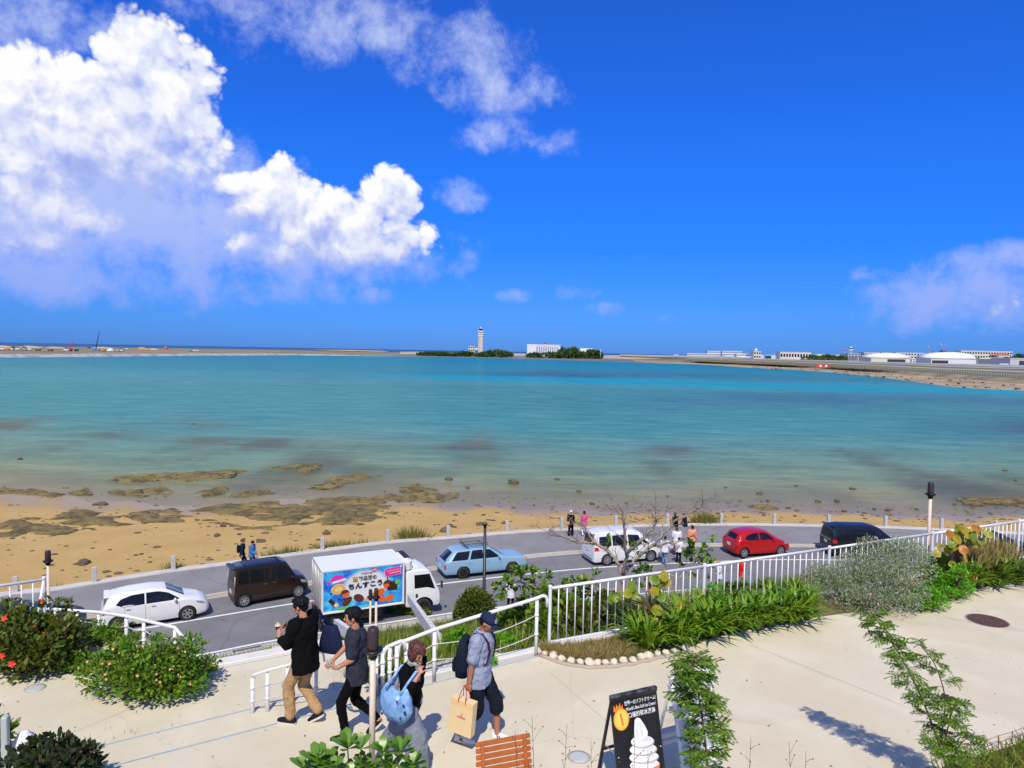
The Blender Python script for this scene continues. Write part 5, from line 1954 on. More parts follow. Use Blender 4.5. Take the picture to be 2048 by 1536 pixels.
def person(loc, yaw, h, label, q=.02, top=None, top_len=.14, sleeve='short', pants=None, pant_end='ankle', shoe=None, hair='short', hairm=None, skin=None, feet=((.16, .09, 0, 0), (-.16, -.09, 0, .5)), hands=((.05, .27, .72), (.05, -.27, .72)),
           lean=4, head=(0, 0), loose=0.0, wide=1.0, curl=(.45, .45), palm=((0, -1, 0), (0, 1, 0)), handdir=(None, None), pelvis_dz=0.0, ehint=((-1, .4, -.2), (-1, -.4, -.2)), pant_r=(.086, .066, .058), face=False, seat=None, group=None, skirt=None):
 near = q < .015
 skin = skin or SKIN
 root = empty('person', loc, yaw, label, 'person', group)
 s = h / 1.72
 root.scale = (s, s, s)
 pel = Vector((0, 0, (.925 if seat is None else seat) + pelvis_dz))
 RM = Matrix.Rotation(R(lean), 3, 'Y')
 sp = lambda x, y, z: pel + RM @ Vector((x, y, z))
 sh = {1: sp(0, .175 * wide, .475), -1: sp(0, -.175 * wide, .475)}
 neck = sp(0, 0, .52)
 HM = RM @ Matrix.Rotation(R(head[0]), 3, 'Z') @ Matrix.Rotation(R(head[1]), 3, 'Y')
 hc = neck + RM @ Vector((.01, 0, .075)) + HM @ Vector((.018, 0, .085))
 hd = lambda x, y, z: hc + HM @ Vector((x, y, z))
 seg = 12 if near else 8
 body = MB()
 # head
 body.ell(hd(0, 0, .012), (.096, .076, .104), 16, 10, 0, HM)
 body.ell(hd(.022, 0, -.055), (.066, .058, .066), 14, 9, 0, HM)
 body.ell(hd(.05, 0, -.095), (.03, .034, .024), 10, 7, 0, HM)
 body.cap(hd(.092, 0, .01), hd(.108, 0, -.028), .010, .014, 8)
 for sd in (-1, 1):
  body.ell(hd(-.005, sd * .079, -.015), (.020, .010, .030), 8, 6, 0, HM)
  body.ell(hd(.062, sd * .036, -.03), (.026, .024, .024), 8, 6, 0, HM)
 body.ell(hd(.086, 0, -.066), (.016, .026, .012), 8, 6, 0, HM)
 body.cap(neck - RM @ Vector((0, 0, .05)), hd(-.012, 0, -.06), .056, .050, seg)
 # inner torso
 body.cap(sp(0, 0, .05), sp(0, 0, .40), .09, .10, seg)
 for sd in (-1, 1):
  body.cap(sp(0, 0, .43), sh[sd], .055, .05, seg)
 arms = {}
 for k, sd in enumerate((1, -1)):
  el, wr = ik(sh[sd], hands[k], .285, .25, ehint[k])
  arms[sd] = (el, wr)
  body.cap(sh[sd], el, .050, .040, seg)
  body.cap(el, wr, .041, .027, seg)
  dv_ = handdir[k] or (wr - el)
  if near:
   add_hand(body, wr, dv_, palm[k], curl[k])
  else:
   dn = Vector(dv_).normalized()
   add_hand(body, wr, dv_, palm[k], curl[k], k=1.05)
 legs = {}
 for k, sd in enumerate((1, -1)):
  fx, fy, fz, pitch = feet[k][:4]
  hip = pel + Vector((0, sd * .088, -.03))
  ank = Vector((fx, fy, fz + .085 + .10 * math.sin(pitch))) + Vector((-.02, 0, 0))
  kn, ank = ik(hip, ank, .435, .425, (1, 0, .15))
  legs[sd] = (hip, kn, ank)
  body.cap(hip, kn, .07, .05, seg)
  body.cap(kn, ank, .052, .036, seg)
  body.cap(ank, ank + Vector((.05, 0, -.04)), .034, .03, 8)
  up, so_ = shoe_mesh(shoe or BLACKSHOE)
  so2 = mesh_obj('shoe', up, root)
  yaw_f = feet[k][4] if len(feet[k]) > 4 else 0.0
  so2.matrix_local = Matrix.Translation((ank.x, fy, fz + .004 + .10 * math.sin(pitch))) @ Matrix.Rotation(yaw_f, 4, 'Z') @ Matrix.Rotation(pitch, 4, 'Y')
  mesh_obj('sole', so_, so2)
 bo = body.build('body', skin, root)
 remesh(bo, q * (.62 if near else .6), 1)
 # trousers
 pr_ = pant_r
 tr = MB()
 for sd in (-1, 1):
  hip, kn, ank = legs[sd]
  if pant_end == 'ankle':
   tr.cap(hip, kn, pr_[0], pr_[1], seg)
   tr.cap(kn, ank + (kn - ank) * .10, pr_[1], pr_[2], seg)
  elif pant_end == 'knee':
   tr.cap(hip, kn, pr_[0] + .008, pr_[1] + .016, seg)
   tr.cap(kn, kn + (ank - kn) * .22, pr_[1] + .016, pr_[1] + .012, seg)
  elif pant_end == 'short':
   tr.cap(hip, hip + (kn - hip) * .8, pr_[0] + .012, pr_[1] + .026, seg)
 tr.ell(pel + Vector((0, 0, .02)), (.118, .162 * wide, .13), 16, 10)
 to = tr.build('trousers', pants, root)
 remesh(to, q * .8, 2)
 # top
 prof = [(-top_len, .170, .122), (0, .168, .120), (.12, .150, .110), (.25, .158, .116), (.37, .176, .122), (.44, .176, .112), (.49, .130, .086), (.52, .072, .066)]
 tp_ = MB()
 rings = []
 for z, wy, wx in prof:
  rings.append([sp((wx + loose + .008) * math.cos(t), (wy * wide + loose + .008) * math.sin(t), z) for t in (2 * math.pi * i / 20 for i in range(20))])
 tp_.loft(rings, 0)
 for sd in (-1, 1):
  el, wr = arms[sd]
  tp_.ell(sh[sd], .064 + loose, 12, 8)
  if sleeve == 'short':
   tp_.cap(sh[sd], sh[sd].lerp(el, .80), .062 + loose, .056 + loose, seg)
  elif sleeve == 'half':
   tp_.cap(sh[sd], el, .064 + loose, .056 + loose, seg)
   tp_.cap(el, el.lerp(wr, .35), .056 + loose, .054 + loose, seg)
  elif sleeve == 'long':
   tp_.cap(sh[sd], el, .062 + loose, .052 + loose, seg)
   tp_.cap(el, el.lerp(wr, .92), .052 + loose, .038 + loose, seg)
 if top_len > 0 and skirt:
  z0, rx = skirt
  tp_.loft([[sp((.11 + rx * f) * math.cos(t), (.16 + rx * f) * math.sin(t), -.05 - z0 * f) for t in (2 * math.pi * i / 20 for i in range(20))] for f in (0, .5, 1)], 0)
 toO = tp_.build('top', top, root)
 remesh(toO, q * .8, 2)
 if near:
  for o in (to, toO):
   dm = o.modifiers.new('folds', 'DISPLACE')
   dm.texture = CLOUD
   dm.texture_coords = 'LOCAL'
   dm.strength = .036
   dm.mid_level = .5
   sm2 = o.modifiers.new('soft2', 'SMOOTH')
   sm2.iterations = 1
 # hair
 hm = hairm or HAIRK
 if hair:
  hb = MB()
  hb.ell(hd(-.026, 0, .032), (.104, .090, .100), 16, 10, 0, HM)
  hb.ell(hd(.03, 0, .078), (.068, .072, .044), 12, 8, 0, HM)
  if hair == 'short':
   for sd in (-1, 1):
    hb.ell(hd(.018, sd * .070, .025), (.040, .020, .052), 10, 7, 0, HM)
   hb.ell(hd(-.055, 0, -.035), (.055, .066, .06), 10, 7, 0, HM)
  elif hair == 'bob':
   rr = random.Random(5)
   hb.ell(hd(-.035, 0, -.03), (.085, .098, .085), 12, 8, 0, HM)
   for i in range(46):
    a, z = rr.uniform(.75, 5.5), rr.uniform(-.10, .11)
    rad = math.sqrt(max(.05, 1 - ((z - .02) / .135) ** 2))
    hb.ell(hd(-.02 + .112 * rad * math.cos(a), .102 * rad * math.sin(a), z), rr.uniform(.018, .032), 7, 5)
  elif hair == 'tail':
   hb.ell(hd(-.055, 0, -.02), (.05, .065, .06), 10, 7, 0, HM)
   hb.ell(hd(-.13, 0, .02), (.03, .03, .03), 8, 6, 0, HM)
   hb.cap(hd(-.135, 0, .01), hd(-.16, 0, -.10), .028, .012, 8)
  elif hair == 'long':
   hb.cap(hd(-.05, 0, -.02), hd(-.07, 0, -.20), .08, .06, 10)
  if near and hair == 'short':
   rr = random.Random(int(h * 977))
   for i in range(30):
    a, z = rr.uniform(-.9, 4.1), rr.uniform(.02, .125)
    rad = math.sqrt(max(.05, 1 - ((z - .032) / .10) ** 2)) if z < .125 else .3
    p0 = hd(-.026 + .098 * rad * math.cos(a), .085 * rad * math.sin(a), z)
    hb.cap(p0, p0 + HM @ Vector((.02 * math.cos(a), .02 * math.sin(a), -.025)), .014, .006, 6)
  ho = hb.build('hair', hm, root)
  remesh(ho, q * .6, 1)
 if face:
  for sd in (-1, 1):
   MB().ell(hd(.0875, sd * .031, .004), (.006, .012, .0055), 8, 6, 0, HM).build('eye', mat('eye_dark', (0.02, 0.012, 0.01), .2), root)
   MB().cap(hd(.094, sd * .018, .026), hd(.084, sd * .048, .026), .0045, .003, 6).build('eyebrow', hm, root)
  MB().cap(hd(.101, -.017, -.066), hd(.101, .017, -.066), .0035, .0035, 6).build('mouth', mat('lip', (0.33, 0.085, 0.07), .5), root)
 root['_hd'] = [c for c in hc]
 return dict(root=root, hd=hd, HM=HM, sp=sp, RM=RM, sh=sh, arms=arms, legs=legs, s=s, pel=pel)

BLACKSHOE = cloth('black_shoe', (0.016, 0.015, 0.016), .2)
C_BLACK = cloth('black_cloth', (0.0035, 0.0035, 0.004), .15)
C_TAN = cloth('tan_trouser', (0.43, 0.27, 0.125), .12, .8)
C_NAVY = cloth('charcoal_shirt', (0.032, 0.034, 0.048), .12, .7)
C_JET = cloth('jet_trouser', (0.003, 0.003, 0.0035), .15)
C_GREY = cloth('grey_trouser', (0.205, 0.225, 0.26), .10, .8)
C_BLUEG = cloth('blue_grey_shirt', (0.30, 0.34, 0.43), .10, .9)
C_INK = cloth('ink_cloth', (0.010, 0.013, 0.020), .2)
C_WHITE = cloth('white_cloth', (0.72, 0.73, 0.74), .06)
C_WSHOE = cloth('white_shoe', (0.74, 0.74, 0.73), .05, .2)

# --- man in black with the ice cream cup
p = P(610, 1444, ZP)
A_ = person(p, R(160), 1.70, 'man in a loose black top and tan trousers eating from a cup', .011, C_BLACK, .20, 'half', C_TAN, 'ankle', BLACKSHOE, 'short', HAIRK, SKIN,
   feet=((.17, .11, 0, 0, .1), (-.16, -.07, .0, .55)), hands=((.36, .10, 1.16), (.27, -.10, 1.27)), lean=3, head=(8, 14), loose=.03, wide=1.06, curl=(.75, .7), palm=((-.2, -1, .2), (-.2, 1, -.3)),
   handdir=(Vector((.25, -.3, .85)), Vector((.8, .35, .0))), ehint=((-.6, .5, -1), (-.6, -.5, -1)), pant_r=(.098, .082, .068), face=True)

def local_thing(name, ref, label, cat):
 """a thing carried by a person: own top-level object placed in the carrier's space"""
 o = empty(name, (0, 0, 0), 0, label, cat)
 bpy.context.view_layer.update()
 o.matrix_world = ref['root'].matrix_world.copy()
 return o

cw = A_['arms'][1][1] + Vector((.045, -.05, .10))
cup = local_thing('ice_cream_cup', A_, 'small dark paper cup of ice cream in the left man\'s hand', 'cup')
MB().lathe([(.026, -.05), (.036, .02), (.038, .022)], 18, 0, cw).build('cup', mat('cup_maroon', (0.05, 0.012, 0.02), .5), cup)
MB().lathe([(.037, .022), (.041, .026), (.041, .032), (.036, .034)], 18, 0, cw).build('rim', INKW, cup)
sc_ = MB()
sc_.ell(cw + Vector((0, 0, .036)), (.034, .034, .022))
sc_.ell(cw + Vector((.005, .003, .052)), (.020, .020, .018))
sc_.build('scoop', mat('caramel_ice', (0.66, 0.34, 0.10), .5, col2=(0.80, 0.66, 0.42), scale=30), cup)
h2 = A_['arms'][-1][1]
spn = local_thing('spoon', A_, 'dark plastic spoon between the left man\'s fingers', 'spoon')
MB().tube([h2 + Vector((.06, .06, .05)), h2 + Vector((.09, .09, .0)), cw + Vector((.0, 0, .05))], .004, 6).build('handle', PLASTIC, spn)
el, wr = A_['arms'][1]
MB().tube([wr.lerp(el, .10) + (Vector((math.cos(t), math.sin(t), 0))) * .032 for t in (2 * math.pi * k / 14 for k in range(15))], .008, 6).build('bracelet', BLACKMETAL, A_['root'])

# --- man in the charcoal shirt
p = P(713, 1474, ZP)
B_ = person(p, R(186), 1.70, 'man in a charcoal short-sleeved shirt and slim black trousers', .011, C_NAVY, .17, 'short', C_JET, 'ankle', BLACKSHOE, 'short', HAIRK, SKIN,
   feet=((.15, .09, 0, 0), (-.26, -.10, .02, .75)), hands=((.24, .12, .98), (.32, -.16, .97)), lean=2, head=(4, 6), loose=.016, wide=1.0, curl=(.55, .5), palm=((.1, -1, .3), (.1, 1, .2)),
   handdir=(Vector((.8, -.55, -.05)), Vector((.6, .4, -.55))), ehint=((-1, .5, -.3), (-1, -.5, -.3)), pant_r=(.086, .066, .052), face=True)
ph = local_thing('phone', B_, 'pale blue phone case in the charcoal-shirted man\'s hand', 'phone')
el, wr = B_['arms'][1]
MB().box(wr + Vector((.10, -.075, .02)), (.015, .075, .14), Euler((R(70), R(20), R(30))).to_matrix(), bev=.006).build('case', mat('phone_blue', (0.30, 0.48, 0.55), .3), ph)
MB().tube([wr.lerp(el, .12) + Vector((0, math.cos(t), math.sin(t))) * .031 for t in (2 * math.pi * k / 14 for k in range(15))], .007, 6).build('watch', GREYMETAL, B_['root'])
cl_ = MB()
for sd in (-1, 1):
 cl_.box(B_['sp'](.05, sd * .045, .505), (.07, .05, .03), Euler((sd * R(35), R(25), 0)).to_matrix(), bev=.008)
cl_.build('collar', C_NAVY, B_['root'])

# --- woman with the blue bag
p = P(818, 1534, ZP)
C_ = person(p, R(-34), 1.55, 'woman in a black top and wide grey trousers carrying a blue bag', .011, C_BLACK, .10, 'half', C_GREY, 'ankle', cloth('dark_trainer', (0.05, 0.035, 0.06), .2), 'bob', HAIRB, SKIN,
   feet=((-.42, .10, .02, .5), (.22, -.08, 0, 0)), hands=((-.06, .24, .84), (.24, -.10, 1.36)), lean=5, head=(-6, 24), loose=.012, wide=.96, curl=(.5, .9), palm=((0, -1, 0), (-.3, .9, -.2)),
   handdir=(None, Vector((-.2, .5, .75))), ehint=((-1, .5, -.3), (.1, -.6, -1)), pant_r=(.12, .145, .155), face=True)
hipc = C_['pel']
# fullness of the trouser legs
fl = MB()
for sd in (-1, 1):
 hip, kn, ank = C_['legs'][sd]
 rings = []
 for f, r_ in ((0, .125), (.3, .14), (.6, .155), (.85, .165), (.97, .17)):
  c0 = hip.lerp(kn, min(1, f * 2)) if f < .5 else kn.lerp(ank, (f - .5) * 2)
  rings.append([c0 + Vector(((r_ * 1.05 + .012 * math.sin(5 * t + sd)) * math.cos(t), (r_ * .82 + .012 * math.cos(4 * t)) * math.sin(t), -.02 * f)) for t in (2 * math.pi * i / 24 for i in range(24))])
 fl.loft(rings, 0)
fo = fl.build('trouser_legs', C_GREY, C_['root'])
remesh(fo, .012, 3)
sc_ = MB()
rr = random.Random(9)
for i in range(14):
 a = 2 * math.pi * i / 14
 sc_.ell(C_['sp'](.03 + .075 * math.cos(a), .078 * math.sin(a), .53 + rr.uniform(-.015, .02)), (.034, .034, .028), 8, 6)
sc_.cap(C_['sp'](.10, -.02, .50), C_['sp'](.15, -.03, .34), .034, .028, 8)
so3 = sc_.build('scarf', mat('patterned_scarf', (0.42, 0.41, 0.36), .9, col2=(0.10, 0.10, 0.09), scale=38), C_['root'])
remesh(so3, .009, 1)
bag = local_thing('shoulder_bag', C_, 'large light blue cloth bag hanging from the woman\'s arm', 'bag')
m, t, out = new_mat('tie_dye_blue')
b = pbsdf(t, out, .8, 0, .2)
tc = t.new('ShaderNodeTexCoord').outputs['Object']
f = t.noise(tc, 7.0, 5, .6, .8)
vo = t.new('ShaderNodeTexVoronoi')
vo.inputs['Scale'].default_value = 6.5
t.l.new(tc, vo.inputs['Vector'])
c = t.mix(t.smooth(f, .38, .62), (0.15, 0.31, 0.56), (0.29, 0.49, 0.70))
c = t.mix(t.math('MULTIPLY', t.smooth(vo.outputs['Distance'], .30, .12), .75), c, (0.55, 0.74, 0.86))
t.l.new(c, b.inputs['Base Color'])
bump(t, b, f, .6, .03)
BAGM = m
bc = Vector((.04, -.30, 1.0))
rings = []
for z, hx, hy in ((-.22, .06, .02), (-.21, .13, .05), (-.13, .21, .085), (-.02, .26, .10), (.08, .245, .09), (.15, .20, .06), (.18, .17, .03), (.18, .15, .02)):
 rings.append([bc + Vector((hx * math.cos(t) + .03 * z, hy * math.sin(t) + .01 * math.sin(3 * t), z + .05 * math.cos(t) ** 2 * (1 if z > 0 else -.4))) for t in (2 * math.pi * i / 28 for i in range(28))])
bg_ = MB().loft(rings, 0).build('pouch', BAGM, bag)
dm = bg_.modifiers.new('folds', 'DISPLACE')
dm.texture = CLOUD
dm.texture_coords = 'LOCAL'
dm.strength = .05
shp = C_['sh'][-1] + Vector((0, -.02, .07))
for dx, end in ((-.12, shp), (.13, C_['arms'][-1][1] + Vector((-.01, -.02, .05)))):
 a0 = bc + Vector((dx, -.06, .18))
 a1 = bc + Vector((dx, .05, .18))
 MB().tube([a0, a0.lerp(end, .5) + Vector((0, -.03, .0)), end + Vector((0, -.02, .0)), end + Vector((0, .05, -.01)), a1.lerp(end, .5), a1], .017, 8).build('strap', BAGM, bag)
dk = MB()
for (x, z, r_) in ((.20, .06, .022), (.215, -.03, .026), (.16, -.10, .018), (-.16, -.14, .02), (.11, .10, .016)):
 yy = -.105 * math.sqrt(max(.05, 1 - (x / .26) ** 2)) - .012
 for k in range(6):
  a = k * math.pi / 3
  dk.ell(bc + Vector((x + r_ * .6 * math.cos(a), yy, z + r_ * .6 * math.sin(a))), (r_ * .42, .008, r_ * .42), 6, 5)
dk.build('flower_print', mat('print_navy', (0.02, 0.04, 0.16), .8), bag)
# swoosh-like orange flash is on the shoe side
hip, kn, ank = C_['legs'][-1]
MB().tube([(ank.x + .02, -.08 - .05, .035), (ank.x + .06, -.08 - .053, .03), (ank.x + .13, -.08 - .056, .055)], .007, 6).build('shoe_flash', mat('coral_flash', (0.85, 0.22, 0.10), .5), C_['root'])

# --- man with the cap, backpack and paper bag
p = P(957, 1481, ZP)
D_ = person(p, R(-16), 1.70, 'man in a navy cap and blue-grey shirt with a backpack', .011, C_BLUEG, .16, 'short', C_INK, 'knee', C_WSHOE, None, HAIRK, SKINT,
   feet=((.24, .10, 0, 0), (-.20, -.10, 0, .12)), hands=((.02, .27, .80), (-.06, -.27, .80)), lean=3, head=(-6, 26), loose=.026, wide=1.10, curl=(.5, 1.0), palm=((0, -1, 0), (0, 1, 0)),
   ehint=((-1, .4, -.2), (-1, -.4, -.2)), pant_r=(.10, .078, .06), face=True)
hd, HM = D_['hd'], D_['HM']
hb = MB()
hb.ell(hd(-.03, 0, -.01), (.088, .082, .07), 12, 8, 0, HM)
remesh(hb.build('hair', HAIRK, D_['root']), .008, 1)
cap_ = local_thing('baseball_cap', D_, 'navy baseball cap with a white emblem on the backpack man', 'cap')
NV = cloth('cap_navy', (0.018, 0.026, 0.062), .12, .3)
cm = MB()
rings = []
for k in range(7):
 a = R(-2 + 92 * k / 6)
 rings.append([hd(-.008 + .113 * math.cos(a) * math.cos(t), .094 * math.cos(a) * math.sin(t), .028 + .100 * math.sin(a)) for t in (2 * math.pi * i / 24 for i in range(24))])
cm.loft(rings, 0, True, True)
cm.build('crown', NV, cap_)
br = MB()
rings = []
for f in (0, .35, .7, 1):
 rings.append([hd(.09 + .085 * f * math.cos(t) ** .6 + .0, .088 * (1 - .22 * f) * math.sin(t), .030 - .018 * f - .02 * math.sin(t) ** 2) for t in (math.pi * (i / 14 - .5) * .99 for i in range(15))])
br.loft(rings, 0, False, False, True, None, False)
bro = br.build('brim', NV, cap_)
sd_ = bro.modifiers.new('thick', 'SOLIDIFY')
sd_.thickness = .006
em = MB()
for k in range(9):
 a = R(20 + 140 * k / 8)
 y_, z_ = .026 * math.cos(a), .070 + .022 * math.sin(a)
 em.ell(hd(-.006 + .113 * math.sqrt(max(.02, 1 - (y_ / .094) ** 2 - ((z_ - .028) / .100) ** 2)) + .001, y_, z_), (.003, .0045, .0045), 6, 5, 0, HM)
for k in range(5):
 y_, z_ = -.020 + .010 * k, .062
 em.ell(hd(-.006 + .113 * math.sqrt(1 - (y_ / .094) ** 2 - ((z_ - .028) / .100) ** 2) + .001, y_, z_), (.003, .004, .006), 6, 5, 0, HM)
em.build('emblem', INKW, cap_)
cm = MB().lathe([(.008, 0), (.006, .006), (.001, .008)], 8, 0, hd(-.008, 0, .127)).build('button', INKW, cap_)
gl = local_thing('glasses', D_, 'pale framed glasses on the man in the cap', 'glasses')
g = MB()
for sd in (-1, 1):
 g.tube([hd(.100, sd * .033 + .024 * math.cos(t), .0 + .018 * math.sin(t)) for t in (2 * math.pi * i / 14 for i in range(15))], .0035, 5)
 g.tube([hd(.098, sd * .056, .004), hd(.0, sd * .088, .004)], .0035, 5)
g.build('frame', mat('frame_pale', (0.62, 0.55, 0.45), .3), gl)
cl_ = MB()
for i in range(11):
 a = math.pi * (i / 10 - .5) * 1.3 + math.pi
 cl_.ell(D_['sp'](.0 + .066 * math.cos(a), .07 * math.sin(a), .535), (.02, .022, .026), 8, 6)
for sd in (-1, 1):
 cl_.box(D_['sp'](.068, sd * .045, .515), (.05, .055, .03), Euler((sd * R(30), R(35), 0)).to_matrix(), bev=.008)
remesh(cl_.build('collar', C_BLUEG, D_['root']), .009, 1)
bpk = local_thing('backpack', D_, 'dark navy backpack on the man with the cap', 'backpack')
rings = []
for z, hx, hy in ((-.10, .05, .10), (-.09, .085, .13), (.05, .10, .15), (.22, .09, .145), (.36, .065, .12), (.42, .035, .08)):
 rings.append([D_['sp'](-.225 + hx * (abs(math.cos(t)) ** .7) * (1 if math.cos(t) > 0 else -1), hy * (abs(math.sin(t)) ** .7) * (1 if math.sin(t) > 0 else -1), z) for t in (2 * math.pi * i / 24 for i in range(24))])
NVB = cloth('pack_ink', (0.010, 0.018, 0.030), .2)
o = MB().loft(rings, 0).build('pack', NVB, bpk)
pk = MB().box(D_['sp'](-.33, 0, .04), (.05, .20, .16), None, bev=.02).build('pocket', NVB, bpk)
STRAP = cloth('strap_wine', (0.045, 0.012, 0.035), .2)
for sd in (-1, 1):
 pts = [D_['sp'](x, sd * y, z) for x, y, z in ((-.16, .10, .40), (-.06, .125, .525), (.04, .125, .53), (.125, .12, .44), (.155, .12, .33), (.13, .145, .18), (-.10, .17, .02))]
 MB().tube(pts, [.018, .02, .02, .018, .016, .010, .008], 8).build('strap', STRAP, bpk)
hw = D_['arms'][-1][1]
pb = local_thing('paper_bag', D_, 'cream paper shopping bag with red handles and a small red emblem', 'bag')
PAPER = mat('cream_paper', (0.80, 0.60, 0.33), .8, var=.05, scale=4)
bt = hw + Vector((-.035, -.075, -.175))
tl = Matrix.Translation(bt) @ Matrix.Rotation(R(-10), 4, 'Z') @ Matrix.Rotation(R(5), 4, 'Y')
bx, by, bz = .325, .11, .44
bgm = MB()
bgm.box((0, 0, -bz / 2), (bx, by, bz))
o = bgm.build('bag_body', PAPER, pb)
o.matrix_local = tl
bmf = MB().box((0, -by / 2 - .002, -.035), (bx, .003, .07)).build('fold', mat('cream_paper_fold', (0.82, 0.56, 0.24), .8), pb)
bmf.matrix_local = tl
for yy in (-by / 2 - .004, by / 2 + .004):
 hl_ = MB().tube([(-.05, yy, -.04), (-.05, yy, .02), (-.035, yy * .4, .12), (0, yy * .2, .165), (.035, yy * .4, .12), (.05, yy, .02), (.05, yy, -.04)], .005, 6).build('handle', mat('handle_red', (0.50, 0.015, 0.02), .7), pb)
 hl_.matrix_local = tl
FB = tl @ Matrix.Translation((0, -by / 2 - .002, 0)) @ Matrix.Rotation(R(90), 4, 'X')
INKR = mat('ink_bag_red', (0.62, 0.05, 0.03), .6)
text_on(pb, FB, 'KATSUICH', .01, -.215, .030, INKR, 'lettering', .002, .0012, width=.115)
e = Print(FB, .0022, .0004)
e.poly(disc_poly(.01, -.172, .006, .007, 10), INKR).poly([(.002, -.180), (.018, -.180), (.014, -.192), (.020, -.200), (.014, -.200), (.010, -.194), (.004, -.200), (-.002, -.200), (.006, -.190)], INKR)
e.done('emblem', pb)
for k, sd in enumerate((1, -1)):
 hip, kn, ank = D_['legs'][sd]
 fy = (.10, -.10)[k]
 for q_ in (0, .025):
  for s2 in (-1, 1):
   MB().box((ank.x + .02 + q_, fy + s2 * .0425, .052), (.012, .004, .05), Euler((0, R(-20), 0)).to_matrix()).build('shoe_stripe', C_INK, D_['root'])
for dct in (A_, B_, C_, D_):
 if '_hd' in dct['root']:
  del dct['root']['_hd']

# --- people along the shore road
JEAN = cloth('jeans', (0.16, 0.27, 0.42), .2)
ORANGE = cloth('salmon_top', (0.80, 0.30, 0.17), .1)
PINK = cloth('pink_top', (0.86, 0.08, 0.30), .1)
DENIM = cloth('denim_shirt', (0.08, 0.20, 0.42), .15)
REDT = cloth('red_top', (0.78, 0.018, 0.02), .08)
GREENT = cloth('green_shorts', (0.02, 0.42, 0.10), .1)
NAVYC = cloth('navy_cloth', (0.012, 0.018, 0.05), .2)
STEP = ((.20, .09, 0, 0), (-.18, -.09, 0, .45))
STAND = ((.02, .11, 0, 0), (-.02, -.11, 0, 0))
PW = .13

def far_person(u, v, z, yaw, h, label, **kw):
 pp = P(u, v, z)
 kw.setdefault('q', .021)
 d = person(pp, R(yaw), h, label, group=None, **kw)
 if '_hd' in d['root']:
  del d['root']['_hd']
 return d

w1 = far_person(484, 1139.5, PW, 20, 1.66, 'person with a brown ponytail and navy jacket walking behind the brown van', top=NAVYC, sleeve='long', pants=C_INK, hair='tail', hairm=HAIRB, feet=STEP, hands=((.12, .24, .80), (.0, -.26, .76)), top_len=.2)
bk = local_thing('backpack', w1, 'black backpack on the person with the ponytail', 'backpack')
MB().box(w1['sp'](-.20, 0, .22), (.17, .30, .42), None, bev=.06).build('pack', C_INK, bk)
for sd in (-1, 1):
 MB().tube([w1['sp'](x, sd * .11, z) for x, z in ((-.12, .42), (-.02, .53), (.12, .46), (.14, .25), (-.12, .08))], .016, 6).build('strap', C_INK, bk)
w2 = far_person(503, 1141, PW, -20, 1.60, 'person in a blue denim shirt looking down, behind the brown van', top=DENIM, sleeve='long', pants=C_INK, feet=STEP, hands=((.30, .06, 1.02), (.30, -.06, 1.0)), head=(-20, 20), loose=.02)
w3 = far_person(1141, 1073, PW, 80, 1.66, 'person in black with a white hat standing at the sea kerb', top=C_BLACK, sleeve='long', pants=C_JET, feet=STAND, hair=None, top_len=.2, pant_r=(.10, .085, .08))
ht = local_thing('sun_hat', w3, 'white round hat on the person in black at the kerb', 'hat')
HM, hd = w3['HM'], w3['hd']
MB().ell(hd(-.01, 0, .045), (.115, .10, .10), 14, 9, 0, HM).build('crown', C_WHITE, ht)
bb = local_thing('shoulder_bag', w3, 'small tan shoulder bag of the person in the white hat', 'bag')
MB().box(w3['sp'](-.10, .17, -.02), (.10, .22, .20), None, bev=.03).build('pouch', cloth('tan_bag', (0.62, 0.30, 0.18), .1), bb)
MB().tube([w3['sp'](-.13, .16, .05), w3['sp'](-.15, .0, .30), w3['sp'](-.03, -.14, .52), w3['sp'](.12, -.05, .38), w3['sp'](.10, .17, .05)], .014, 6).build('strap', cloth('tan_bag', (0.62, 0.30, 0.18)), bb)
w4 = far_person(1168.5, 1073, PW, 110, 1.62, 'person in a bright pink top standing beyond the white minivan', top=PINK, sleeve='short', pants=C_WHITE, feet=STAND, hands=((.10, .26, .9), (.25, -.05, 1.05)), loose=.02)
MB().tube([w4['sp'](-.15, .12, .05), w4['sp'](-.15, -.02, .30), w4['sp'](-.03, -.13, .53)], .016, 6).build('sling_strap', C_INK, w4['root'])
far_person(1329, 1131, 0.004, 75, 1.66, 'person in a printed white T-shirt and pale jeans beside the white minivan', top=C_WHITE, pants=JEAN, feet=STEP, hair='short', loose=.03)
far_person(1352.5, 1113, 0.004, 80, 1.74, 'tall person in a white T-shirt behind two others near the bare tree', top=C_WHITE, pants=C_INK, feet=STEP, hairm=HAIRB, loose=.03)
k_ = far_person(1357, 1128, 0.004, 78, 1.50, 'short person in white with a dark sling bag walking near the tree', top=C_WHITE, pants=C_JET, feet=STEP, loose=.02)
MB().tube([k_['sp'](-.14, .14, .02), k_['sp'](-.15, -.02, .30), k_['sp'](-.03, -.13, .53)], .018, 6).build('sling_strap', C_INK, k_['root'])
o_ = far_person(1384, 1110, 0.004, 95, 1.76, 'person in a salmon top and dark cap walking toward the sea', top=ORANGE, sleeve='half', pants=C_INK, feet=STEP, loose=.04)
MB().tube([o_['sp'](-.14, -.16, .05), o_['sp'](-.17, .0, .28), o_['sp'](-.04, .14, .54)], .016, 6).build('sling_strap', C_INK, o_['root'])
sitf = ((.42, .12, 0.05, 0), (.44, -.10, 0.05, 0))
far_person(1352, 1053, PW, 100, 1.65, 'person in black sitting on the sea kerb, left of the seated pair', top=C_BLACK, sleeve='short', pants=C_INK, feet=sitf, seat=.18, lean=18, hands=((.35, .1, .45), (.35, -.1, .45)), hair='long')
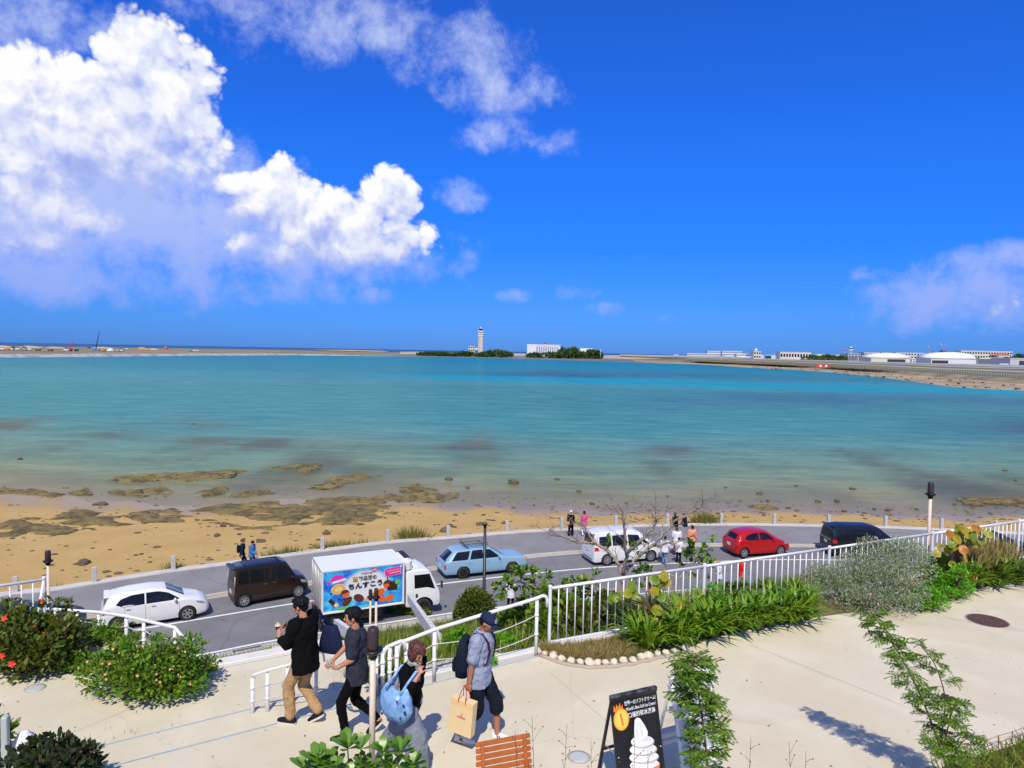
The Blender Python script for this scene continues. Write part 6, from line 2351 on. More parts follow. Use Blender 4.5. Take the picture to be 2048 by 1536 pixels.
far_person(1371, 1053.5, PW, 130, 1.60, 'person in a dark vest and jeans sitting on the kerb, right of the pair', top=C_INK, sleeve='short', pants=JEAN, feet=sitf, seat=.18, lean=12, hands=((.3, .1, .45), (.3, -.1, .45)), hair='long', hairm=HAIRB)
g_ = far_person(1438, 1186, 0.02, 185, 1.62, 'person in a white top and black trousers walking behind the railing', top=C_WHITE, pants=C_JET, shoe=C_WSHOE, feet=STEP, hair=None, hands=((.30, .08, 1.05), (-.05, -.26, .8)), skin=SKIN, loose=.02)
MB().ell(g_['hd'](-.005, 0, .045), (.115, .095, .085), 14, 9, 0, g_['HM']).build('cap', cloth('brick_cap', (0.62, 0.20, 0.12), .1), g_['root'])
far_person(1482, 1183, 0.02, 20, 1.68, 'person in a red T-shirt and green shorts behind the railing', top=REDT, pants=GREENT, pant_end='short', feet=STEP, hands=((.10, .30, .8), (-.2, -.28, .82)), loose=.03)
far_person(1021, 1228, 0.02, 95, 1.62, 'person in a white shirt and dark trousers beside the round shrub', top=C_WHITE, pants=NAVYC, feet=STAND, hair='long', hairm=HAIRB)
tote = local_thing('tote_bag', A_, 'dark navy cloth bag hanging behind the man in black', 'bag')
MB().loft([[(-.20 + hx * math.cos(t), -.30 + hy * math.sin(t), z) for t in (2 * math.pi * i / 20 for i in range(20))] for z, hx, hy in ((.88, .10, .06), (.89, .19, .09), (1.0, .18, .09), (1.16, .14, .07), (1.26, .10, .04))], 0).build('pouch', NAVYC, tote)
MB().tube([(-.12, -.30, 1.25), (-.04, -.26, 1.46), (.02, -.20, 1.50), (-.06, -.20, 1.40), (-.24, -.30, 1.25)], .014, 6).build('strap', NAVYC, tote)

# ================================================================== ROCK, REEF
REEF = mat('reef_rock', (0.20, 0.15, 0.050), .9, col2=(0.095, 0.072, 0.026), scale=1.3, var=.30, bmp=.9, bscale=3.5, bdist=.12)
ROCKM = mat('beach_rock', (0.155, 0.115, 0.062), .9, col2=(0.075, 0.062, 0.035), scale=2.2, var=.25, bmp=.8, bscale=9, bdist=.05)

def c1(pts):
 return [(x / 2.926, 640 + y / 2.926) for x, y in pts]

def c2(pts):
 return [(600 + x / 2.926, 640 + y / 2.926) for x, y in pts]

def c3(pts):
 return [(1300 + x / 2.738, 640 + y / 2.738) for x, y in pts]

REEFS = [
 (c1([(660, 942), (760, 918), (950, 905), (1200, 895), (1420, 885), (1380, 912), (1300, 932), (1180, 940), (1080, 952), (1000, 937), (900, 950), (720, 952)]), 'long flat reef ledge farthest out in the shallows at left'),
 (c1([(1500, 878), (1660, 862), (1870, 848), (1850, 872), (1790, 892), (1740, 886), (1780, 870), (1650, 872)]), 'thin reef ledge right of the farthest ledge'),
 (c1([(0, 988), (110, 1000), (220, 1008), (345, 1018), (310, 1046), (200, 1038), (90, 1022), (0, 1002)]), 'reef patch at the left edge of the shallows'),
 (c1([(660, 1008), (800, 1000), (900, 990), (965, 978), (972, 1020), (850, 1027), (740, 1017)]), 'small reef patch just below the long far ledge'),
 (c1([(-60, 1200), (0, 1190), (150, 1160), (240, 1150), (225, 1190), (390, 1208), (392, 1240), (300, 1256), (180, 1242), (100, 1272), (-60, 1268)]), 'broken brown reef patch on the sand at the left edge'),
 (c1([(290, 1162), (400, 1110), (520, 1118), (550, 1150), (680, 1158), (742, 1200), (600, 1212), (480, 1232), (420, 1212), (380, 1192)]), 'ragged brown reef patch above the white hatchback'),
 (c1([(730, 1152), (860, 1120), (1010, 1108), (1050, 1130), (1140, 1150), (1050, 1182), (900, 1192), (790, 1168)]), 'low brown reef patch left of the largest reef'),
 (c1([(1130, 1115), (1250, 1095), (1400, 1080), (1500, 1065), (1660, 1058), (1650, 1092), (1750, 1070), (1900, 1050), (2048, 1043), (2175, 1050), (2255, 1085), (2325, 1130), (2195, 1166), (2115, 1192), (1955, 1202), (1800, 1192), (1620, 1202), (1500, 1162), (1400, 1142), (1250, 1132)]), 'largest brown reef bed spread over the sand above the truck'),
 (c1([(1150, 1165), (1300, 1185), (1450, 1198), (1612, 1214), (1560, 1232), (1400, 1208), (1200, 1188)]), 'narrow reef streak on the sand below the largest reef'),
 (c2([(460, 1042), (600, 1028), (740, 1020), (870, 1018), (877, 1050), (800, 1066), (700, 1066), (560, 1072)]), 'reef patch at the right end of the largest reef'),
 (c2([(150, 942), (260, 920), (400, 903), (462, 920), (350, 932), (240, 948)]), 'thin brown reef streak in the water above the truck cab'),
 (c2([(68, 985), (150, 965), (250, 956), (200, 982), (110, 992)]), 'small curved reef streak above the truck box'),
 (c2([(608, 985), (640, 963), (680, 985), (792, 995), (720, 1010), (640, 1002)]), 'small reef hump in the water above the blue wagon'),
 (c1([(408, 1010), (500, 993), (503, 1032), (450, 1027)]), 'tiny reef hump near the left edge of the shallows'),
 (c1([(1213, 1002), (1300, 983), (1314, 1010), (1240, 1022)]), 'tiny reef hump between the far ledge and the largest reef'),
 (c1([(1378, 1024), (1520, 1000), (1564, 1014), (1450, 1032)]), 'tiny flat reef hump above the largest reef'),
 (c3([(540, 1008), (640, 1018), (695, 1040), (600, 1048)]), 'small reef hump above the red car'),
 (c3([(1668, 983), (1800, 983), (2048, 980), (2050, 1000), (1990, 1014), (1850, 1006), (1720, 1008)]), 'flat brown reef strip at the right edge of the shallows'),
]

def inside(x, y, poly):
 c = False
 for (a, b), (d, e) in zip(poly, poly[1:] + poly[:1]):
  if (b > y) != (e > y) and x < (d - a) * (y - b) / (e - b) + a:
   c = not c
 return c

def edge_dist(x, y, poly):
 best = 1e9
 for (a, b), (d, e) in zip(poly, poly[1:] + poly[:1]):
  vx, vy = d - a, e - b
  t_ = max(0, min(1, ((x - a) * vx + (y - b) * vy) / (vx * vx + vy * vy + 1e-9)))
  best = min(best, math.hypot(x - a - vx * t_, y - b - vy * t_))
 return best

for k, (px, lab) in enumerate(REEFS):
 zc = -1.05
 poly = [(p.x, p.y) for p in (B(u, v) for u, v in px)]
 xs, ys = [a for a, b in poly], [b for a, b in poly]
 st_ = max(.16, min(.32, (max(ys) - min(ys)) / 22))
 sx_ = st_ * 1.15
 x0, y0 = min(xs) - 1, min(ys) - 1
 nx, ny = int((max(xs) + 1 - x0) / sx_) + 1, int((max(ys) + 1 - y0) / st_) + 1
 idx, vs, fs = {}, [], []
 for j in range(ny):
  for i in range(nx):
   x, y = x0 + i * sx_, y0 + j * st_
   wx, wy = x + .9 * fbm(x * .35, y * .35, k, 4), y + .9 * fbm(x * .35, y * .35, k + 9, 4)
   ins = inside(wx, wy, poly)
   e = edge_dist(wx, wy, poly) * (1 if ins else -1)
   if e < -.5:
    continue
   holes = max(0, fbm(x * .45, y * .9, k + 20, 5) - .16) * 1.5
   hgt = .15 * min(1.0, max(-.6, e / .7)) + .10 * fbm(x * 1.1, y * 1.4, 5, 5) + .07 * abs(fbm(x * 3, y * 3, 7, 3)) - holes
   idx[(i, j)] = len(vs)
   vs.append((x, y, max(beach_z(x, y), -1.17) + .02 + hgt))
 for (i, j), a in idx.items():
  b, c, d = idx.get((i + 1, j)), idx.get((i + 1, j + 1)), idx.get((i, j + 1))
  if b is not None and c is not None and d is not None:
   fs.append((a, b, c, d))
 if fs:
  tag(MB().add(vs, fs, 0, False).build('reef', REEF), lab, 'reef', 'reef patches on the beach')

ROCKS = [(434, 1072, 15), (446, 1053, 14), (523, 1084, 20), (478, 1069, 9), (167, 1127, 28), (653, 1068, 19), (889, 1063, 24), (899, 1053, 16), (908, 1055, 12), (959, 1050, 17), (969, 1049, 12), (1008, 1047, 14), (911, 1031, 10), (966, 1031, 10), (928, 1028, 6),
         (1114, 961, 13), (1159, 985, 11), (935, 978, 11), (897, 961, 18), (1104, 1020, 9), (1027, 1016, 8), (1184, 1009, 12), (1068, 1012, 7), (836, 971, 8), (1027, 968, 26), (1705, 980, 14), (1674, 1004, 13), (1636, 1005, 12), (1576, 1018, 10), (1590, 1033, 9), (1528, 1031, 9), (1775, 1022, 12), (1689, 1023, 12),
         (1519, 989, 13), (1535, 1003, 9), (1592, 974, 9), (1451, 977, 8), (1749, 1020, 8), (1833, 1020, 9), (1981, 1029, 9), (1909, 1010, 9), (1945, 1016, 8), (2032, 963, 9), (2010, 943, 10), (1335, 994, 7), (1253, 1008, 7), (213, 1145, 14), (190, 1010, 11), (300, 1115, 6), (205, 1010, 20), (1380, 1046, 12), (1244, 1028, 8), (388, 849, 5), (40, 920, 12),
         (700, 1035, 34), (1425, 1032, 7), (1488, 1035, 7), (1660, 1034, 7), (1730, 1038, 8), (1850, 1040, 7), (1560, 1041, 6)]
rmb = [rock_mesh('boulder', ROCKM, 20 + k, (1, .8, .62), 3, .34, 1.2) for k in range(6)]
named = {(889, 1063): 'largest round boulder on the sand behind the blue wagon', (523, 1084): 'dark boulder on the sand behind the person in denim', (700, 1035): 'greenish mound of rock in the middle of the largest reef', (167, 1127): 'flat dark rock on the sand above the white hatchback', (1027, 968): 'flat rock awash in the shallows at the centre',
         (959, 1050): 'dark boulder left of the street lamp top', (1008, 1047): 'boulder on the sand right of the street lamp top', (434, 1072): 'boulder on the sand left of the ponytailed person', (1705, 980): 'dark rock standing out of the water at right'}
for i, (u, v, w_) in enumerate(ROCKS):
 p = B(u, v)
 zz = max(p.z, -1.2)
 s = w_ * p.y / FPX / 2
 o = mesh_obj('boulder', rmb[i % 6])
 o.location = (p.x, p.y, zz + .12 * s)
 o.scale = (s, s, s * (.8 if (u, v) != (700, 1035) else .5))
 o.rotation_euler = (rnd.uniform(-.2, .2), rnd.uniform(-.2, .2), rnd.uniform(0, 6.28))
 tag(o, named.get((u, v), 'small brown rock lying on the wet sand or in the shallows'), 'rock', 'rocks along the shore')
# scattered rubble along the tideline: nobody could count it
rb_ = MB()
ico = bmesh.new()
bmesh.ops.create_icosphere(ico, subdivisions=1, radius=1.0)
iv = [v.co.copy() for v in ico.verts]
jf = [tuple(v.index for v in f.verts) for f in ico.faces]
ico.free()
for i in range(1050):
 if i < 620:
  u = rnd.uniform(1080, 2060)
  v = interp(SHORE, u) + rnd.triangular(-26, 26, 3)
  if v > interp(KERB, u) - 5:
   continue
 else:
  u = rnd.uniform(-20, 1080)
  v = rnd.uniform(interp(SHORE, u) - 25, interp(KERB, u) - 8)
 p = B(u, v)
 zz = p.z + .05
 s = abs(rnd.gauss(0, .075)) + .03
 a = rnd.uniform(0, 6.28)
 rb_.add([(p.x + s * (q.x * math.cos(a) - q.y * math.sin(a)) * rnd.uniform(.9, 1.5), p.y + s * (q.x * math.sin(a) + q.y * math.cos(a)), zz - .06 + s * .55 * q.z * rnd.uniform(.7, 1.2)) for q in iv], jf, 0)
tag(rb_.build('shore_rubble', ROCKM), 'scattered brown stones and weed along the tideline', 'rubble', kind='stuff')

# ================================================================== PLANTS
T_OVAL = (np.array([(0, 0, 0), (.3, .24, .05), (.72, .23, .03), (1, 0, -.06), (.72, -.23, .03), (.3, -.24, .05)], float), [(0, 1, 2, 3), (0, 3, 4, 5)])
T_BLADE = (np.array([(0, -.028, 0), (0, .028, 0), (.35, .040, .22), (.35, -.040, .22), (.7, .034, .25), (.7, -.034, .25), (1, 0, .08)], float), [(0, 3, 2, 1), (3, 5, 4, 2), (5, 6, 4)])
T_GRASS = (np.array([(0, -.03, 0), (0, .03, 0), (.55, .022, .06), (.55, -.022, .06), (1, 0, -.05)], float), [(0, 3, 2, 1), (3, 4, 2)])
T_SMALL = (np.array([(0, 0, 0), (.5, .24, .03), (1, 0, 0), (.5, -.24, .03)], float), [(0, 1, 2, 3)])
nrng = np.random.default_rng(11)

def norm(a):
 return a / np.maximum(np.linalg.norm(a, axis=1, keepdims=True), 1e-9)

def leaf_mesh(name, pts, dirs, sizes, tpl, m, flat=0.35):
 """one mesh of many leaves: dirs = growing direction, flat = how far the blade turns to the sky"""
 pts, dirs = np.asarray(pts, float), norm(np.asarray(dirs, float))
 n_ = len(pts)
 up = norm(np.tile((0, 0, 1.0), (n_, 1)) * flat + nrng.normal(size=(n_, 3)) * (1 - flat))
 y = np.cross(up, dirs)
 y = norm(y + 1e-6)
 z = np.cross(dirs, y)
 tv, tf = tpl
 sz = np.asarray(sizes, float).reshape(-1, 1, 1)
 V = pts[:, None, :] + sz * (tv[None, :, 0:1] * dirs[:, None, :] + tv[None, :, 1:2] * y[:, None, :] + tv[None, :, 2:3] * z[:, None, :])
 k = len(tv)
 me = bpy.data.meshes.new(name)
 nv = n_ * k
 loops, starts, tot = [], [], 0
 for f in tf:
  base_ = (np.arange(n_) * k)[:, None] + np.array(f)[None, :]
  loops.append(base_)
 # polygons leaf by leaf
 order = np.concatenate(loops, axis=1).reshape(-1)
 sizes_f = np.tile(np.array([len(f) for f in tf]), n_)
 me.vertices.add(nv)
 me.vertices.foreach_set('co', V.reshape(-1))
 me.loops.add(len(order))
 me.loops.foreach_set('vertex_index', order.astype(np.int32))
 me.polygons.add(len(sizes_f))
 me.polygons.foreach_set('loop_start', np.concatenate([[0], np.cumsum(sizes_f)[:-1]]).astype(np.int32))
 me.polygons.foreach_set('use_smooth', np.ones(len(sizes_f), bool))
 me.update(calc_edges=True)
 me.materials.append(m)
 return me

L_GREEN = leaf_mat('leaf_green', (0.065, 0.155, 0.012), (0.16, 0.27, 0.022), (0.30, 0.34, 0.03))
L_HIBIS = leaf_mat('leaf_hibiscus', (0.035, 0.075, 0.008), (0.125, 0.16, 0.016), (0.26, 0.19, 0.03))
L_LANT = leaf_mat('leaf_lantana', (0.065, 0.17, 0.010), (0.17, 0.31, 0.020), (0.36, 0.38, 0.05))
L_DARK = leaf_mat('leaf_dark', (0.018, 0.035, 0.010), (0.045, 0.070, 0.018), (0.08, 0.03, 0.05))
L_ROUND = leaf_mat('leaf_round_shrub', (0.045, 0.095, 0.010), (0.12, 0.17, 0.016), (0.22, 0.20, 0.04))
L_SILV = leaf_mat('leaf_silver', (0.13, 0.17, 0.08), (0.34, 0.40, 0.235), (0.46, 0.50, 0.33), .6, .15)
L_STRAP = leaf_mat('leaf_strap', (0.08, 0.20, 0.008), (0.20, 0.36, 0.016), (0.52, 0.42, 0.04))
L_BRIGHT = leaf_mat('leaf_bright', (0.075, 0.29, 0.010), (0.19, 0.46, 0.02))
L_FEATH = leaf_mat('leaf_feather', (0.06, 0.15, 0.008), (0.155, 0.28, 0.014), (0.25, 0.38, 0.03))
L_GRASS = leaf_mat('leaf_grass', (0.085, 0.17, 0.012), (0.20, 0.26, 0.025), (0.50, 0.38, 0.11))
L_DRY = leaf_mat('leaf_dry', (0.30, 0.21, 0.075), (0.42, 0.32, 0.12), (0.20, 0.26, 0.04))
L_SEAGRASS = leaf_mat('leaf_beach', (0.12, 0.15, 0.025), (0.30, 0.27, 0.07), (0.45, 0.33, 0.11))
L_SUCC = leaf_mat('leaf_naupaka', (0.06, 0.17, 0.012), (0.13, 0.27, 0.02), None, .3, .25, .5)
BARK = mat('bark_grey', (0.34, 0.28, 0.21), .9, var=.35, scale=9, bmp=.6, bscale=30)
TWIG = mat('twig_brown', (0.105, 0.062, 0.036), .9, var=.3, scale=9)

def petal_mesh(name, pts, r, m):
 mb = MB()
 for p in pts:
  nrm = Vector((rnd.uniform(-.5, .5), -.7, rnd.uniform(.2, .8))).normalized()
  a = nrm.cross(Vector((0, 0, 1))).normalized()
  b = nrm.cross(a)
  for k in range(5):
   t0, t1 = 2 * math.pi * k / 5, 2 * math.pi * (k + .9) / 5
   tm = (t0 + t1) / 2
   rr_ = r * rnd.uniform(.85, 1.15)
   mb.add([p, p + (a * math.cos(t0) + b * math.sin(t0)) * rr_ * .7 + nrm * rr_ * .2, p + (a * math.cos(tm) + b * math.sin(tm)) * rr_ + nrm * rr_ * .15, p + (a * math.cos(t1) + b * math.sin(t1)) * rr_ * .7 + nrm * rr_ * .2], [(0, 1, 2, 3)])
 return mb.mesh(name, m)

def bush(name, label, base, clumps, n_, size, m, cat='shrub', flowers=None, tpl=T_OVAL, flat=.35, group=None, stems=True, sizevar=.35, up=.25, shell=.55):
 """clumps: (dx, dy, dz, rx, ry, rz) from the base"""
 root = empty(name, base, 0, label, cat, group)
 cl = np.array(clumps, float)
 w_ = cl[:, 3] * cl[:, 4] + cl[:, 3] * cl[:, 5]
 pick = nrng.choice(len(cl), n_, p=w_ / w_.sum())
 d = norm(nrng.normal(size=(n_, 3)))
 d[:, 2] = np.where(d[:, 2] < -.55, -d[:, 2], d[:, 2])
 rad = shell + (1.06 - shell) * nrng.random(n_) ** .6
 rad += .10 * nrng.normal(size=n_) * (nrng.random(n_) < .3)
 pts = cl[pick, :3] + d * cl[pick, 3:6] * rad[:, None]
 pts[:, 2] = np.maximum(pts[:, 2], .01)
 dirs = d * .8 + nrng.normal(size=(n_, 3)) * .55 + np.array((0, 0, up))
 me = leaf_mesh('foliage', pts, dirs, size * (1 + sizevar * nrng.normal(size=n_)).clip(.4, 1.8), tpl, m, flat)
 mesh_obj('foliage', me, root)
 if stems:
  sb = MB()
  for c in clumps:
   p1 = Vector(c[:3])
   p0 = Vector((c[0] * .15, c[1] * .15, -.12))
   mid = p0.lerp(p1, .5) + Vector((rnd.uniform(-.06, .06), rnd.uniform(-.06, .06), 0))
   sb.tube([p0, mid, p1], [.02, .014, .007], 6)
   for q in range(3):
    e = p1 + Vector((rnd.uniform(-.8, .8) * c[3], rnd.uniform(-.8, .8) * c[4], rnd.uniform(.1, .9) * c[5]))
    sb.tube([mid, mid.lerp(e, .5), e], [.010, .007, .004], 5)
  sb.build('stem', TWIG, root)
 if flowers:
  fm, num, r_ = flowers
  sel = nrng.choice(n_, num)
  fp = [Vector(cl[pick[i], :3] + d[i] * cl[pick[i], 3:6] * 1.10) + Vector((0, -.02, .02)) for i in sel if d[i][1] < .15 and d[i][2] > -.1]
  pm_ = {}
  for p in fp:
   one = petal_mesh('flower', [Vector((0, 0, 0))], r_, fm)
   o = mesh_obj('flower', one, root)
   o.location = p
 return root

def on_ground(u, v, z):
 p = P(u, v, z)
 return Vector((p.x, p.y, z))

def clumps_of(w, dpt, h, n_, seed, lift=.45, r=.42):
 rr = random.Random(seed)
 out = []
 for i in range(n_):
  a = rr.uniform(0, 6.28)
  q = math.sqrt(rr.random())
  cx_, cy_ = q * math.cos(a) * w * .5 * .72, q * math.sin(a) * dpt * .5 * .72
  rs = rr.uniform(.75, 1.2) * r
  hz_ = h * (1 - .35 * q) * rr.uniform(.8, 1.05)
  out.append((cx_, cy_, hz_ * lift + .02, rs * w * .42, rs * dpt * .45, hz_ * (1 - lift)))
 for i in range(n_):
  a = rr.uniform(0, 6.28)
  e_ = rr.uniform(.25, .95)
  k = rr.uniform(.07, .15)
  out.append((math.cos(a) * w * .5 * e_, math.sin(a) * dpt * .5 * e_, h * rr.uniform(.2, 1.12) * math.sqrt(max(.1, 1.1 - e_ * e_)), w * k, w * k, h * rr.uniform(.10, .24)))
 return out

F_RED = mat('petal_red', (0.75, 0.03, 0.015), .6)
F_PINK = mat('petal_salmon', (0.72, 0.26, 0.16), .6, col2=(0.78, 0.46, 0.22), scale=5)
F_LILAC = mat('petal_lilac', (0.50, 0.22, 0.38), .6)

# left bushes
bush('hibiscus_bush', 'large dark green bush with red flowers at the left edge', on_ground(40, 1338, ZL), clumps_of(2.1, 1.3, 1.0, 16, 1), 6500, .085, L_HIBIS, 'bush', (F_RED, 34, .055))
bush('lantana_bush', 'spreading green bush dotted with salmon flowers below the bent handrail', on_ground(300, 1388, ZL), clumps_of(1.95, 1.05, .86, 16, 2), 8500, .062, L_LANT, 'bush', (F_PINK, 130, .022))
bush('low_shrub', 'low trailing greenery at the foot of the rope handrail', on_ground(215, 1287, ZL), clumps_of(1.5, .5, .30, 9, 3), 1900, .055, L_LANT)
bush('low_shrub', 'low green groundcover right of the red-flowered bush', on_ground(140, 1338, ZL), clumps_of(.9, .5, .30, 7, 4), 1200, .06, L_LANT)
bush('low_shrub', 'small tuft of greenery at the foot of the bent handrail', on_ground(400, 1352, ZL), clumps_of(.55, .35, .28, 5, 5), 700, .05, L_LANT)
bush('dark_shrub', 'dark purple-green shrub in the bottom left corner', on_ground(95, 1575, ZP), clumps_of(1.1, .7, .62, 11, 6), 2600, .075, L_DARK)
bush('low_shrub', 'few pale green leaves hanging in at the left edge', on_ground(-5, 1500, ZP), clumps_of(.5, .4, .50, 5, 7), 420, .08, L_GREEN)

# plants on the slope
def slope_at(u, v):
 """where the survey ray meets the planted slope"""
 d = ray(u, v)
 best = None
 for k in range(240):
  y = 10 + k * .12
  p = CAM + d * (y / d.y)
  a = (p - FEN0).dot(E1)
  sea = (p - FEN0).dot(E2) - .2
  t_ = max(0.0, min(1.0, sea / 19.0))
  t_ = max(0.0, min(1.0, sea / max(slope_len(a), .1)))
  zz = slope_pt(a, t_).z
  if p.z <= zz:
   return Vector((p.x, p.y, zz))
 return P(u, v, 0.1)

b_ = slope_at(950, 1252)
bush('round_shrub', 'dense round dark green shrub at the foot of the street lamp', b_, [(0, 0, .75, .62, .62, .72), (.32, .1, .62, .5, .5, .55), (-.34, 0, .60, .5, .5, .55), (.1, -.2, .95, .4, .4, .5), (-.12, .1, 1.05, .36, .36, .42), (-.55, .1, .35, .32, .32, .32), (.58, 0, .35, .32, .32, .32)], 8500, .085, L_ROUND, shell=.7)
b1_, b2_ = Q(1478, 1212, 20.5), Q(1545, 1216, 20.5)
for (u, v, lab, sd) in ((1490, 1215, 'rounded green shrub behind the railing below the red T-shirt', 8), (1548, 1220, 'rounded green shrub behind the railing, right of the other one', 9)):
 q = slope_at(u, v)
 bush('round_shrub', lab, q, clumps_of(1.15, .9, .55, 11, sd, r=.5), 3600, .07, L_ROUND, shell=.65)
for (u, v, w_, h_, lab, sd, m_) in ((1120, 1272, 1.6, .9, 'leafy shrub under the left branches of the bare tree', 10, L_GREEN), (1205, 1276, 1.6, .8, 'leafy shrub behind the first railing panel', 11, L_HIBIS), (1050, 1262, 1.2, .75, 'leafy shrub at the upper end of the long handrail', 12, L_GREEN), (780, 1218, 1.0, 1.2, 'tall yellow-green shrub in front of the truck box', 13, L_LANT), (715, 1225, 1.1, 1.1, 'green shrub beside the two torch lamps', 14, L_GREEN), (825, 1222, 1.8, .8, 'bushy olive shrub beside the white stair wall', 15, L_GRASS), (688, 1300, .7, .8, 'light green shrub beside the charcoal-shirted man\'s face', 16, L_BRIGHT),
         (915, 1300, .55, .42, 'bright green seedling at the kerb behind the backpack', 17, L_BRIGHT), (1010, 1300, .6, .30, 'bright green plant on the kerb right of the cap', 18, L_BRIGHT)):
 q = slope_at(u, v)
 bush('leafy_shrub', lab, q - Vector((0, 0, .05)), clumps_of(w_, w_ * .8, h_, 9, sd, r=.5), int(2600 * w_), .10 if w_ > .8 else .075, m_)
for i, (u, v) in enumerate(((752, 1372), (785, 1366), (826, 1352), (945, 1336), (975, 1328))):
 bush('kerb_plant', ('tiny green plant at the foot of the short handrail', 'tiny green plant between the handrail posts', 'small green plant beside the woman\'s hair', 'small green plant on the kerb behind the backpack', 'small green plant on the kerb in front of the man in the cap')[i], on_ground(u, v, ZP), clumps_of(.30, .2, .20, 4, 30 + i), 170, .07, L_BRIGHT)

# grass on the slope: stuff
gp, gd, gs = [], [], []
for i in range(30000):
 a = nrng.uniform(-9, 14)
 t_ = nrng.random() ** 1.6
 gp.append((a, t_))
tops = {}
for k in range(-10, 16):
 tops[k] = [slope_pt(k, j / 24) for j in range(25)]
G = []
for a, t_ in gp:
 k0 = int(math.floor(a))
 f = a - k0
 j = min(23, int(t_ * 24))
 g = t_ * 24 - j
 q = (tops[k0][j] * (1 - g) + tops[k0][j + 1] * g) * (1 - f) + (tops[k0 + 1][j] * (1 - g) + tops[k0 + 1][j + 1] * g) * f
 G.append(q)
G = np.array([tuple(q) for q in G])
dirs = np.stack([nrng.normal(size=len(G)) * .45, nrng.normal(size=len(G)) * .45, np.ones(len(G))], 1)
me = leaf_mesh('slope_grass', G + np.array((0, 0, -.04)), dirs, nrng.uniform(.22, .55, len(G)), T_GRASS, L_GRASS, .1)
tag(mesh_obj('slope_grass', me), 'rough green grass covering the slope below the terrace', 'grass', kind='stuff')

def grass_stuff(name, label, pts, hmin, hmax, m, spread=.5, kind='stuff', cat='grass'):
 pts = np.array([tuple(p) for p in pts])
 d = np.stack([nrng.normal(size=len(pts)) * spread, nrng.normal(size=len(pts)) * spread, np.ones(len(pts))], 1)
 me = leaf_mesh(name, pts, d, nrng.uniform(hmin, hmax, len(pts)), T_GRASS, m, .1)
 return tag(mesh_obj(name, me), label, cat, kind=kind)

# planting bed along the railing
bed_front = [(1070, 1303), (1108, 1318), (1145, 1327), (1185, 1331), (1230, 1328), (1275, 1320), (1320, 1310), (1372, 1299), (1450, 1287), (1540, 1268), (1650, 1247), (1760, 1234), (1850, 1222), (1960, 1190), (2060, 1176), (2300, 1130)]
fr_pts = [P(u, v, ZP) for u, v in bed_front]
bk_pts = [FEN0 + E1 * ((p - FEN0).dot(E1)) - E2 * .02 for p in fr_pts]
mb = MB()
rows_ = []
for f, zz in ((0, .012), (.2, .07), (.6, .10), (1, .08)):
 rows_.append([(a.x + (b.x - a.x) * (f if i < 8 else .3 + .7 * f), a.y + (b.y - a.y) * (f if i < 8 else .3 + .7 * f), ZP + zz + .015 * math.sin(i * 2.1 + f * 5)) for i, (a, b) in enumerate(zip(fr_pts, bk_pts))])
strip('planting_bed', rows_, SOIL, smooth=True)
kerb_bar('bed_kerb', [FEN0 + E1 * (.15 + i * .5) - E2 * .12 for i in range(7)], .12, ZP - .1, ZP + .13, WKERB)

def bed_point(u0, u1, near=0.0, far=1.0):
 u = rnd.uniform(u0, u1)
 v = interp(bed_front, u)
 a = P(u, v, ZP)
 b = FEN0 + E1 * ((a - FEN0).dot(E1))
 f = rnd.uniform(near, far)
 return Vector((a.x + (b.x - a.x) * f, a.y + (b.y - a.y) * f, ZP + .06))

grass_stuff('dry_grass', 'dry tan grass in the bed behind the stones', [bed_point(1085, 1290, .08, .75) for _ in range(3800)], .08, .20, L_DRY, .7)

# strap-leaved clumps

def strap_clump(p, n_, L_, label, m=L_STRAP, group='strap-leaved clumps along the railing'):
 root = empty('strap_leaf_plant', p, rnd.uniform(0, 6), label, 'plant', group)
 a = nrng.uniform(0, 2 * math.pi, n_)
 tilt = nrng.uniform(.3, 1.45, n_)
 d = np.stack([np.cos(a) * np.sin(tilt), np.sin(a) * np.sin(tilt), np.cos(tilt)], 1)
 pts = np.stack([np.cos(a) * .04, np.sin(a) * .04, np.zeros(n_)], 1)
 # blades arch over: up vector away from the clump
 up = np.stack([np.zeros(n_), np.zeros(n_), np.ones(n_)], 1)
 y = norm(np.cross(up, d) + 1e-6)
 z = np.cross(d, y)
 tv, tf = T_BLADE
 sz = nrng.uniform(.7, 1.15, n_)[:, None, None] * L_
 V = pts[:, None, :] + sz * (tv[None, :, 0:1] * d[:, None, :] + tv[None, :, 1:2] * y[:, None, :] + tv[None, :, 2:3] * z[:, None, :])
 vs = [tuple(q) for q in V.reshape(-1, 3)]
 fs = [tuple(i * len(tv) + j for j in f) for i in range(n_) for f in tf]
 MB().add(vs, fs, 0, True).build('foliage', m, root)
 return root

for i in range(42):
 u = 1300 + 350 * (i / 42) + rnd.uniform(-8, 8)
 strap_clump(bed_point(u, u + 1, (.12, .38, .65)[i % 3], (.30, .6, .95)[i % 3]), 46, rnd.uniform(.45, .68), 'clump of arching strap-shaped leaves in the bed left of the silver shrub')
for i in range(20):
 u = 1940 + 160 * (i / 20) + rnd.uniform(-8, 8)
 strap_clump(bed_point(u, u + 1, .05 if i % 2 else .4, .35 if i % 2 else .9), 44, rnd.uniform(.5, .7), 'clump of strap-shaped leaves in the bed at the right edge', L_STRAP if i % 3 else L_HIBIS)
grass_stuff('dry_grass', 'tall brown dry grass against the railing at the right edge', [bed_point(2000, 2100, .5, 1.0) for _ in range(700)], .5, .95, L_DRY, .25)

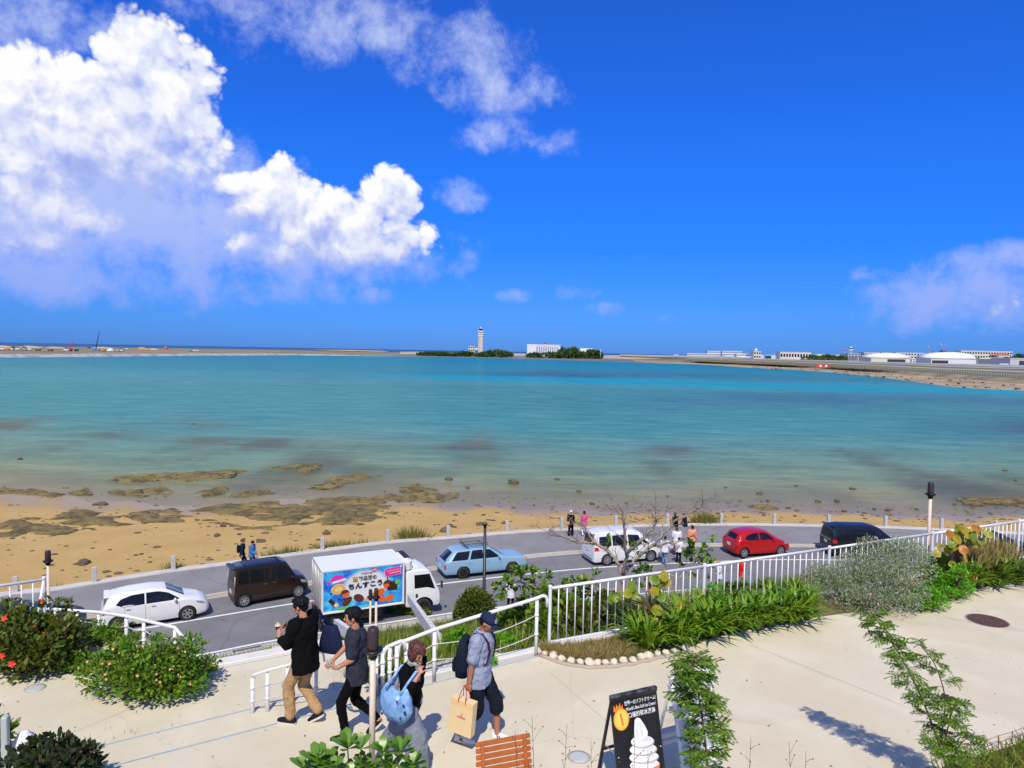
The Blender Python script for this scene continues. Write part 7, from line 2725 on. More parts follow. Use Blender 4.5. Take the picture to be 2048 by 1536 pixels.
# silver shrub with lilac flowers, ferny greens beside it
sp_ = on_ground(1765, 1222, ZP)
bush('silver_shrub', 'big silver-grey shrub with a few lilac flowers in front of the railing', sp_ + Vector((0, .25, 0)), [(-.95, -.15, .40, .42, .42, .42), (-.55, -.1, .58, .5, .45, .5), (-.1, -.15, .55, .55, .5, .60), (.25, .1, .80, .45, .42, .5), (.65, .25, .85, .42, .42, .48), (.95, .4, .70, .40, .42, .50), (.35, -.25, .42, .5, .42, .42), (-.5, -.45, .25, .5, .35, .28), (.1, -.5, .25, .5, .32, .28), (-1.15, .05, .5, .3, .3, .36), (.0, .3, .95, .35, .35, .36)], 24000, .034, L_SILV, 'shrub', (F_LILAC, 60, .024), T_SMALL, .2, shell=.5, up=.5)
bush('fern_shrub', 'bright green ferny plant at the right foot of the silver shrub', on_ground(1905, 1200, ZP) + Vector((0, .1, 0)), clumps_of(1.15, .7, .55, 10, 21), 5200, .05, L_BRIGHT, tpl=T_SMALL)
bush('fern_shrub', 'bright green plant growing through the front of the silver shrub', on_ground(1850, 1222, ZP) + Vector((0, .05, 0)), clumps_of(.9, .5, .5, 8, 22), 3200, .05, L_BRIGHT, tpl=T_SMALL)
bush('fern_shrub', 'bright green leafy plant behind the strap leaves by the second post', on_ground(1440, 1262, ZP) + Vector((0, .25, 0)), clumps_of(.75, .5, .70, 8, 23), 2600, .055, L_BRIGHT, tpl=T_SMALL)

# sea grape plants: every round leaf is a part
rl = MB()
rl.add([(0, 0, 0)] + [(.5 + .5 * math.cos(t) * 1.0, .52 * math.sin(t), .05 * math.cos(2 * t)) for t in (math.pi + 2 * math.pi * k / 12 for k in range(12))], [(0, 1 + k, 1 + (k + 1) % 12) for k in range(12)], 0, True)
GRAPE = []
for nm, c_, v_ in (('yellow_green', (0.36, 0.38, 0.020), (0.40, 0.42, 0.05)), ('green', (0.18, 0.28, 0.02), (0.26, 0.36, 0.05)), ('olive_gold', (0.42, 0.33, 0.02), (0.5, 0.4, 0.05)), ('orange', (0.55, 0.22, 0.03), (0.5, 0.2, 0.05))):
 m, t, out = new_mat('grape_leaf_' + nm)
 b = pbsdf(t, out, .4, 0, .4)
 tc = t.new('ShaderNodeTexCoord').outputs['Object']
 wvn = t.new('ShaderNodeTexWave')
 wvn.inputs['Scale'].default_value = 1.6
 wvn.inputs['Distortion'].default_value = 2.0
 t.l.new(tc, wvn.inputs['Vector'])
 t.l.new(t.mix(t.math('MULTIPLY', wvn.outputs['Fac'], .5), c_, tuple(x * .72 for x in c_)), b.inputs['Base Color'])
 tr = t.new('ShaderNodeBsdfTranslucent')
 tr.inputs['Color'].default_value = (*v_, 1)
 mx = t.new('ShaderNodeMixShader')
 mx.inputs[0].default_value = .3
 t.l.new(b.outputs[0], mx.inputs[1])
 t.l.new(tr.outputs[0], mx.inputs[2])
 t.l.new(mx.outputs[0], out.inputs['Surface'])
 GRAPE.append(rl.mesh('leaf', m))

def sea_grape(label, base, leaf_px, depth, rad, pick, stake=None, scale=1.0):
 root = empty('sea_grape_plant', base, 0, label, 'plant')
 pts = []
 for i, (u, v) in enumerate(leaf_px):
  p = Q(u, v, depth + rnd.uniform(-.16, .16)) - base
  pts.append(p)
  o = mesh_obj('leaf', GRAPE[rnd.choices(range(4), pick)[0]], root)
  r_ = rad * rnd.uniform(.8, 1.15) * 2
  fw = Vector((rnd.uniform(-1, 1), rnd.uniform(-.5, .5), rnd.uniform(-.8, .8))).normalized()
  nrm = Vector((rnd.uniform(-.5, .5), -1.0, rnd.uniform(.1, .8))).normalized()
  fw = (fw - nrm * fw.dot(nrm)).normalized()
  y = nrm.cross(fw)
  o.matrix_local = Matrix.Translation(p - fw * r_ * .5) @ Matrix((fw, y, nrm)).transposed().to_4x4() @ Matrix.Diagonal((r_, r_, r_, 1))
 sb = MB()
 tops_ = sorted(pts, key=lambda q: q.z)
 mid = sum((q for q in pts), Vector()) / len(pts)
 for q in pts:
  k = Vector((mid.x * .7 + q.x * .3, mid.y, min(q.z, mid.z)))
  sb.tube([Vector((mid.x * .3, 0, -.05)).lerp(k, .5), k, q], [.012, .009, .004], 5)
 sb.tube([Vector((0, 0, -.1)), Vector((mid.x * .3, 0, .2)), mid], [.018, .014, .01], 6)
 sb.build('stem', TWIG, root)
 if stake:
  a, b = (Q(u, v, depth + .1) - base for u, v in stake)
  MB().tube([Vector((a.x, a.y, -.1)), b], .028, 8).build('stake', mat('stake_wood', (0.22, 0.105, 0.05), .9, var=.3, scale=20), root)

def zz7(pts):
 return [(1000 + x / 4.655, 1000 + y / 4.655) for x, y in pts]

g1 = zz7([(1190, 870), (1255, 895), (1230, 805), (1100, 895), (1040, 922), (1070, 915), (1440, 745), (1550, 770), (1505, 735), (1470, 800), (1530, 710), (1300, 1100), (1352, 1112), (1462, 1030), (1430, 1112), (1640, 1060), (1650, 1140), (1740, 1110), (1810, 1142), (1830, 1080), (1780, 1000), (1680, 975), (1312, 1252), (1485, 890), (1402, 1002), (1380, 1170), (1265, 925), (1200, 920), (1440, 850), (1500, 905), (1760, 1130), (1345, 1080), (1280, 1060)])
bp1 = on_ground(1330, 1292, ZP) + Vector((0, .35, .02))
sea_grape('sea grape with round yellow-green leaves tied to a wooden stake', bp1, g1, bp1.y - .12, .088, (5, 4, 2, .3), ((1298, 1270), (1299, 1156)))

def zz8(pts):
 return [(1860 + x / 8.085, 1030 + y / 8.085) for x, y in pts]

g2 = zz8([(460, 230), (560, 235), (650, 270), (720, 210), (790, 220), (880, 275), (955, 310), (700, 365), (830, 430), (745, 460), (605, 430), (395, 335), (330, 315), (380, 430), (150, 500), (282, 560), (372, 530), (470, 520), (540, 560), (425, 600), (540, 730), (450, 715), (365, 800), (110, 625), (495, 640), (680, 1010), (640, 1080), (595, 970), (500, 300), (600, 330), (350, 480), (520, 660), (760, 280), (440, 400)])
bp2 = on_ground(1912, 1205, ZP) + Vector((0, .9, .02))
sea_grape('sea grape with gold and orange round leaves by the right torch lamp', bp2, g2, bp2.y - .1, .092, (3, 2, 5, 1.4))

# naupaka in the foreground: every leaf is a part
nl = MB()
nv = [(0, 0, 0), (.25, .10, .03), (.6, .22, .05), (.85, .20, .02), (1, 0, -.04), (.85, -.20, .02), (.6, -.22, .05), (.25, -.10, .03)]
nl.add(nv, [(0, 1, 7), (1, 2, 6, 7), (2, 3, 5, 6), (3, 4, 5)], 0, True)
nlm = nl.mesh('leaf', L_SUCC)
root = empty('naupaka_shrub', (Q(720, 1560, 7.1).x, 7.1, ZP), 0, 'glossy broad-leaved green shrub along the bottom edge below the woman', 'shrub')
sb = MB()
for (u, v, n_, L_) in ((632, 1540, 9, .14), (695, 1512, 10, .15), (668, 1556, 8, .13), (640, 1575, 8, .14), (725, 1545, 8, .12), (722, 1512, 7, .13), (765, 1522, 9, .15), (800, 1518, 10, .14), (826, 1545, 9, .13), (780, 1560, 8, .14), (700, 1575, 8, .14), (835, 1575, 7, .13)) + tuple((rnd.uniform(605, 845), rnd.uniform(1535, 1600), 8, .14) for _ in range(14)):
 c_ = Q(u, v - 14, 7.1 + rnd.uniform(-.15, .15)) - root.location
 L_ *= 1.45
 for k in range(n_):
  a = k * 2.4 + rnd.uniform(-.2, .2)
  el_ = .25 + .95 * (k / n_)
  d_ = Vector((math.cos(a) * math.cos(el_), math.sin(a) * math.cos(el_), math.sin(el_)))
  y = Vector((0, 0, 1)).cross(d_).normalized()
  z_ = d_.cross(y)
  s_ = L_ * rnd.uniform(.75, 1.1)
  o = mesh_obj('leaf', nlm, root)
  o.matrix_local = Matrix.Translation(c_) @ Matrix((d_, y, z_)).transposed().to_4x4() @ Matrix.Diagonal((s_, s_, s_, 1))
 sb.tube([Vector((c_.x * .4, 0, -.05)), Vector((c_.x * .8, c_.y * .5, c_.z * .6)), c_ + Vector((0, 0, .02))], [.010, .008, .006], 6)
sb.build('stem', TWIG, root)

# feathery saplings
def feather_sapling(label, stem_px, n_leaf, rl_, side_px=()):
 pts = [Q(u, v, d) for u, v, d in stem_px]
 base = Vector((pts[0].x, pts[0].y, ZP))
 root = empty('feathery_sapling', base, 0, label, 'sapling')
 line = catmull([Vector((base.x, base.y, ZP - .05))] + pts, 8)
 lines = [line] + [catmull([Q(u, v, d) for u, v, d in s], 6) for s in side_px]
 sb = MB()
 LP, LD, LS = [], [], []
 for li, ln in enumerate(lines):
  k_ = len(ln)
  sb.tube([p - base for p in ln], [(.014 if li == 0 else .007) * (1 - .75 * i / k_) + .002 for i in range(k_)], 6)
  cnt = n_leaf if li == 0 else max(6, n_leaf // 4)
  for j in range(cnt):
   f = (.22 if li == 0 else .15) + (.78 if li == 0 else .85) * (j + rnd.random()) / cnt
   idx_ = min(k_ - 1, int(f * (k_ - 1)))
   p = ln[idx_]
   a = j * 2.4 + rnd.uniform(-.5, .5)
   d = Vector((math.cos(a), math.sin(a), rnd.uniform(-.25, .9))).normalized()
   L_ = rl_ * rnd.uniform(.7, 1.15) * (1 - .25 * f)
   rach = [p + d * L_ * q + Vector((0, 0, -.35 * L_ * q * q)) for q in (0, .33, .66, 1.0)]
   sb.tube([q - base for q in rach], [.003, .0025, .002, .001], 4)
   for q in range(5):
    f2 = .25 + .75 * q / 4
    pp = rach[0].lerp(rach[3], f2) + Vector((0, 0, .05 * L_))
    tang = (rach[3] - rach[1]).normalized()
    lat = tang.cross(Vector((0, 0, 1))).normalized()
    for sd in (-1, 1):
     dd = (tang * .65 + lat * sd * .9 + Vector((0, 0, rnd.uniform(-1.0, .45)))).normalized()
     PL = L_ * .55
     l2 = dd.cross(Vector((0, 0, 1))).normalized()
     for w_ in range(9):
      pw = pp + dd * PL * (w_ + .6) / 9 - Vector((0, 0, .12 * PL * ((w_ / 9) ** 2)))
      for s2 in (-1, 1):
       LP.append(tuple(pw - base))
       LD.append(tuple((dd * .5 + l2 * s2).normalized()))
       LS.append(.047 * rl_ / .3)
 sb.build('stem', TWIG, root)
 tpl = (np.array([(0, 0, 0), (.5, .17, .02), (1, 0, 0), (.5, -.17, .02)], float), [(0, 1, 2, 3)])
 mesh_obj('foliage', leaf_mesh('foliage', LP, LD, LS, tpl, L_FEATH, .3), root)

feather_sapling('feathery green sapling standing in front of the white framed board', [(1422, 1620, 7.0), (1412, 1500, 7.0), (1402, 1420, 7.05), (1390, 1355, 7.1), (1383, 1318, 7.1)], 54, .29)
feather_sapling('leaning feathery sapling in front of the open terrace at right', [(1915, 1600, 7.7), (1882, 1500, 7.75), (1845, 1400, 7.8), (1805, 1320, 7.85), (1770, 1265, 7.9), (1738, 1218, 7.95)], 50, .22,
    [[(1880, 1490, 7.75), (1890, 1400, 7.7), (1870, 1330, 7.7), (1840, 1290, 7.7)], [(1895, 1540, 7.7), (1920, 1490, 7.6), (1950, 1465, 7.6)], [(1885, 1500, 7.7), (1905, 1420, 7.7), (1915, 1400, 7.7)]])

# dry weed stalks
for i, (u0, v0, u1, v1, d_) in enumerate(((1072, 1600, 1064, 1432, 6.6), (1048, 1600, 1030, 1462, 6.5), (1132, 1600, 1134, 1448, 6.6), (1178, 1600, 1182, 1480, 6.5), (1500, 1600, 1502, 1475, 6.5), (1598, 1600, 1578, 1484, 6.4), (1620, 1600, 1612, 1502, 6.4), (1262, 1620, 1270, 1470, 6.4), (1300, 1620, 1296, 1500, 6.3))):
 a, b = Q(u0, v0, d_), Q(u1, v1, d_)
 root = empty('dry_weed', (a.x, a.y, ZP), 0, ('dry brown weed stalk rising in front of the bench', 'short dry weed stalk at the left of the bench', 'dry stalk right of the bench', 'small dry stalk beside the grey cover', 'dry brown seed stalk right of the white board', 'thin dry weed on the open terrace', 'thin dry weed beside the shorter one on the terrace', 'thin stalk in front of the ice cream board', 'thin stalk before the foot of the ice cream board')[i], 'weed')
 sb = MB()
 o0 = root.location
 a.z = ZP - .03
 ln = catmull([a - o0, a.lerp(b, .5) - o0 + Vector((rnd.uniform(-.03, .03), 0, 0)), b - o0], 6)
 sb.tube(ln, [.0045 - .003 * k / len(ln) for k in range(len(ln))], 5)
 for q in range(9):
  p = ln[int(len(ln) * (.45 + .5 * q / 9))]
  e = p + Vector((rnd.uniform(-.10, .10), rnd.uniform(-.06, .06), rnd.uniform(.03, .12)))
  sb.tube([p, p.lerp(e, .5) + Vector((0, 0, .01)), e], [.002, .0018, .001], 4)
  sb.ell(e, (.006, .006, .009), 5, 4)
 sb.build('stalk', TWIG, root)

# grass bank in the bottom right corner with its small wire edging
bk0, bk1 = P(1865, 1548, ZP), P(2100, 1470, ZP)
gpts = []
for i in range(3000):
 f, g = rnd.random(), rnd.random() ** .8
 p = bk0.lerp(bk1, f) - Vector((0, g * 1.1, 0)) + Vector((g * .2, 0, .03))
 gpts.append(p)
grass_stuff('bank_grass', 'green grass on the bank in the bottom right corner', gpts, .10, .26, L_GRASS, .55)
slab('grass_bank', [bk0, bk1, bk1 - Vector((0, 2.5, 0)), bk0 - Vector((0, 2.5, 0))], ZP + .03, .2, SOIL)
root = empty('wire_edging', bk0, 0, 'small rusty wire edging along the grass bank', 'edging')
RUST = mat('rust_wire', (0.16, 0.055, 0.035), .8)
for k in range(7):
 p = bk0.lerp(bk1, .2 + .12 * k) + Vector((0, .06, 0)) - bk0
 MB().tube([p, p + Vector((0, 0, .17))], .006, 6).build('stake', RUST, root)
for zz_ in (.08, .16):
 MB().tube([bk0.lerp(bk1, .2 + .12 * k) + Vector((0, .06, zz_ + .01 * (k % 2))) - bk0 for k in range(7)], .003, 5).build('wire', RUST, root)
for k in range(6):
 o = mesh_obj('edge_stone', rms[k % 5], root)
 p = bk0.lerp(bk1, .22 + .14 * k) + Vector((0, .10, .03)) - bk0
 o.location = p
 o.scale = (.07, .055, .05)

# grass tufts along the sea kerb
for i, (u, dv_, n_, h_, w_, m_, lab) in enumerate(((352, 0, 150, .55, .45, L_SEAGRASS, 'grass tuft beside a bollard above the white hatchback'), (560, 0, 90, .5, .7, L_SEAGRASS, 'sparse grass tuft above the roof of the brown van'), (588, 0, 150, .6, .6, L_SEAGRASS, 'grass tuft above the front of the brown van'), (668, 0, 160, .6, .7, L_SEAGRASS, 'grass tuft right of the bollard above the truck'), (700, 0, 130, .55, .6, L_SEAGRASS, 'grass tuft above the middle of the truck box'), (735, 0, 60, .45, .4, L_SEAGRASS, 'thin grass tuft above the truck cab'),
                                                   (830, 0, 230, .95, .75, L_SEAGRASS, 'tall grass tuft between the truck and the roof rack'), (1418, 0, 330, 1.0, .6, L_SEAGRASS, 'tall golden grass tuft right of the seated pair'), (1512, 0, 80, .35, .5, L_BRIGHT, 'small green tuft above the red car'), (110, 0, 60, .35, .3, L_SEAGRASS, 'small dry tuft beside the left torch lamp'))):
 p = road_pt(KERB, u, .85, -.45)
 root = empty('grass_tuft', p, 0, lab, 'grass tuft', 'grass tufts along the sea kerb')
 pts = np.stack([nrng.normal(size=n_ * 2) * w_ * .4, nrng.normal(size=n_ * 2) * .14, np.zeros(n_ * 2)], 1)
 d = np.stack([pts[:, 0] * .9 + nrng.normal(size=n_ * 2) * .28, nrng.normal(size=n_ * 2) * .3, np.ones(n_ * 2)], 1)
 mesh_obj('blades', leaf_mesh('blades', pts, d, nrng.uniform(.5, 1.1, n_ * 2) * (h_ + .4), T_GRASS, m_, .1), root)

# ------------------------------------------------------------------ the bare tree
root = empty('bare_tree', Q(1236, 1300, 15.6), 0, 'gnarled nearly bare tree with a few green leaf tufts behind the railing', 'tree')
o0 = root.location.copy()
TD = 15.6
main = [[(1228, 1330, 0), (1236, 1250, 0), (1243, 1185, 0), (1246, 1150, 0)],
  [(1246, 1150, 0), (1225, 1112, .2), (1190, 1088, .4), (1150, 1082, .5), (1118, 1070, .5), (1098, 1060, .5)],
  [(1246, 1150, 0), (1252, 1105, -.2), (1249, 1060, -.3), (1246, 1032, -.3), (1229, 1013, -.3)],
  [(1246, 1150, 0), (1275, 1115, .3), (1305, 1092, .5), (1330, 1062, .6), (1352, 1042, .6), (1392, 1018, .7), (1408, 1002, .7)],
  [(1252, 1105, -.2), (1285, 1078, -.5), (1308, 1050, -.6), (1312, 1028, -.6), (1298, 1014, -.6)],
  [(1243, 1185, 0), (1205, 1178, -.4), (1165, 1190, -.6), (1110, 1188, -.7), (1062, 1172, -.8), (1030, 1160, -.8)],
  [(1243, 1185, 0), (1290, 1160, .5), (1330, 1150, .7), (1365, 1150, .8), (1395, 1110, .8)],
  [(1236, 1250, 0), (1190, 1240, -.5), (1140, 1225, -.7), (1095, 1215, -.8)],
  [(1236, 1250, 0), (1280, 1228, -.4), (1330, 1205, -.5), (1370, 1195, -.5)],
  [(1190, 1088, .4), (1175, 1062, .5), (1160, 1040, .5)],
  [(1305, 1092, .5), (1345, 1085, .8), (1390, 1070, .9)]]
trunk, twigs = MB(), MB()
tips = []

def twig(p, d, L_, r_, depth):
 n_ = 4
 pts = [p]
 q = p.copy()
 for k in range(n_):
  d = (d + Vector((rnd.gauss(0, .28), rnd.gauss(0, .28), rnd.gauss(-.02, .2)))).normalized()
  q = q + d * L_ / n_
  pts.append(q.copy())
 twigs.tube(pts, [r_ * (1 - .65 * k / n_) for k in range(n_ + 1)], 5)
 if depth > 0:
  for k in range(rnd.randint(2, 3)):
   s = pts[rnd.randint(1, n_)]
   dd = (d + Vector((rnd.gauss(0, .7), rnd.gauss(0, .7), rnd.gauss(.15, .5)))).normalized()
   twig(s, dd, L_ * rnd.uniform(.5, .8), r_ * .6, depth - 1)
 else:
  tips.append((q.copy(), d.copy()))

for bi, br in enumerate(main):
 ln = catmull([Q(u, v, TD + dd) - o0 for u, v, dd in br], 5)
 r0, r1 = ((.085, .058) if bi == 0 else (.046 if bi < 5 else .032, .010))
 for k in range(1, len(ln) - 1):
  ln[k] = ln[k] + Vector((rnd.gauss(0, .018), rnd.gauss(0, .02), rnd.gauss(0, .018)))
 trunk.tube(ln, [r0 + (r1 - r0) * k / (len(ln) - 1) for k in range(len(ln))], 8)
 if bi > 0:
  for k in range(3, len(ln), 2):
   d = (ln[k] - ln[k - 2]).normalized()
   for _ in range(2):
    dd = (d * .6 + Vector((rnd.gauss(0, .6), rnd.gauss(0, .5), rnd.gauss(.35, .45)))).normalized()
    twig(ln[k], dd, rnd.uniform(.28, .52), .008, 1 if bi < 5 or rnd.random() < .5 else 2)
trunk.build('trunk', BARK, root)
twigs.build('branches', mat('twig_grey', (0.25, 0.18, 0.13), .9, var=.3, scale=6), root)
LP, LD = [], []
for p, d in tips:
 u, v = proj(p + o0)
 green = (v > 1135 and u < 1300) or (1215 < u < 1275 and 1075 < v < 1112) or (u > 1365 and 1080 < v < 1160)
 if rnd.random() < (.9 if green else .0):
  for k in range(rnd.randint(7, 13)):
   LP.append(tuple(p + Vector((rnd.gauss(0, .03), rnd.gauss(0, .03), rnd.gauss(0, .03)))))
   LD.append(tuple(d + Vector((rnd.gauss(0, .7), rnd.gauss(0, .7), rnd.gauss(.4, .5)))))
mesh_obj('crown', leaf_mesh('crown', LP, LD, nrng.uniform(.07, .14, len(LP)), T_OVAL, L_LANT, .4), root)

# ------------------------------------------------------------------ stair walls and the flight itself
def sloping_wall(name, label, a, b, th, drop):
 a, b = Vector(a), Vector(b)
 d = b - a
 nn = Vector((-d.y, d.x, 0)).normalized() * th / 2
 root = MB()
 root.loft([[p - nn - Vector((0, 0, drop)), p - nn, p + nn, p + nn - Vector((0, 0, drop))] for p in (a, a.lerp(b, .33), a.lerp(b, .66), b)], 0, True, True, False)
 return tag(root.build(name, mat('stair_wall_white', (0.74, 0.71, 0.64), .8, var=.12)), label, 'wall')

sloping_wall('stair_wall', 'white sloping wall running down to the road beside the truck cab', Q(878, 1270, 14.0), Q(818, 1188, 26.5), .12, .3)
sloping_wall('stair_wall', 'white sloping wall edge behind the charcoal-shirted man\'s head', Q(742, 1285, 15.2), Q(672, 1238, 20.0), .13, .3)
mb = MB()
s0 = P(640, 1284, ZL)
sd0 = Vector((-.22, .975, 0)).normalized()
sn0 = Vector((-sd0.y, sd0.x, 0))
for k in range(38):
 c = s0 + sd0 * (.33 * k + .2)
 z = ZL - .17 * (k + 1)
 mb.box((c.x, c.y, z - .3), (.34, 1.7, .6), math.atan2(sd0.y, sd0.x))
tag(mb.build('stairs', TERR), kind='structure')

# ------------------------------------------------------------------ odds at the lower left corner
tp0 = Q(50, 1461, 8.4)
root = empty('tapered_post', (tp0.x, tp0.y, ZP), R(20), 'white tapered post in the bottom left corner', 'post')
hh = tp0.z - ZP
MB().loft([[(x * w_ + lean_, y * w_ * .7, z) for x, y in ((-1, -.6), (-.4, -1), (.5, -1), (1, -.4), (1, .6), (-1, .6))] for z, w_, lean_ in ((0, .20, .02), (hh * .5, .125, 0), (hh * .9, .055, -.01), (hh * .97, .045, -.01), (hh, .03, -.008))], 0).build('post', WHITE, root)
q = Q(10, 1432, 8.2)
root = empty('slim_post', (q.x, q.y, ZP), R(20), 'slim pale grey post at the left edge', 'post')
MB().box((0, 0, (q.z - ZP) / 2), (.07, .10, q.z - ZP), bev=.01).build('post', mat('pale_grey_paint', (0.46, 0.50, 0.45), .6), root)

# ================================================================== FAR SHORE
ZG = 2.5
SANDF = mat('far_sand', (0.50, 0.40, 0.25), .95, col2=(0.36, 0.29, 0.17), scale=.012, var=.2)
ROCKF = mat('far_shore_rock', (0.30, 0.235, 0.14), .95, col2=(0.16, 0.13, 0.07), scale=.05, var=.3)
PALE = mat('pale_revetment', (0.46, 0.45, 0.43), .95, col2=(0.30, 0.29, 0.28), scale=.08, var=.2)
FIELD = mat('far_field', (0.19, 0.165, 0.075), .95, col2=(0.30, 0.25, 0.14), scale=.015, var=.2)
AGRASS = mat('airfield_grass', (0.135, 0.130, 0.030), .95, col2=(0.19, 0.15, 0.05), scale=.02, var=.2)
APRON = mat('apron_concrete', (0.40, 0.385, 0.36), .9, col2=(0.27, 0.26, 0.25), scale=.012, var=.12)
MUD = mat('tidal_flat', (0.24, 0.205, 0.13), .6, col2=(0.105, 0.095, 0.075), scale=.02, var=.25)

def sheet(name, ups, tabs, zs, m):
 rows_ = []
 for tab, z in zip(tabs, zs):
  rows_.append([P(u, interp(tab, u), -1.15 + (z + 1.15) * (1 if ups[0] < 1200 else min(1, max(0, (u - 1240) / 140)))) for u in ups])
 return strip(name, rows_, m)

# reclaimed land on the left
LW = [(-500, 719), (0, 715.3), (400, 711.6), (600, 710.5), (900, 714)]
LC = [(-500, 712.5), (0, 708.6), (400, 705.6), (600, 704.5), (900, 708)]
LU = list(range(-500, 801, 50))
toe = [P(u, interp(LW, u), -1.3) for u in LU]
crest = [p * 1.0 + (p - CAM) * Vector((1, 1, 0)).length * 0 for p in toe]
rows_ = []
for dd_, z in ((0, -1.3), (9, 1.6), (16, 1.6)):
 rr_ = []
 for p in toe:
  q = p + Vector((p.x, p.y, 0)).normalized() * dd_
  q.z = -1.3 + (z + 1.3) * max(.03, min(1, (810 - LU[len(rr_)]) / 260))
  rr_.append(q)
 rows_.append(rr_)
strip('seawall', rows_, PALE)
rows_ = []
for dd_, z in ((16, 1.55), (60, 2.1), (300, 2.4), (900, 2.5), (1500, 2.5), (1500.5, -3.2)):
 rr_ = []
 for p in toe:
  q = p + Vector((p.x, p.y, 0)).normalized() * dd_
  q.z = -1.3 + (z + 1.3) * max(.03, min(1, (810 - LU[len(rr_)]) / 260)) - (.04 if dd_ == 16 else 0)
  rr_.append(q)
 rows_.append(rr_)
strip('reclaimed_land', rows_, FIELD)
for i, (u, v, w_, h_, m_, lab) in enumerate(((62, 693.5, 46, 4, SANDF, 'long pale sand heap at the left of the building site'), (112, 694.5, 40, 3, SANDF, 'pale sand heap beyond the red crane'), (205, 694.5, 44, 3.4, SANDF, 'sand heap behind the tall crane boom'), (284, 696.5, 20, 5, mat('orange_earth', (0.52, 0.27, 0.10), .95), 'orange earth heap on the building site'), (306, 697.5, 22, 3, SANDF, 'pale heap right of the orange heap'), (700, 699.2, 150, 3.6, SANDF, 'long pale sandbank far out near the horizon'), (8, 693, 30, 4, SANDF, 'pale sand heap at the left edge of the site'))):
 p = P(u, v + 2.5, 2.3)
 w2 = w_ * p.y / FPX
 me = rock_mesh('sand_heap', m_, 60 + i, (1, .5, 1), 3, .22, 2.0)
 o = mesh_obj('sand_heap', me)
 o.location = (p.x, p.y, 2.2)
 o.scale = (w2 / 2, w2 / 3, h_)
 tag(o, lab, 'heap')

cols_ = dict(white=(0.72, 0.72, 0.70), orange=(0.70, 0.25, 0.05), grey=(0.36, 0.38, 0.40), dark=(0.06, 0.05, 0.05), brown=(0.20, 0.10, 0.06), red=(0.62, 0.03, 0.03), green=(0.05, 0.34, 0.26), teal=(0.05, 0.30, 0.28), blue=(0.10, 0.20, 0.42), yellow=(0.70, 0.45, 0.06))
site = [(6, 700.5, 'white'), (14, 701, 'orange'), (22, 701, 'white'), (36, 700.5, 'white'), (49, 701, 'grey'), (59, 701, 'white'), (76, 702, 'brown'), (27, 696, 'dark'), (48, 696, 'dark'), (108, 697, 'dark'), (131, 697, 'dark'), (133, 702.5, 'white'), (178, 697, 'dark'), (207, 703, 'orange'), (254, 699.5, 'white'), (241, 697.5, 'orange'), (295, 701.2, 'yellow'), (320, 697, 'red'), (381, 703.2, 'teal'), (389, 703.2, 'white'), (395, 703.2, 'white'), (243, 703.3, 'white'), (235, 703.3, 'grey'), (101, 702.5, 'brown')]
ORD = 'first second third fourth fifth sixth seventh eighth ninth tenth eleventh twelfth thirteenth fourteenth fifteenth sixteenth seventeenth eighteenth nineteenth'.split()
for i, (u, v, c_) in enumerate(site):
 p = P(u, v, 2.25)
 near_ = 'front row' if v > 698.5 else 'back row'
 root = empty('site_truck', (p.x, p.y, 2.2), rnd.uniform(-.3, .3), '%s vehicle, %s from left in the %s of the far building site' % (c_, ORD[sum(1 for q in site if (q[1] > 698.5) == (v > 698.5) and q[0] < u)], near_), 'truck', 'vehicles on the far building site')
 mm = mat('site_' + c_, cols_[c_], .5)
 b = MB()
 b.box((-.8, 0, 1.7), (4.2, 2.2, 1.7), bev=.15)
 b.build('bed', mm, root)
 MB().box((2.2, 0, 1.6), (1.5, 2.1, 2.0), bev=.25).build('cab', mm, root)
 MB().box((2.7, 0, 2.0), (.6, 1.9, .8)).build('windscreen', GLASS, root)
 w = MB()
 for x in (-2, 1.8):
  w.lathe([(.55, -1.1), (.55, 1.1)], 10, 0, (0, 0, 0), True, Matrix.Translation((x, 0, .55)) @ Matrix.Rotation(R(90), 4, 'X'))
 w.build('wheels', TYRE, root)
# machines
p = P(192, 702.5, 2.25)
root = empty('mobile_crane', (p.x, p.y, 2.2), .2, 'blue mobile crane with a tall thin upright boom', 'crane')
MB().box((0, 0, 1.6), (9, 3, 1.8), bev=.2).build('carrier', mat('site_blue', cols_['blue'], .5), root)
MB().box((-2, 0, 3.2), (3.4, 2.6, 1.8), bev=.2).build('cabin', mat('site_blue', cols_['blue']), root)
tt = Q(198, 662, p.y) - Vector((p.x, p.y, 2.2))
bm_c = MB()
for a_ in (-.35, .35):
 for c_ in (-.35, .35):
  bm_c.tube([(a_, c_, 3), (tt.x + a_ * .5, c_ * .5, tt.z)], .16, 5)
for k in range(14):
 f0, f1 = k / 14, (k + 1) / 14
 s_ = 1 if k % 2 else -1
 bm_c.tube([(tt.x * f0 + .35 * s_, .35, 3 + (tt.z - 3) * f0), (tt.x * f1 - .35 * s_, .35, 3 + (tt.z - 3) * f1)], .10, 4)
bm_c.build('boom', mat('boom_steel', (0.05, 0.06, 0.09), .5), root)
p = P(140, 702.5, 2.25)
root = empty('crawler_crane', (p.x, p.y, 2.2), 0, 'small red crane with a short tilted boom', 'crane')
MB().box((0, 0, .8), (5, 3.4, 1.4), bev=.3).build('tracks', TYRE, root)
MB().box((0, 0, 2.6), (5, 2.8, 2.2), bev=.2).build('house', mat('site_red', cols_['red'], .5), root)
MB().box((0, 0, 0), (1.1, 1.0, 9.5), None, bev=.1).build('boom', mat('site_red', cols_['red']), root).matrix_local = Matrix.Translation((1.2, 0, 7)) @ Matrix.Rotation(R(28), 4, 'Y')
p = P(153, 702.6, 2.25)
root = empty('excavator', (p.x, p.y, 2.2), 0, 'green excavator right of the small red crane', 'excavator')
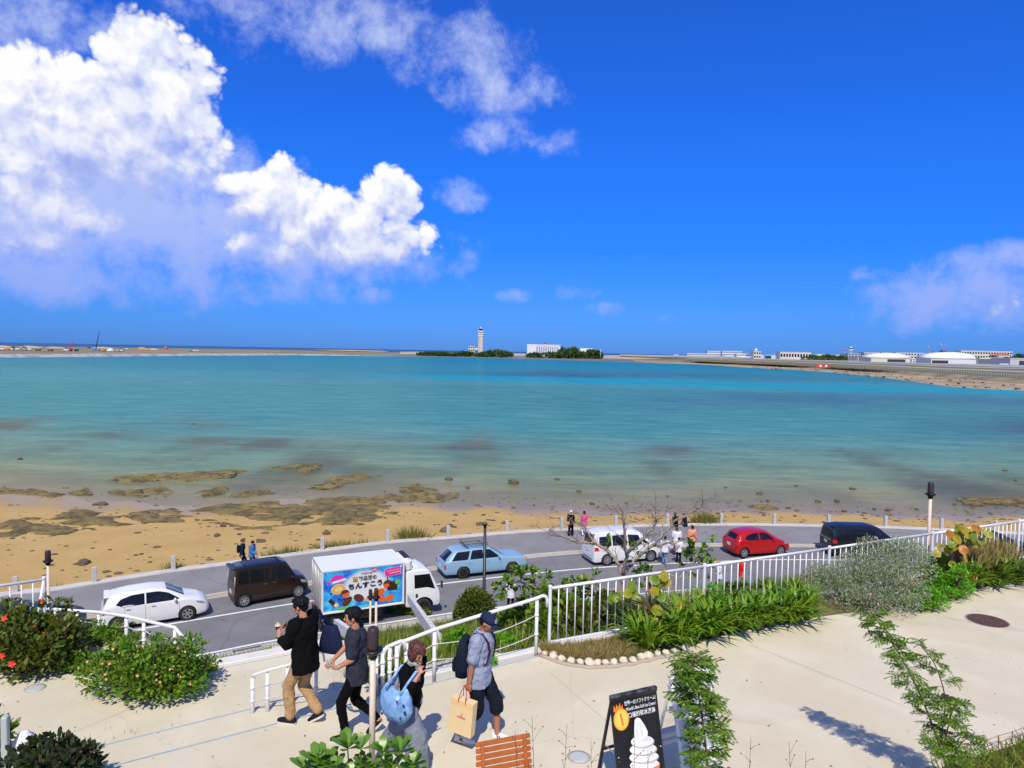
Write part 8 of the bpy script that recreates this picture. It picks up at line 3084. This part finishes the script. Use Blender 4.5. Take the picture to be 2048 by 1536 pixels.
MB().box((0, 0, .8), (4.6, 3, 1.4), bev=.3).build('tracks', TYRE, root)
MB().box((-.3, 0, 2.4), (4, 2.8, 1.9), bev=.2).build('house', mat('site_green', cols_['green'], .5), root)
MB().tube([(1.5, 0, 2.4), (4, 0, 5), (6, 0, 3)], .4, 6).build('arm', mat('site_green', cols_['green']), root)
p = P(221, 702.6, 2.25)
root = empty('site_tent', (p.x, p.y, 2.2), 0, 'white domed site tent right of the tall crane', 'tent')
MB().lathe([(4.6, 0), (4.5, 1.6), (3.2, 3.0), (1.2, 3.8), (.1, 4.0)], 20).build('canvas', mat('site_white', cols_['white'], .6), root)
p = P(332, 698, 2.25)
root = empty('site_hut', (p.x, p.y, 2.2), 0, 'red and white hut at the right end of the building site', 'hut')
MB().box((0, 0, 2), (9, 5, 4)).build('wall', mat('site_red', cols_['red']), root)
MB().box((0, 0, 4.6), (5, 4, 1.3)).build('roof', mat('site_white', cols_['white']), root)

# --- sand spit, islets
SU = list(range(800, 1321, 20))
SW = [(800, 714), (900, 714.5), (1000, 717), (1100, 720), (1200, 723), (1320, 727.5)]
ST1 = [(800, 708.5), (900, 709), (1000, 711), (1100, 713.5), (1200, 716.5), (1320, 720)]
sheet('tidal_flat', SU, (SW, ST1), (-1.25, -.4), MUD)
SX = [(800, 706.5), (840, 707), (900, 707), (1000, 708.5), (1100, 711), (1200, 714), (1320, 717)]
SY = [(800, 703.5), (840, 703.5), (900, 704.3), (1000, 706), (1100, 708), (1200, 710), (1320, 712)]
sheet('sand_spit', SU, (ST1, SX, SY), (-.5, .9, 1.2), SANDF)
L_HILL = leaf_mat('leaf_far_wood', (0.035, 0.085, 0.020), (0.085, 0.165, 0.035), (0.14, 0.20, 0.05))
for (u0, u1, vb, vt, lab, sd) in ((838, 912, 708, 704.6, 'low green thicket at the left end of the islet', 1), (900, 965, 709, 704.2, 'low green thicket at the foot of the control tower', 2), (960, 1032, 710, 701, 'rounded green thicket right of the control tower', 3), (1046, 1140, 714, 704.5, 'low green thicket in front of the white factory', 4), (1108, 1172, 716, 693.5, 'highest wooded knoll right of the white factory', 5), (1150, 1212, 716, 698.5, 'lower wooded knoll at the right end of the islet', 6)):
 d_ = 1500
 a, b = Q(u0, vb, d_), Q(u1, vb, d_)
 tz = Q((u0 + u1) / 2, vt, d_).z
 w_, h_ = (b - a).length, tz - 1
 cl = []
 rr = random.Random(sd)
 for k in range(12):
  f = rr.random()
  hh_ = h_ * (1 - (2 * f - 1) ** 2 * .65) * rr.uniform(.7, 1.0)
  cl.append(((f - .5) * w_ * .86, rr.uniform(-14, 14), hh_ * .35, w_ * .12, 12, hh_ * .62))
 root = bush('wooded_knoll', lab, Vector(((a.x + b.x) / 2, d_, .8)), cl, 2600, 3.6, L_HILL, 'thicket', None, T_OVAL, .3, None, False, shell=.8)

# --- control tower
d_ = 2000
tb = Q(961, 703.5, d_)
S_ = d_ / FPX
root = empty('control_tower', (tb.x, tb.y, 1.0), 0, 'tall pale airport control tower with dark cab and white dome', 'tower')
TWC = mat('tower_cream', (0.62, 0.55, 0.44), .8, var=.06, scale=.05)
TWW = mat('tower_white', (0.72, 0.71, 0.68), .7)
z_of = lambda v: Q(961, v, d_).z - 1.0
sh_ = MB()
sh_.box((0, 0, z_of(672) / 2), (9.4 * S_, 9 * S_, z_of(672)), bev=1.2)
sh_.build('shaft', TWC, root)
MB().box((-2.5 * S_, -4.6 * S_, z_of(672) * .5), (.8 * S_, .6, z_of(672) * .94)).build('slot', mat('slot_grey', (0.42, 0.38, 0.31), .9), root)
for v0, v1, w_, m_ in ((675, 672.5, 8.6, GLASS), (672.5, 669.6, 10.8, TWW), (669.6, 668.6, 9.6, GLASS), (668.6, 665.9, 10.8, TWW), (665.9, 664.8, 9.6, GLASS), (664.8, 661.3, 10.6, TWC)):
 MB().box((0, 0, (z_of(v0) + z_of(v1)) / 2), (w_ * S_, w_ * S_ * .95, z_of(v1) - z_of(v0)), bev=.5).build('storey', m_, root)
MB().lathe([(3.4 * S_, z_of(661.3)), (4.2 * S_, z_of(658.6)), (3.4 * S_, z_of(658.0)), (2.2 * S_, z_of(657.6))], 16).build('cab', mat('cab_glass', (0.02, 0.025, 0.03), .1), root)
MB().lathe([(1.4 * S_, z_of(657.8)), (1.9 * S_, z_of(656.4)), (1.3 * S_, z_of(655)), (.1, z_of(654.4))], 16).build('dome', TWW, root)

def block(name, label, u0, u1, vb, vt, d_, dep, m_, cat='building', roof=None, roofm=None, rows=0, door=None, z0=None, rz=0.0, extra=None, group=None):
 """far building: its base at survey row vb, eaves at vt"""
 a, b = Q(u0, vb, d_), Q(u1, vb, d_)
 c = (a + b) / 2
 w_ = (b - a).length
 zb = z0 if z0 is not None else ZG - .2
 h_ = Q((u0 + u1) / 2, vt, d_).z - zb
 root = empty(name, (c.x, c.y + dep / 2, zb), rz, label, cat, group)
 MB().box((0, 0, h_ / 2), (w_, dep, h_)).build('wall', m_, root)
 if roof:
  kind, rh = roof
  if kind == 'arch':
   prof_ = [(w_ * .51 * math.cos(t), h_ + rh * math.sin(t)) for t in (math.pi * k / 14 for k in range(15))]
  elif kind == 'gable':
   prof_ = [(w_ * .52, h_), (0, h_ + rh), (-w_ * .52, h_)]
  else:
   prof_ = [(w_ * .515, h_ - .1), (w_ * .515, h_ + rh), (-w_ * .515, h_ + rh), (-w_ * .515, h_ - .1)]
  mbx = MB()
  mbx.prism(prof_, -dep * .51, dep * .51, 0, Matrix.Rotation(R(90), 4, 'X'), kind == 'arch')
  mbx.build('roof', roofm or m_, root)
 for r_ in range(rows):
  zz = h_ * (r_ + .55) / rows
  nn = max(3, int(w_ / 9))
  wm = MB().box((0, 0, 0), (w_ / nn * .62, .5, h_ / rows * .42)).mesh('window', GLASS)
  for k in range(nn):
   o = mesh_obj('window', wm, root)
   o.location = ((k + .5) / nn * w_ - w_ / 2, -dep / 2 - .05, zz)
 if door:
  f0, f1, hh_ = door
  MB().box(((f0 + f1 - 1) / 2 * w_, -dep / 2 - .15, h_ * hh_ / 2), ((f1 - f0) * w_, .5, h_ * hh_)).build('door', mat('hangar_dark', (0.035, 0.035, 0.04), .8), root)
 if extra:
  extra(root, w_, h_, dep)
 return root

CREAMW = mat('cream_wall', (0.62, 0.58, 0.48), .8, var=.06, scale=.04)
WHITEW = mat('far_white_wall', (0.74, 0.74, 0.72), .7)
BLUEW = mat('bluish_wall', (0.50, 0.56, 0.66), .7)
BLUER = mat('blue_roof', (0.05, 0.30, 0.62), .6)
GREYW = mat('grey_wall', (0.46, 0.46, 0.46), .8)
GREENW = mat('green_grey_wall', (0.30, 0.42, 0.42), .7)
REDR = mat('red_roof', (0.50, 0.17, 0.11), .8)
block('annex_building', 'small cream block left of the control tower', 937, 949.5, 703.5, 692.2, 2000, 16, CREAMW, z0=1.0, rows=3)
block('link_bridge', 'white link between the small block and the control tower', 949.5, 956.5, 699, 696.4, 2000, 6, TWW, z0=Q(950, 699, 2000).z)
fz = lambda r_, w_, h_, dep: [MB().box((-w_ / 2 + w_ * (.30 + .068 * k), -dep / 2 - .25, h_ * .48), (w_ * .016, .6, h_ * .74)).build('slot_window', GLASS, r_) for k in range(10)]
block('white_factory', 'long white factory with dark vertical window slots on the islet', 1054.5, 1120, 706, 690, 1750, 40, mat('factory_white', (0.66, 0.68, 0.74), .7), roof=('flat', 1.2), roofm=WHITEW, z0=1.0, extra=fz)
block('factory_wing', 'bright white gable wing at the left end of the factory', 1054, 1072, 706, 690.6, 1735, 16, WHITEW, z0=1.0, roof=('gable', 3))
block('factory_wing', 'low white wing right of the factory behind the knoll', 1121, 1142, 706, 697.5, 1760, 30, WHITEW, z0=1.0)
block('factory_wing', 'white roof showing between the two knolls', 1160, 1186, 706, 696.5, 1760, 30, WHITEW, z0=1.0)

def mast(label, u, vb, vt, d_, m1, m2, z0):
 a = Q(u, vb, d_)
 root = empty('lattice_mast', (a.x, a.y, z0), 0, label, 'mast')
 h_ = Q(u, vt, d_).z - z0
 s_ = d_ / FPX
 for k in range(5):
  z0_, z1_ = h_ * k / 5, h_ * (k + 1) / 5
  b = MB()
  for sx in (-1, 1):
   for sy in (-1, 1):
    b.tube([(sx * s_ * (.9 - .12 * k), sy * s_ * .8, z0_), (sx * s_ * (.78 - .12 * k), sy * s_ * .7, z1_)], .28, 4)
  b.tube([(-s_ * .9, 0, z0_), (s_ * .8, 0, z1_)], .22, 4)
  b.tube([(s_ * .9, 0, z0_), (-s_ * .8, 0, z1_)], .22, 4)
  b.build('section', m2 if (k % 2 == 0 or k == 4) and k > 2 else m1, root)
 MB().lathe([(1.3 * s_, h_ * .86), (1.6 * s_, h_ * .95), (.8 * s_, h_)], 10).build('head', m2, root)

MW, MR = mat('mast_white', (0.7, 0.7, 0.7), .6), mat('mast_red', (0.65, 0.06, 0.05), .6)
mast('red-topped lattice mast in front of the white factory', 1090, 706, 682.5, 1700, MW, MR, 1.0)
a = Q(1201, 713, 1400)
root = empty('white_pole', (a.x, a.y, 0), 0, 'thin white pole at the right end of the islet', 'pole')
MB().lathe([(.45, 0), (.35, Q(1201, 698.5, 1400).z)], 8).build('pole', MW, root)

# --- airfield on the right
RU = list(range(1240, 2501, 20))
W1 = [(1240, 722.5), (1330, 727), (1400, 729), (1480, 734.5), (1560, 738.5), (1650, 744), (1700, 749), (1780, 757.5), (1850, 767.5), (1900, 774.5), (1950, 778.5), (2048, 782), (2500, 800)]
W2 = [(1240, 720.5), (1330, 723.5), (1400, 725.5), (1480, 729.5), (1560, 733), (1650, 738), (1700, 741), (1780, 746.5), (1850, 752), (1900, 756), (1950, 760), (2048, 768), (2500, 795)]
W3 = [(1240, 718), (1330, 720), (1500, 727), (1640, 733), (1700, 736.5), (1800, 742), (1900, 748), (2048, 758), (2500, 786)]
W4 = [(1240, 713), (1330, 716), (1500, 721.5), (1700, 729), (1900, 739), (2048, 744.5), (2500, 760)]
W5 = [(1240, 711), (1330, 713.5), (1500, 717.5), (1700, 723), (1900, 730), (2048, 734.5), (2500, 748)]
W6 = [(1240, 710), (1330, 711.8), (1500, 715.2), (1700, 719.2), (1900, 723.2), (2048, 726.2), (2500, 735)]
sheet('airport_beach', RU, (W1, W2), (-1.3, .4), mat('airport_sand', (0.42, 0.32, 0.18), .95, col2=(0.28, 0.21, 0.12), scale=.04, var=.2))
sheet('airport_bank', RU, (W2, W3), (.4, ZG), ROCKF)
sheet('airfield', RU, (W3, W4), (ZG, ZG), AGRASS)
sheet('taxiway', RU, (W4, W5), (ZG, ZG), APRON)
sheet('apron', RU, (W5, W6, [(1240, 708.6), (2500, 731.5)]), (ZG, ZG, ZG), APRON)
for nm, f0, f1, m_ in (('runway_verge', .25, .62, AGRASS), ('runway_verge', .80, .95, AGRASS)):
 rows_ = []
 for f in (f0, f1):
  rows_.append([P(u, interp(W4, u) + (interp(W5, u) - interp(W4, u)) * f, ZG + .05) for u in RU])
 strip(nm, rows_, m_)
# dark rocks at the foot of the bank
rb_ = MB()
for i in range(150):
 u = rnd.uniform(1480, 2080)
 f = rnd.choice((rnd.gauss(.5, .12), rnd.gauss(.72, .2), rnd.gauss(.15, .08)))
 v = interp(W1, u) + (interp(W3, u) - interp(W1, u)) * max(.02, min(.95, f))
 p = P(u, v, .3)
 s = rnd.uniform(.25, .65)
 rb_.add([(p.x + s * 1.6 * q.x, p.y + s * q.y, .2 + s * .6 * q.z) for q in iv], jf, 0)
tag(rb_.build('shore_rocks', mat('far_dark_rock', (0.06, 0.05, 0.035), .9)), 'dark rocks strewn along the airport bank', 'rocks', kind='stuff')
# perimeter fence
f0_ = P(1672, 734.5, ZG)
root = empty('perimeter_fence', f0_, 0, 'long pale perimeter fence along the airport bank', 'fence')
fpts = [P(u, interp(W3, u) - .3, ZG) for u in range(1672, 2090, 5)]
pmf = MB().box((0, 0, 1.1), (.35, .25, 2.2)).mesh('post', mat('fence_post', (0.55, 0.54, 0.48), .8))
for p in fpts:
 o = mesh_obj('post', pmf, root)
 o.location = p - f0_
for z_ in (.5, 1.2, 2.0):
 MB().tube([p - f0_ + Vector((0, 0, z_)) for p in fpts], .07, 4).build('wire', mat('fence_wire', (0.40, 0.40, 0.34), .8), root)
block('marker_board', 'low red and white marker board at the runway end', 1632, 1660, 733.8, 729.4, P(1645, 734, ZG).y, 1, MR, 'board', extra=lambda r_, w_, h_, dp: [MB().box((x * w_, -.6, h_ / 2), (w_ * .16, .3, h_ * .8)).build('white_mark', MW, r_) for x in (-.18, .22)])

def dep_at(u, v):
 return P(u, v, ZG).y

B = [('terminal_building', 'low white terminal wing at the left end of the airport', 1374, 1432, 711.5, 707, 1, WHITEW, ('flat', 1), None, 1, None),
     ('terminal_building', 'white terminal hall with a stepped roof, left of the taller hall', 1414, 1441, 711.5, 702.5, 2, WHITEW, ('flat', 5), CREAMW, 2, None),
     ('terminal_building', 'tallest white terminal hall with dark glazing', 1444, 1484, 712, 702.5, 2, WHITEW, ('flat', 5), CREAMW, 2, None),
     ('terminal_building', 'white terminal block right of the tallest hall', 1473, 1499, 713.5, 707.5, 1, WHITEW, ('flat', 1), None, 1, None),
     ('radar_building', 'cream building carrying a white radar dome', 1507, 1522, 713, 703, 3, CREAMW, ('flat', 1), None, 2, None),
     ('hangar', 'small bluish hangar with an open dark door at the left of the row', 1502, 1528, 716.8, 709.2, 1, BLUEW, ('gable', 4), BLUER, 0, (.05, .45, .7)),
     ('hangar', 'bluish hangar with a bright blue roof, left of two', 1529, 1566, 717.4, 710, 1, BLUEW, ('gable', 6), BLUER, 0, (.02, .36, .8)),
     ('hangar', 'bluish hangar with a bright blue roof, right of two', 1567, 1601, 717.8, 710, 1, BLUEW, ('gable', 6), BLUER, 0, (.05, .42, .8)),
     ('hangar', 'white hangar with a low dark door next to the blue roofs', 1598, 1629, 718.4, 711.4, 1, WHITEW, ('gable', 5), CREAMW, 0, (.02, .42, .5)),
     ('hangar', 'white hangar with a wide dark door in the middle of the row', 1629, 1667, 719.2, 711.4, 1, WHITEW, ('gable', 6), CREAMW, 0, (.0, .48, .5)),
     ('hangar', 'plain white hangar left of the old tower', 1668, 1694, 719.6, 711, 1, WHITEW, ('gable', 3), CREAMW, 1, None),
     ('office_block', 'grey office block below the old round tower', 1696, 1721, 721, 707.5, 1, GREYW, ('flat', 1), CREAMW, 4, None),
     ('hangar', 'grey hangar with a dark door right of the office block', 1716, 1742, 721.6, 714.5, 1, CREAMW, ('flat', 1), GREYW, 0, (.05, .8, .8)),
     ('hangar', 'cream arched hangar with a wide dark door', 1742, 1820, 724, 716.5, 1, CREAMW, ('arch', 13), mat('cream_roof', (0.70, 0.67, 0.55), .6), 0, (.42, .88, .75)),
     ('shed', 'low pale sheds between the two arched hangars', 1824, 1862, 724.8, 718.8, 1, WHITEW, ('flat', 1), None, 2, None),
     ('hangar', 'large white arched hangar with a dark door', 1862, 1952, 727.2, 718, 1, mat('hangar_pale', (0.62, 0.64, 0.60), .7), ('arch', 15), WHITEW, 0, (.02, .38, .65)),
     ('shed', 'low pale shed right of the large arched hangar', 1955, 1990, 727.2, 719.5, 1, CREAMW, ('flat', 1), GREYW, 1, (.1, .5, .4)),
     ('hangar', 'pale hangar with a tall grey door near the right edge', 1990, 2022, 728.8, 718.5, 1, CREAMW, ('gable', 4), CREAMW, 0, (.15, .7, .7)),
     ('hangar', 'grey hangar with a dark door at the right edge', 2020, 2110, 730.5, 718.5, 1, GREYW, ('flat', 2), GREYW, 0, (.2, .6, .7)),
     ('apartment_block', 'long grey block behind the hangars, left of the cream hotel', 1728, 1784, 716, 705.5, 4, GREYW, ('flat', 1), CREAMW, 2, None),
     ('apartment_block', 'long cream hotel-like block with window rows behind the arched hangars', 1792, 1868, 718, 706.5, 4, CREAMW, ('flat', 1.5), None, 3, None),
     ('apartment_block', 'long cream block on the rise at the upper right', 1922, 2024, 716, 702.8, 5, CREAMW, ('flat', 1.5), None, 3, None),
     ('house', 'house with a red hipped roof at the upper right', 1997, 2022, 719, 711, 3, CREAMW, ('gable', 7), REDR, 1, None),
     ('apartment_block', 'low cream building left of the old round tower', 1560, 1622, 713, 704.5, 5, CREAMW, ('flat', 1), GREYW, 1, None)]
for (nm, lab, u0, u1, vb, vt, lay, m_, roof, rm_, rows_n, door) in B:
 d_ = dep_at((u0 + u1) / 2, vb if lay <= 2 else hz((u0 + u1) / 2) + 5.6) * (1.0 + .05 * (lay - 1))
 if lay > 2:
  d_ = dep_at((u0 + u1) / 2, hz((u0 + u1) / 2) + 6.4) * (1.0 + .04 * lay)
 block(nm, lab, u0, u1, vb, vt, d_, 60 if lay <= 2 else 40, m_, roof=roof, roofm=rm_, rows=rows_n, door=door)
# dome and old tower
for (nm, lab, u, vb, vt, d_) in (('radar_dome', 'white ball radar dome on the cream building', 1512, 703.4, 695.5, dep_at(1512, hz(1512) + 6.4) * 1.12),):
 p = Q(u, vb, d_ + 15)
 s_ = d_ / FPX
 root = empty(nm, p - Vector((0, 0, 2)), 0, lab, 'radar dome')
 MB().lathe([(1.4 * s_, 0), (1.4 * s_, 3.0 * s_)], 12).build('base', TWW, root)
 MB().ell((0, 0, 4.6 * s_), 3.0 * s_, 18, 12).build('ball', TWW, root)
d_ = dep_at(1708, 721) + 20
p = Q(1701.5, 708, d_)
s_ = d_ / FPX
root = empty('old_control_tower', p, 0, 'short white round control tower on the grey office block', 'tower')
MB().lathe([(2.6 * s_, -2), (2.4 * s_, 7 * s_), (2.6 * s_, 7.2 * s_)], 16).build('shaft', TWW, root)
MB().lathe([(4.6 * s_, 7.2 * s_), (4.8 * s_, 9 * s_), (3.6 * s_, 9.4 * s_)], 16).build('gallery', TWW, root)
MB().lathe([(3.4 * s_, 9.4 * s_), (4.2 * s_, 11.2 * s_), (3.8 * s_, 11.6 * s_)], 16).build('cab', mat('cab_glass', (0.02, 0.025, 0.03)), root)
MB().ell((0, 0, 12.6 * s_), (2.6 * s_, 2.6 * s_, 2.0 * s_), 14, 8).build('dome', TWW, root)
mast('red and white lattice mast left of the old round tower', 1688, 719, 698.5, dep_at(1688, 720), MW, MR, ZG)
# wooded rises behind the airport
for (u0, u1, vb, vt, lab, sd) in ((1838, 1928, 717, 700.5, 'dark wooded rise behind the large arched hangar', 31), (1945, 2030, 722, 711, 'green trees in front of the block at the upper right', 32), (1600, 1700, 716, 707.5, 'low distant trees behind the white hangars', 33), (2010, 2120, 718, 704, 'dark trees at the right edge of the airport', 34), (1728, 1800, 714, 706.5, 'low distant trees behind the grey office block', 35)):
 d_ = dep_at((u0 + u1) / 2, hz((u0 + u1) / 2) + 6.0)
 a, b = Q(u0, vb, d_), Q(u1, vb, d_)
 w_, h_ = (b - a).length, Q((u0 + u1) / 2, vt, d_).z - ZG
 cl = []
 rr = random.Random(sd)
 for k in range(16):
  f = rr.random()
  hh_ = h_ * (1 - (2 * f - 1) ** 2 * .5) * rr.uniform(.65, 1.0)
  cl.append(((f - .5) * w_ * .9, rr.uniform(-14, 14), hh_ * .35, w_ * .08, 14, hh_ * .62))
 bush('distant_wood', lab, Vector(((a.x + b.x) / 2, d_, ZG - 1)), cl, 2600, 4.2, L_HILL, 'wood', None, T_OVAL, .3, None, False, shell=.8)
# cranes and aircraft
for (u, vb, ut, vt, lab) in ((1892, 700, 1880, 686, 'red and white tower crane above the wooded rise'), (1862, 702, 1856, 692, 'small pale tower crane left of the larger crane')):
 d_ = dep_at(u, hz(u) + 5.5)
 a, b = Q(u, vb, d_), Q(ut, vt, d_)
 root = empty('tower_crane', (a.x, a.y, ZG), 0, lab, 'crane')
 s_ = d_ / FPX
 MB().box((0, 0, (a.z - ZG) / 2 + 2), (.7 * s_, .7 * s_, a.z - ZG + 4)).build('mast', MR, root)
 MB().tube([(3 * s_, 0, a.z - ZG - 2), (0, 0, a.z - ZG), ((b.x - a.x) * .5, 0, (a.z + b.z) / 2 - ZG)], .35 * s_, 5).build('jib_foot', MR, root)
 MB().tube([((b.x - a.x) * .5, 0, (a.z + b.z) / 2 - ZG), (b.x - a.x, 0, b.z - ZG)], .35 * s_, 5).build('jib', MW, root)

def aircraft(label, u, v, L_, rz):
 p = P(u, v, ZG)
 root = empty('airliner', p, rz, label, 'aircraft')
 r_ = L_ * .055
 MB().tube([(-L_ * .5, 0, r_ * 2.6), (-L_ * .42, 0, r_ * 2.2), (-L_ * .2, 0, r_ * 2), (L_ * .36, 0, r_ * 2), (L_ * .46, 0, r_ * 1.9), (L_ * .5, 0, r_ * 1.7)], [r_ * .3, r_ * .7, r_, r_, r_ * .75, r_ * .2], 12).build('fuselage', WHITEW, root)
 MB().prism([(-L_ * .5, r_ * 2.4), (-L_ * .38, r_ * 2.6), (-L_ * .46, r_ * 6), (-L_ * .52, r_ * 6)], -.25, .25, 0, Matrix.Rotation(R(90), 4, 'X')).build('tail_fin', mat('fin_blue', (0.10, 0.20, 0.55), .5), root)
 for sd in (-1, 1):
  MB().prism([(L_ * .08, sd * r_ * .6), (-L_ * .06, sd * r_ * .6), (-L_ * .16, sd * L_ * .45), (-L_ * .12, sd * L_ * .45)][::sd], r_ * 1.5, r_ * 1.7).build('wing', WHITEW, root)
  MB().lathe([(r_ * .3, -L_ * .04), (r_ * .45, 0), (r_ * .42, L_ * .05)], 10, 0, (0, 0, 0), True, Matrix.Translation((0, sd * L_ * .16, r_ * 1.1)) @ Matrix.Rotation(R(90), 4, 'Y')).build('engine', GREYMETAL, root)
  MB().lathe([(r_ * .3, -.2), (r_ * .3, .2)], 8, 0, (0, 0, 0), False, Matrix.Translation((-L_ * .05, sd * r_ * .8, r_ * .3)) @ Matrix.Rotation(R(90), 4, 'X')).build('wheel', TYRE, root)
 MB().tube([(L_ * .36, 0, 0), (L_ * .36, 0, r_ * 1.5)], r_ * .12, 6).build('nose_gear', GREYMETAL, root)
 return root

aircraft('white airliner parked in front of the small bluish hangar', 1490, 717.2, 40, 2.6)
aircraft('white airliner among the tails at the left end of the airport', 1352, 711.6, 44, .3)
aircraft('white airliner parked before the low terminal wing', 1392, 712.4, 44, .1)
aircraft('white airliner parked before the tallest terminal hall', 1460, 714.2, 46, 3.0)
aircraft('small white aircraft taxiing near the right edge', 2008, 731, 20, .2)
